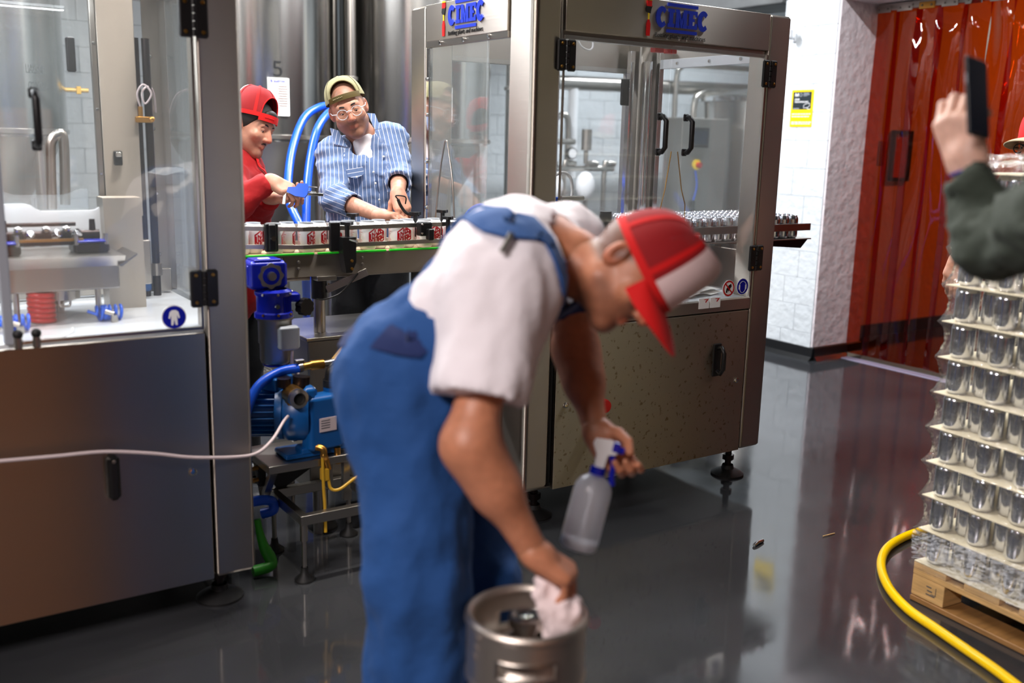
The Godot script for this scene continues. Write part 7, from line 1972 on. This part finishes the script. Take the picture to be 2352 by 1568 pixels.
	bones.append([sh_r, el_r, 0, 0]); bones.append([el_r, wr_r, 0, 0]); bones.append([sh_l, el_l, 0, 0]); bones.append([el_l, wr_l, 0, 0])
	for i in g.v.size():
		var p := g.v[i]
		var best := 9.0
		var bi := 0
		for k in [0, 8, 9, 10, 11]:
			var d := p.distance_to(Geometry3D.get_closest_point_to_segment(p, bones[k][0], bones[k][1])) - (0.16 if k == 0 else 0.07)
			if d < best: best = d; bi = k
		var a: Vector3 = bones[bi][0]
		var dd: Vector3 = (bones[bi][1] - a).normalized()
		var sx := dd.cross(Vector3(-0.5456, 0.2011, 0.8135)).normalized()
		g.t[i] = Vector2((p - a).dot(sx) / 0.072, (p - a).dot(dd) / 0.072)
	var sh := put(t, "striped_shirt", g, "striped")
	# collar wings, placket, pocket flaps and pearl snaps
	for d in [[Vector3(0.4175, -0.0043, -0.9482), [[-0.05, 0.055], [-0.012, 0.052], [0.042, -0.045], [-0.02, -0.05]]], [Vector3(0.4494, 0.0132, -0.9311), [[-0.036, 0.045], [-0.002, 0.045], [0.028, -0.03], [0.002, -0.038]]]]:
		var hp := F.hit(Vector3(0, 1.55, 0), d[0], 3.8, 5.0)
		var hn := F.grad(hp)
		var hx: Vector3 = (Vector3(0.8330, 0.0241, 0.5527) - hn * hn.dot(Vector3(0.8330, 0.0241, 0.5527))).normalized()
		var wg := G.new().ext(d[1].map(func(p): return Vector2(p[0], p[1])), 0.005, Transform3D(Basis(hx, hn.cross(hx), hn), hp + hn * 0.007))
		for i in wg.t.size(): wg.t[i] = wg.t[i] / 0.072
		put(sh, "collar_wing", wg, "striped")
	for d in [[Vector3(0.4281, -0.0365, -0.9330), 0.075], [Vector3(0.4554, -0.0214, -0.9185), 0.06]]:
		var hp := F.hit(Vector3(0, 1.55, 0), d[0], 3.8, 5.0)
		var hn := F.grad(hp)
		var hx: Vector3 = (Vector3(0.8263, 0.2192, 0.5000) - hn * hn.dot(Vector3(0.8263, 0.2192, 0.5000))).normalized()
		var fg := G.new().ext([Vector2(-0.5, 0.02), Vector2(0.5, 0.02), Vector2(0.5, -0.012), Vector2(0.0, -0.026), Vector2(-0.5, -0.012)].map(func(p): return Vector2(p.x * d[1], p.y)), 0.004, Transform3D(Basis(hx, hn.cross(hx), hn), hp + hn * 0.004))
		for i in fg.t.size(): fg.t[i] = Vector2(fg.t[i].y, fg.t[i].x) / 0.072
		put(sh, "pocket_flap", fg, "striped")
	for sd in [[Vector3(0.4387, -0.0253, -0.9287), Vector3(0.4404, -0.0396, -0.9241), Vector3(0.4412, -0.0548, -0.9198), Vector3(0.4418, -0.0721, -0.9151)], [Vector3(0.4440, -0.0243, -0.9254), Vector3(0.4456, -0.0386, -0.9208), Vector3(0.4464, -0.0538, -0.9165), Vector3(0.4470, -0.0711, -0.9118)]]:
		var sp := []
		for d in sd:
			var hp := F.hit(Vector3(0, 1.55, 0), d, 3.8, 5.0)
			sp.append(hp + F.grad(hp) * 0.002)
		put(sh, "placket_seam", G.new().tube(curve(sp, 5), 0.002, 6), "shirt_seam")
	for d in [Vector3(0.4449, -0.0460, -0.9194), Vector3(0.4456, -0.0625, -0.9149), Vector3(0.4285, -0.0400, -0.9319), Vector3(0.4548, -0.0197, -0.9193), Vector3(0.4434, -0.0352, -0.9231)]:
		var p := F.hit(Vector3(0, 1.55, 0), d, 3.8, 5.0)
		put(sh, "snap", G.new().ell(p + F.grad(p) * 0.011, Vector3.ONE * 0.0055, 8), "paper")
	legs(t, pel, Vector3(-0.5456, 0.2011, 0.8135), "jeans_dark", fold)
	var tool := thing("hex_key_set", "small black hand tool in the striped shirt man's fingers above the cans", "tool", Vector3(1.9004, 1.2659, -3.7195))
	put(tool, "grip", G.new().tube(curve([Vector3(0, 0.03, 0), Vector3(0.015, 0.0, 0), Vector3(0.04, -0.03, 0.01), Vector3(0.09, -0.035, 0.02)], 5), 0.007, 8), "black_plastic")
	put(tool, "wire_loop", G.new().tube(curve([Vector3(0.0, 0.03, 0), Vector3(-0.01, 0.045, 0), Vector3(0.03, 0.04, 0.01), Vector3(0.035, 0.01, 0.0)], 5), 0.003, 6), "black_plastic")

func legs(t: Node3D, pel: Vector3, fwd: Vector3, m: String, fold: FastNoiseLite) -> void:
	var f := Vector3(fwd.x, 0, fwd.z).normalized()
	var s := Vector3.UP.cross(f)
	var F := Field.new(Vector3(pel.x - 0.35, -0.01, pel.z - 0.35), Vector3(pel.x + 0.35, pel.y + 0.2, pel.z + 0.35), 0.014)
	for k in [-1.0, 1.0]:
		var hp: Vector3 = pel + s * 0.09 * k + Vector3(0, -0.05, 0)
		var kn: Vector3 = Vector3(pel.x, 0.5, pel.z) + s * 0.1 * k + f * 0.03
		var an: Vector3 = Vector3(pel.x, 0.08, pel.z) + s * 0.11 * k
		F.cap(hp, kn, 0.1, 0.075, 0.04)
		F.cap(kn, an, 0.075, 0.07, 0.02, 0, true)
		put(t, "shoe", G.new().ell(an + Vector3(0, -0.035, 0) + f * 0.06, Vector3(0.045, 0.045, 0.13), 14, Basis(s, Vector3.UP, f)).box(an + Vector3(0, -0.07, 0) + f * 0.06, Vector3(0.085, 0.02, 0.25), 0.008, Basis(s, Vector3.UP, f)), "black_plastic")
	F.cap(pel, pel + Vector3(0, 0.06, 0), 0.125, 0.12, 0.05)
	var g := G.new()
	F.net(g, fold, 0.01, Vector3(1, 0.6, 1))
	put(t, "trousers", g, m)

func man_red(fold: FastNoiseLite) -> void:
	var t := thing("person", "man in a red jacket and red cap measuring with calipers behind the steel post", "person")
	var hc := Vector3(1.5014, 1.5828, -4.3605)
	var q := frame(Vector3(0.3129, 0.9292, 0.1031), Vector3(0.5327, -0.3102, 0.8027))
	var nk := Vector3(1.4516, 1.4246, -4.4039)
	var pel := Vector3(1.3777, 0.9651, -4.3645); var chest := Vector3(1.4329, 1.2929, -4.4085)
	var sh_n := Vector3(1.3561, 1.3580, -4.2548); var sh_f := Vector3(1.5261, 1.3643, -4.5603)
	var el_n := Vector3(1.3376, 1.2726, -4.0740); var wr_n := Vector3(1.4579, 1.3615, -4.0153)
	var el_f := Vector3(1.4957, 1.1796, -4.3383); var wr_f := Vector3(1.4803, 1.2818, -4.1035)
	var g := G.new()
	head(g, hc, q, 1.0, nk, 0.055, 0.35, 0.9)
	hand(g, wr_n, Vector3(0.5706, -0.4013, 0.6048), Vector3(0.3935, -0.8892, -0.1924), 1.0, [[0.35, 0.7, 0.4], [0.6, 0.9, 0.5], [0.7, 0.95, 0.5], [0.8, 1.0, 0.5]], [Vector3(0.03, 0.035, 0.03), Vector3(0.025, 0.065, 0.045), Vector3(0.015, 0.09, 0.05)])
	hand(g, wr_f, Vector3(0.7489, -0.0055, 0.6265), Vector3(-0.0299, 0.9052, 0.1865), -1.0, [[0.5, 0.6, 0.3], [0.5, 0.7, 0.3], [0.55, 0.7, 0.3], [0.6, 0.7, 0.3]], [Vector3(0.035, 0.035, 0.025), Vector3(0.045, 0.065, 0.04), Vector3(0.035, 0.09, 0.045)])
	put(t, "body", g, "skin")
	face_parts(t, hc, q, 1.0, "hair_dark", Vector3(0, -0.6, 1))
	shell(t, hc, q, 1.0, "hair", "hair_dark", 0.007, 2)
	put(t, "moustache", G.new().tube(curve([hc + q * Vector3(-0.024, -0.058, 0.083), hc + q * Vector3(0, -0.0505, 0.0965), hc + q * Vector3(0.024, -0.058, 0.083)], 5), 0.0032, 6), "hair_dark")
	put(t, "forelock", G.new().ell(hc + q * Vector3(0.0, 0.07, 0.075), Vector3(0.045, 0.028, 0.022), 12, q), "hair_dark")
	var ch := put(t, "backward_cap", G.new().lathe([Vector2(0.07, 0), Vector2(0.075, 0.0), Vector2(0.075, 0.004), Vector2(0.07, 0.004)], 24, Transform3D(q, hc + q * Vector3(0, 0.06, 0))), "cap_red")
	cap_hat(ch, hc + q * Vector3(0, 0.008, -0.008), q * Basis(Vector3.UP, PI) * Basis(Vector3.RIGHT, 0.18), 1.06, "cap_red", "cap_white", "cap_red", true, 0.128)
	var lo := Vector3(minf(pel.x, chest.x) - 0.35, 0.7, chest.z - 0.4); var hi := Vector3(chest.x + 0.45, nk.y + 0.12, chest.z + 0.55)
	var F := Field.new(lo, hi, 0.0115)
	F.cap(pel + Vector3(0, -0.12, 0), chest, 0.145, 0.135, 0.05)
	F.cap(chest, nk, 0.12, 0.08, 0.05)
	F.cap(sh_n, sh_f, 0.085, 0.085, 0.06)
	F.cap(chest, sh_n.lerp(sh_f, 0.5), 0.14, 0.12, 0.05)
	F.cap(sh_n, el_n, 0.078, 0.066, 0.035)
	F.cap(el_n, el_n.lerp(wr_n, 0.93), 0.066, 0.044, 0.03, 0, true)
	F.cap(sh_f, el_f, 0.078, 0.066, 0.035)
	F.cap(el_f, el_f.lerp(wr_f, 0.95), 0.064, 0.046, 0.03, 0, true)
	F.cap(nk + Vector3(0.0009, 0.0098, -0.0018), nk.lerp(hc, 0.38), 0.07, 0.072, 0.02, 0, true)
	F.cap(nk.lerp(hc, 0.2), nk.lerp(hc, 0.8), 0.058, 0.062, 0.005, 1)
	g = G.new()
	F.net(g, fold, 0.013, Vector3(1, 1.1, 1))
	var jk := put(t, "red_jacket", g, "fleece_red")
	put(jk, "front_zip", ribbon(F, [Vector3(0.3450, -0.0250, -0.9916), Vector3(0.3471, -0.0336, -0.9881), Vector3(0.3493, -0.0423, -0.9845)], 3.8, 5.0, 0.014, 0.008, 0.003), "cap_red")
	legs(t, pel + Vector3(0, -0.05, 0), Vector3(0.7239, 0.0643, 0.7154), "jeans_dark", fold)
	put(t, "ring", G.new().lathe([Vector2(0.0095, 0), Vector2(0.011, 0), Vector2(0.011, 0.004), Vector2(0.0095, 0.004)], 14, Transform3D(Basis(Vector3(-0.5456, 0.2011, 0.8135), Vector3(0.6206, -0.4704, 0.5325), Vector3(0.4897, 0.7955, 0.1319)), Vector3(1.4820, 1.3503, -3.9841))), "chrome")
	var c := thing("calipers", "blue bodied calipers held by the man in the red jacket", "tool", Vector3(1.5495, 1.3228, -3.9197))
	var xr := Vector3(0.8839, -0.0352, 0.4786).normalized(); var yr := Vector3(0.1249, 0.9802, -0.1585).normalized()
	var bq := Basis(xr, yr, xr.cross(yr))
	put(c, "slide_body", G.new().ext([Vector2(-0.05, 0.012), Vector2(-0.02, 0.014), Vector2(-0.008, 0.03), Vector2(0.028, 0.03), Vector2(0.034, 0.02), Vector2(0.03, -0.014), Vector2(0.02, -0.028), Vector2(-0.02, -0.024), Vector2(-0.055, -0.008)], 0.018, Transform3D(bq, -bq.z * 0.009)), "coil_blue")
	put(c, "beam", G.new().box(bq * Vector3(0.045, -0.012, 0), Vector3(0.1, 0.012, 0.005), 0.001, bq).box(bq * Vector3(0.04, 0.018, 0), Vector3(0.06, 0.004, 0.004), 0.001, bq).box(bq * Vector3(0.03, -0.002, 0), Vector3(0.07, 0.004, 0.004), 0.001, bq), "chrome")
	put(c, "jaw", G.new().bar(bq * Vector3(-0.062, -0.004, 0), bq * Vector3(-0.066, -0.06, 0.0), 0.008, 0.012, 0.002, bq.x).bar(bq * Vector3(-0.066, -0.008, 0), bq * Vector3(-0.01, -0.006, 0), 0.006, 0.01, 0.001), "paper")

func phone_holder(fold: FastNoiseLite) -> void:
	var t := thing("person", "person in a dark green jacket raising a phone at the right edge", "person")
	var wr := Vector3(1.8048, 1.5192, -1.1174); var el := Vector3(1.8275, 1.3797, -1.0677); var sh := Vector3(1.7079, 1.4441, -0.8688)
	var nk := sh + Vector3(0.2049, 0.1123, 0.0482)
	var hc := nk + Vector3(0.0074, 0.1999, -0.0199)
	var q := frame(Vector3(0.1461, 0.9592, -0.2620), Vector3(0.2912, -0.2573, -0.9703))
	var pel := Vector3(nk.x, 0.95, nk.z) + Vector3(0.1003, 0.0094, 0.1018)
	var chest := nk.lerp(pel, 0.3)
	var g := G.new()
	head(g, hc, q, 1.0, nk)
	# fist round the phone's left edge: back of the hand to the left, fingers round the far side
	hand(g, wr, Vector3(-0.0672, 0.9345, -0.3375), Vector3(0.9802, 0.0556, -0.0323), 1.0, [[0.6, 0.9, 0.5], [0.7, 0.95, 0.5], [0.75, 0.95, 0.5], [0.8, 0.95, 0.5]], [Vector3(0.03, 0.04, 0.03), Vector3(0.032, 0.075, 0.045), Vector3(0.02, 0.105, 0.05)], 1.12)
	var F := Field.new(wr - Vector3(0.2, 0.35, 0.2), wr + Vector3(0.25, 0.15, 0.25), 0.009)
	F.cap(el, wr, 0.045, 0.029, 0.02)
	F.net(g)
	put(t, "body", g, "skin_pale")
	face_parts(t, hc, q, 1.0, "hair_dark")
	shell(t, hc, q, 1.0, "hair", "hair_dark", 0.012, 2)
	var lo := wr.min(el).min(nk) - Vector3(0.25, 0, 0.25); var hi := wr.max(el).max(nk).max(nk + Vector3(0.2499, 0.0072, 0.1658)) + Vector3(0.3, 0.15, 0.3)
	lo.y = 0.75
	F = Field.new(lo, hi, 0.0115)
	F.cap(sh, el, 0.082, 0.07, 0.04)
	F.cap(el, el.lerp(wr, 0.8), 0.07, 0.05, 0.03)
	F.cap(el.lerp(wr, 0.8), el.lerp(wr, 0.97), 0.046, 0.043, 0.008, 0, true)
	F.cap(el.lerp(wr, 0.85), el.lerp(wr, 1.3), 0.034, 0.036, 0.004, 1)
	F.cap(sh, nk, 0.085, 0.08, 0.04)
	F.cap(nk, nk + Vector3(0.1996, -0.1223, 0.1026), 0.08, 0.085, 0.04)
	F.cap(chest, pel, 0.17, 0.16, 0.05)
	F.cap(nk, chest, 0.09, 0.16, 0.05)
	F.cap(nk + Vector3(0.1996, -0.1223, 0.1026), nk + Vector3(0.2054, -0.4151, 0.1789), 0.08, 0.065, 0.04)
	g = G.new()
	var fold2 := FastNoiseLite.new()
	fold2.seed = 3; fold2.frequency = 7.0
	F.net(g, fold2, 0.024, Vector3(1.2, 2.2, 1.2))
	put(t, "green_jacket", g, "jacket_green")
	var bl := G.new()
	bl.tube([el.lerp(wr, 0.965), el.lerp(wr, 0.99)], 0.036, 20)
	put(t, "blue_wristband", bl, "blue_paint")
	legs(t, pel + Vector3(0, -0.08, 0), Vector3(0.3790, -0.2059, -0.9241), "black_cloth", fold)
	var p := thing("mobile_phone", "black mobile phone held up in the raised hand at the right edge", "phone", Vector3(1.7728, 1.6495, -1.0973))
	var xr := Vector3(0.9920, -0.1209, -0.0423).normalized(); var yr := Vector3(0.1961, 0.9606, -0.2288).normalized()
	var bq := Basis(xr, yr, xr.cross(yr).normalized()).orthonormalized()
	put(p, "case", G.new().box(Vector3.ZERO, Vector3(0.072, 0.15, 0.009), 0.004, bq), "black_plastic")
	put(p, "screen", G.new().box(bq * Vector3(0, 0, 0.0048), Vector3(0.067, 0.143, 0.0008), 0.0, bq), "screen_dark")
	put(p, "side_key", G.new().box(bq * Vector3(-0.0365, 0.03, 0), Vector3(0.002, 0.02, 0.003), 0.0008, bq), "grey_plastic")

func far_worker(fold: FastNoiseLite) -> void:
	var t := thing("person", "worker mostly hidden behind the pallet of cans, pale cap peak and glasses showing", "person")
	var hc := Vector3(4.4615, 1.5767, -2.4227)
	var q := frame(Vector3(0.0809, 0.9898, -0.1289), Vector3(-0.9892, 0.0093, -0.1741))
	var nk := hc + Vector3(0.0093, -0.1994, 0.0309)
	var pel := Vector3(nk.x, 0.92, nk.z); var chest := nk.lerp(pel, 0.35)
	var sh_n := nk + Vector3(-0.1993, -0.0709, 0.0682); var el := Vector3(4.1248, 1.2669, -2.4491); var wr := Vector3(3.9354, 1.1004, -2.4366)
	var g := G.new()
	head(g, hc, q, 1.0, nk)
	hand(g, wr, Vector3(-0.3369, -0.9375, 0.0058), Vector3(0.8711, -0.2568, -0.3971), 1.0, [[0.3, 0.4, 0.3], [0.4, 0.45, 0.3], [0.45, 0.5, 0.3], [0.5, 0.5, 0.3]], [Vector3(0.035, 0.04, 0.02), Vector3(0.045, 0.07, 0.03), Vector3(0.04, 0.095, 0.04)])
	var F := Field.new(wr - Vector3(0.15, 0.15, 0.15), el + Vector3(0.15, 0.15, 0.15), 0.01)
	F.cap(el, wr, 0.045, 0.03, 0.02)
	F.net(g)
	put(t, "body", g, "skin")
	face_parts(t, hc, q, 1.0, "hair_dark")
	shell(t, hc, q, 1.0, "hair", "hair_dark", 0.004, 2)
	put(t, "moustache", G.new().tube(curve([hc + q * Vector3(-0.024, -0.058, 0.083), hc + q * Vector3(0, -0.0505, 0.0965), hc + q * Vector3(0.024, -0.058, 0.083)], 5), 0.0032, 6), "hair_dark")
	var gl := put(t, "glasses", G.new().tube([hc + q * Vector3(-0.012, 0.004, 0.108), hc + q * Vector3(0, 0.008, 0.112), hc + q * Vector3(0.012, 0.004, 0.108)], 0.0025, 6), "black_plastic")
	for s in [-1, 1]:
		var pts := []
		for k in 20: pts.append(hc + q * (Vector3(0.034 * s, -0.004, 0.102) + Vector3(cos(TAU * k / 20) * 0.026, sin(TAU * k / 20) * 0.02, 0)))
		put(gl, "rim", G.new().tube(pts, 0.0025, 6, true), "black_plastic")
		put(gl, "temple", G.new().tube([hc + q * Vector3(0.06 * s, 0.004, 0.1), hc + q * Vector3(0.083 * s, 0.004, 0.0)], 0.0025, 6), "black_plastic")
	var ch := put(t, "peaked_cap", G.new().lathe([Vector2(0.07, 0), Vector2(0.075, 0.0), Vector2(0.075, 0.004), Vector2(0.07, 0.004)], 24, Transform3D(q, hc + q * Vector3(0, 0.06, 0))), "cap_red")
	cap_hat(ch, hc + q * Vector3(0, 0.004, 0.0), q, 1.05, "cap_red", "cap_red", "cap_beige", false, 0.125)
	var lo := Vector3(minf(wr.x, pel.x) - 0.25, 0.75, nk.z - 0.4); var hi := Vector3(nk.x + 0.4, nk.y + 0.1, nk.z + 0.5)
	F = Field.new(lo, hi, 0.0125)
	F.cap(pel, chest, 0.15, 0.15, 0.05)
	F.cap(chest, nk, 0.14, 0.08, 0.05)
	F.cap(nk, sh_n, 0.08, 0.085, 0.04)
	F.cap(nk, nk + Vector3(0.1810, -0.1250, -0.0321), 0.08, 0.085, 0.04)
	F.cap(sh_n, el, 0.08, 0.066, 0.04)
	F.cap(el, el.lerp(wr, 0.25), 0.066, 0.06, 0.03, 0, true)
	g = G.new()
	F.net(g, fold, 0.01, Vector3.ONE)
	put(t, "shirt", g, "black_cloth")
	legs(t, pel, Vector3(-0.9846, 0.0583, -0.1831), "jeans_dark", fold)
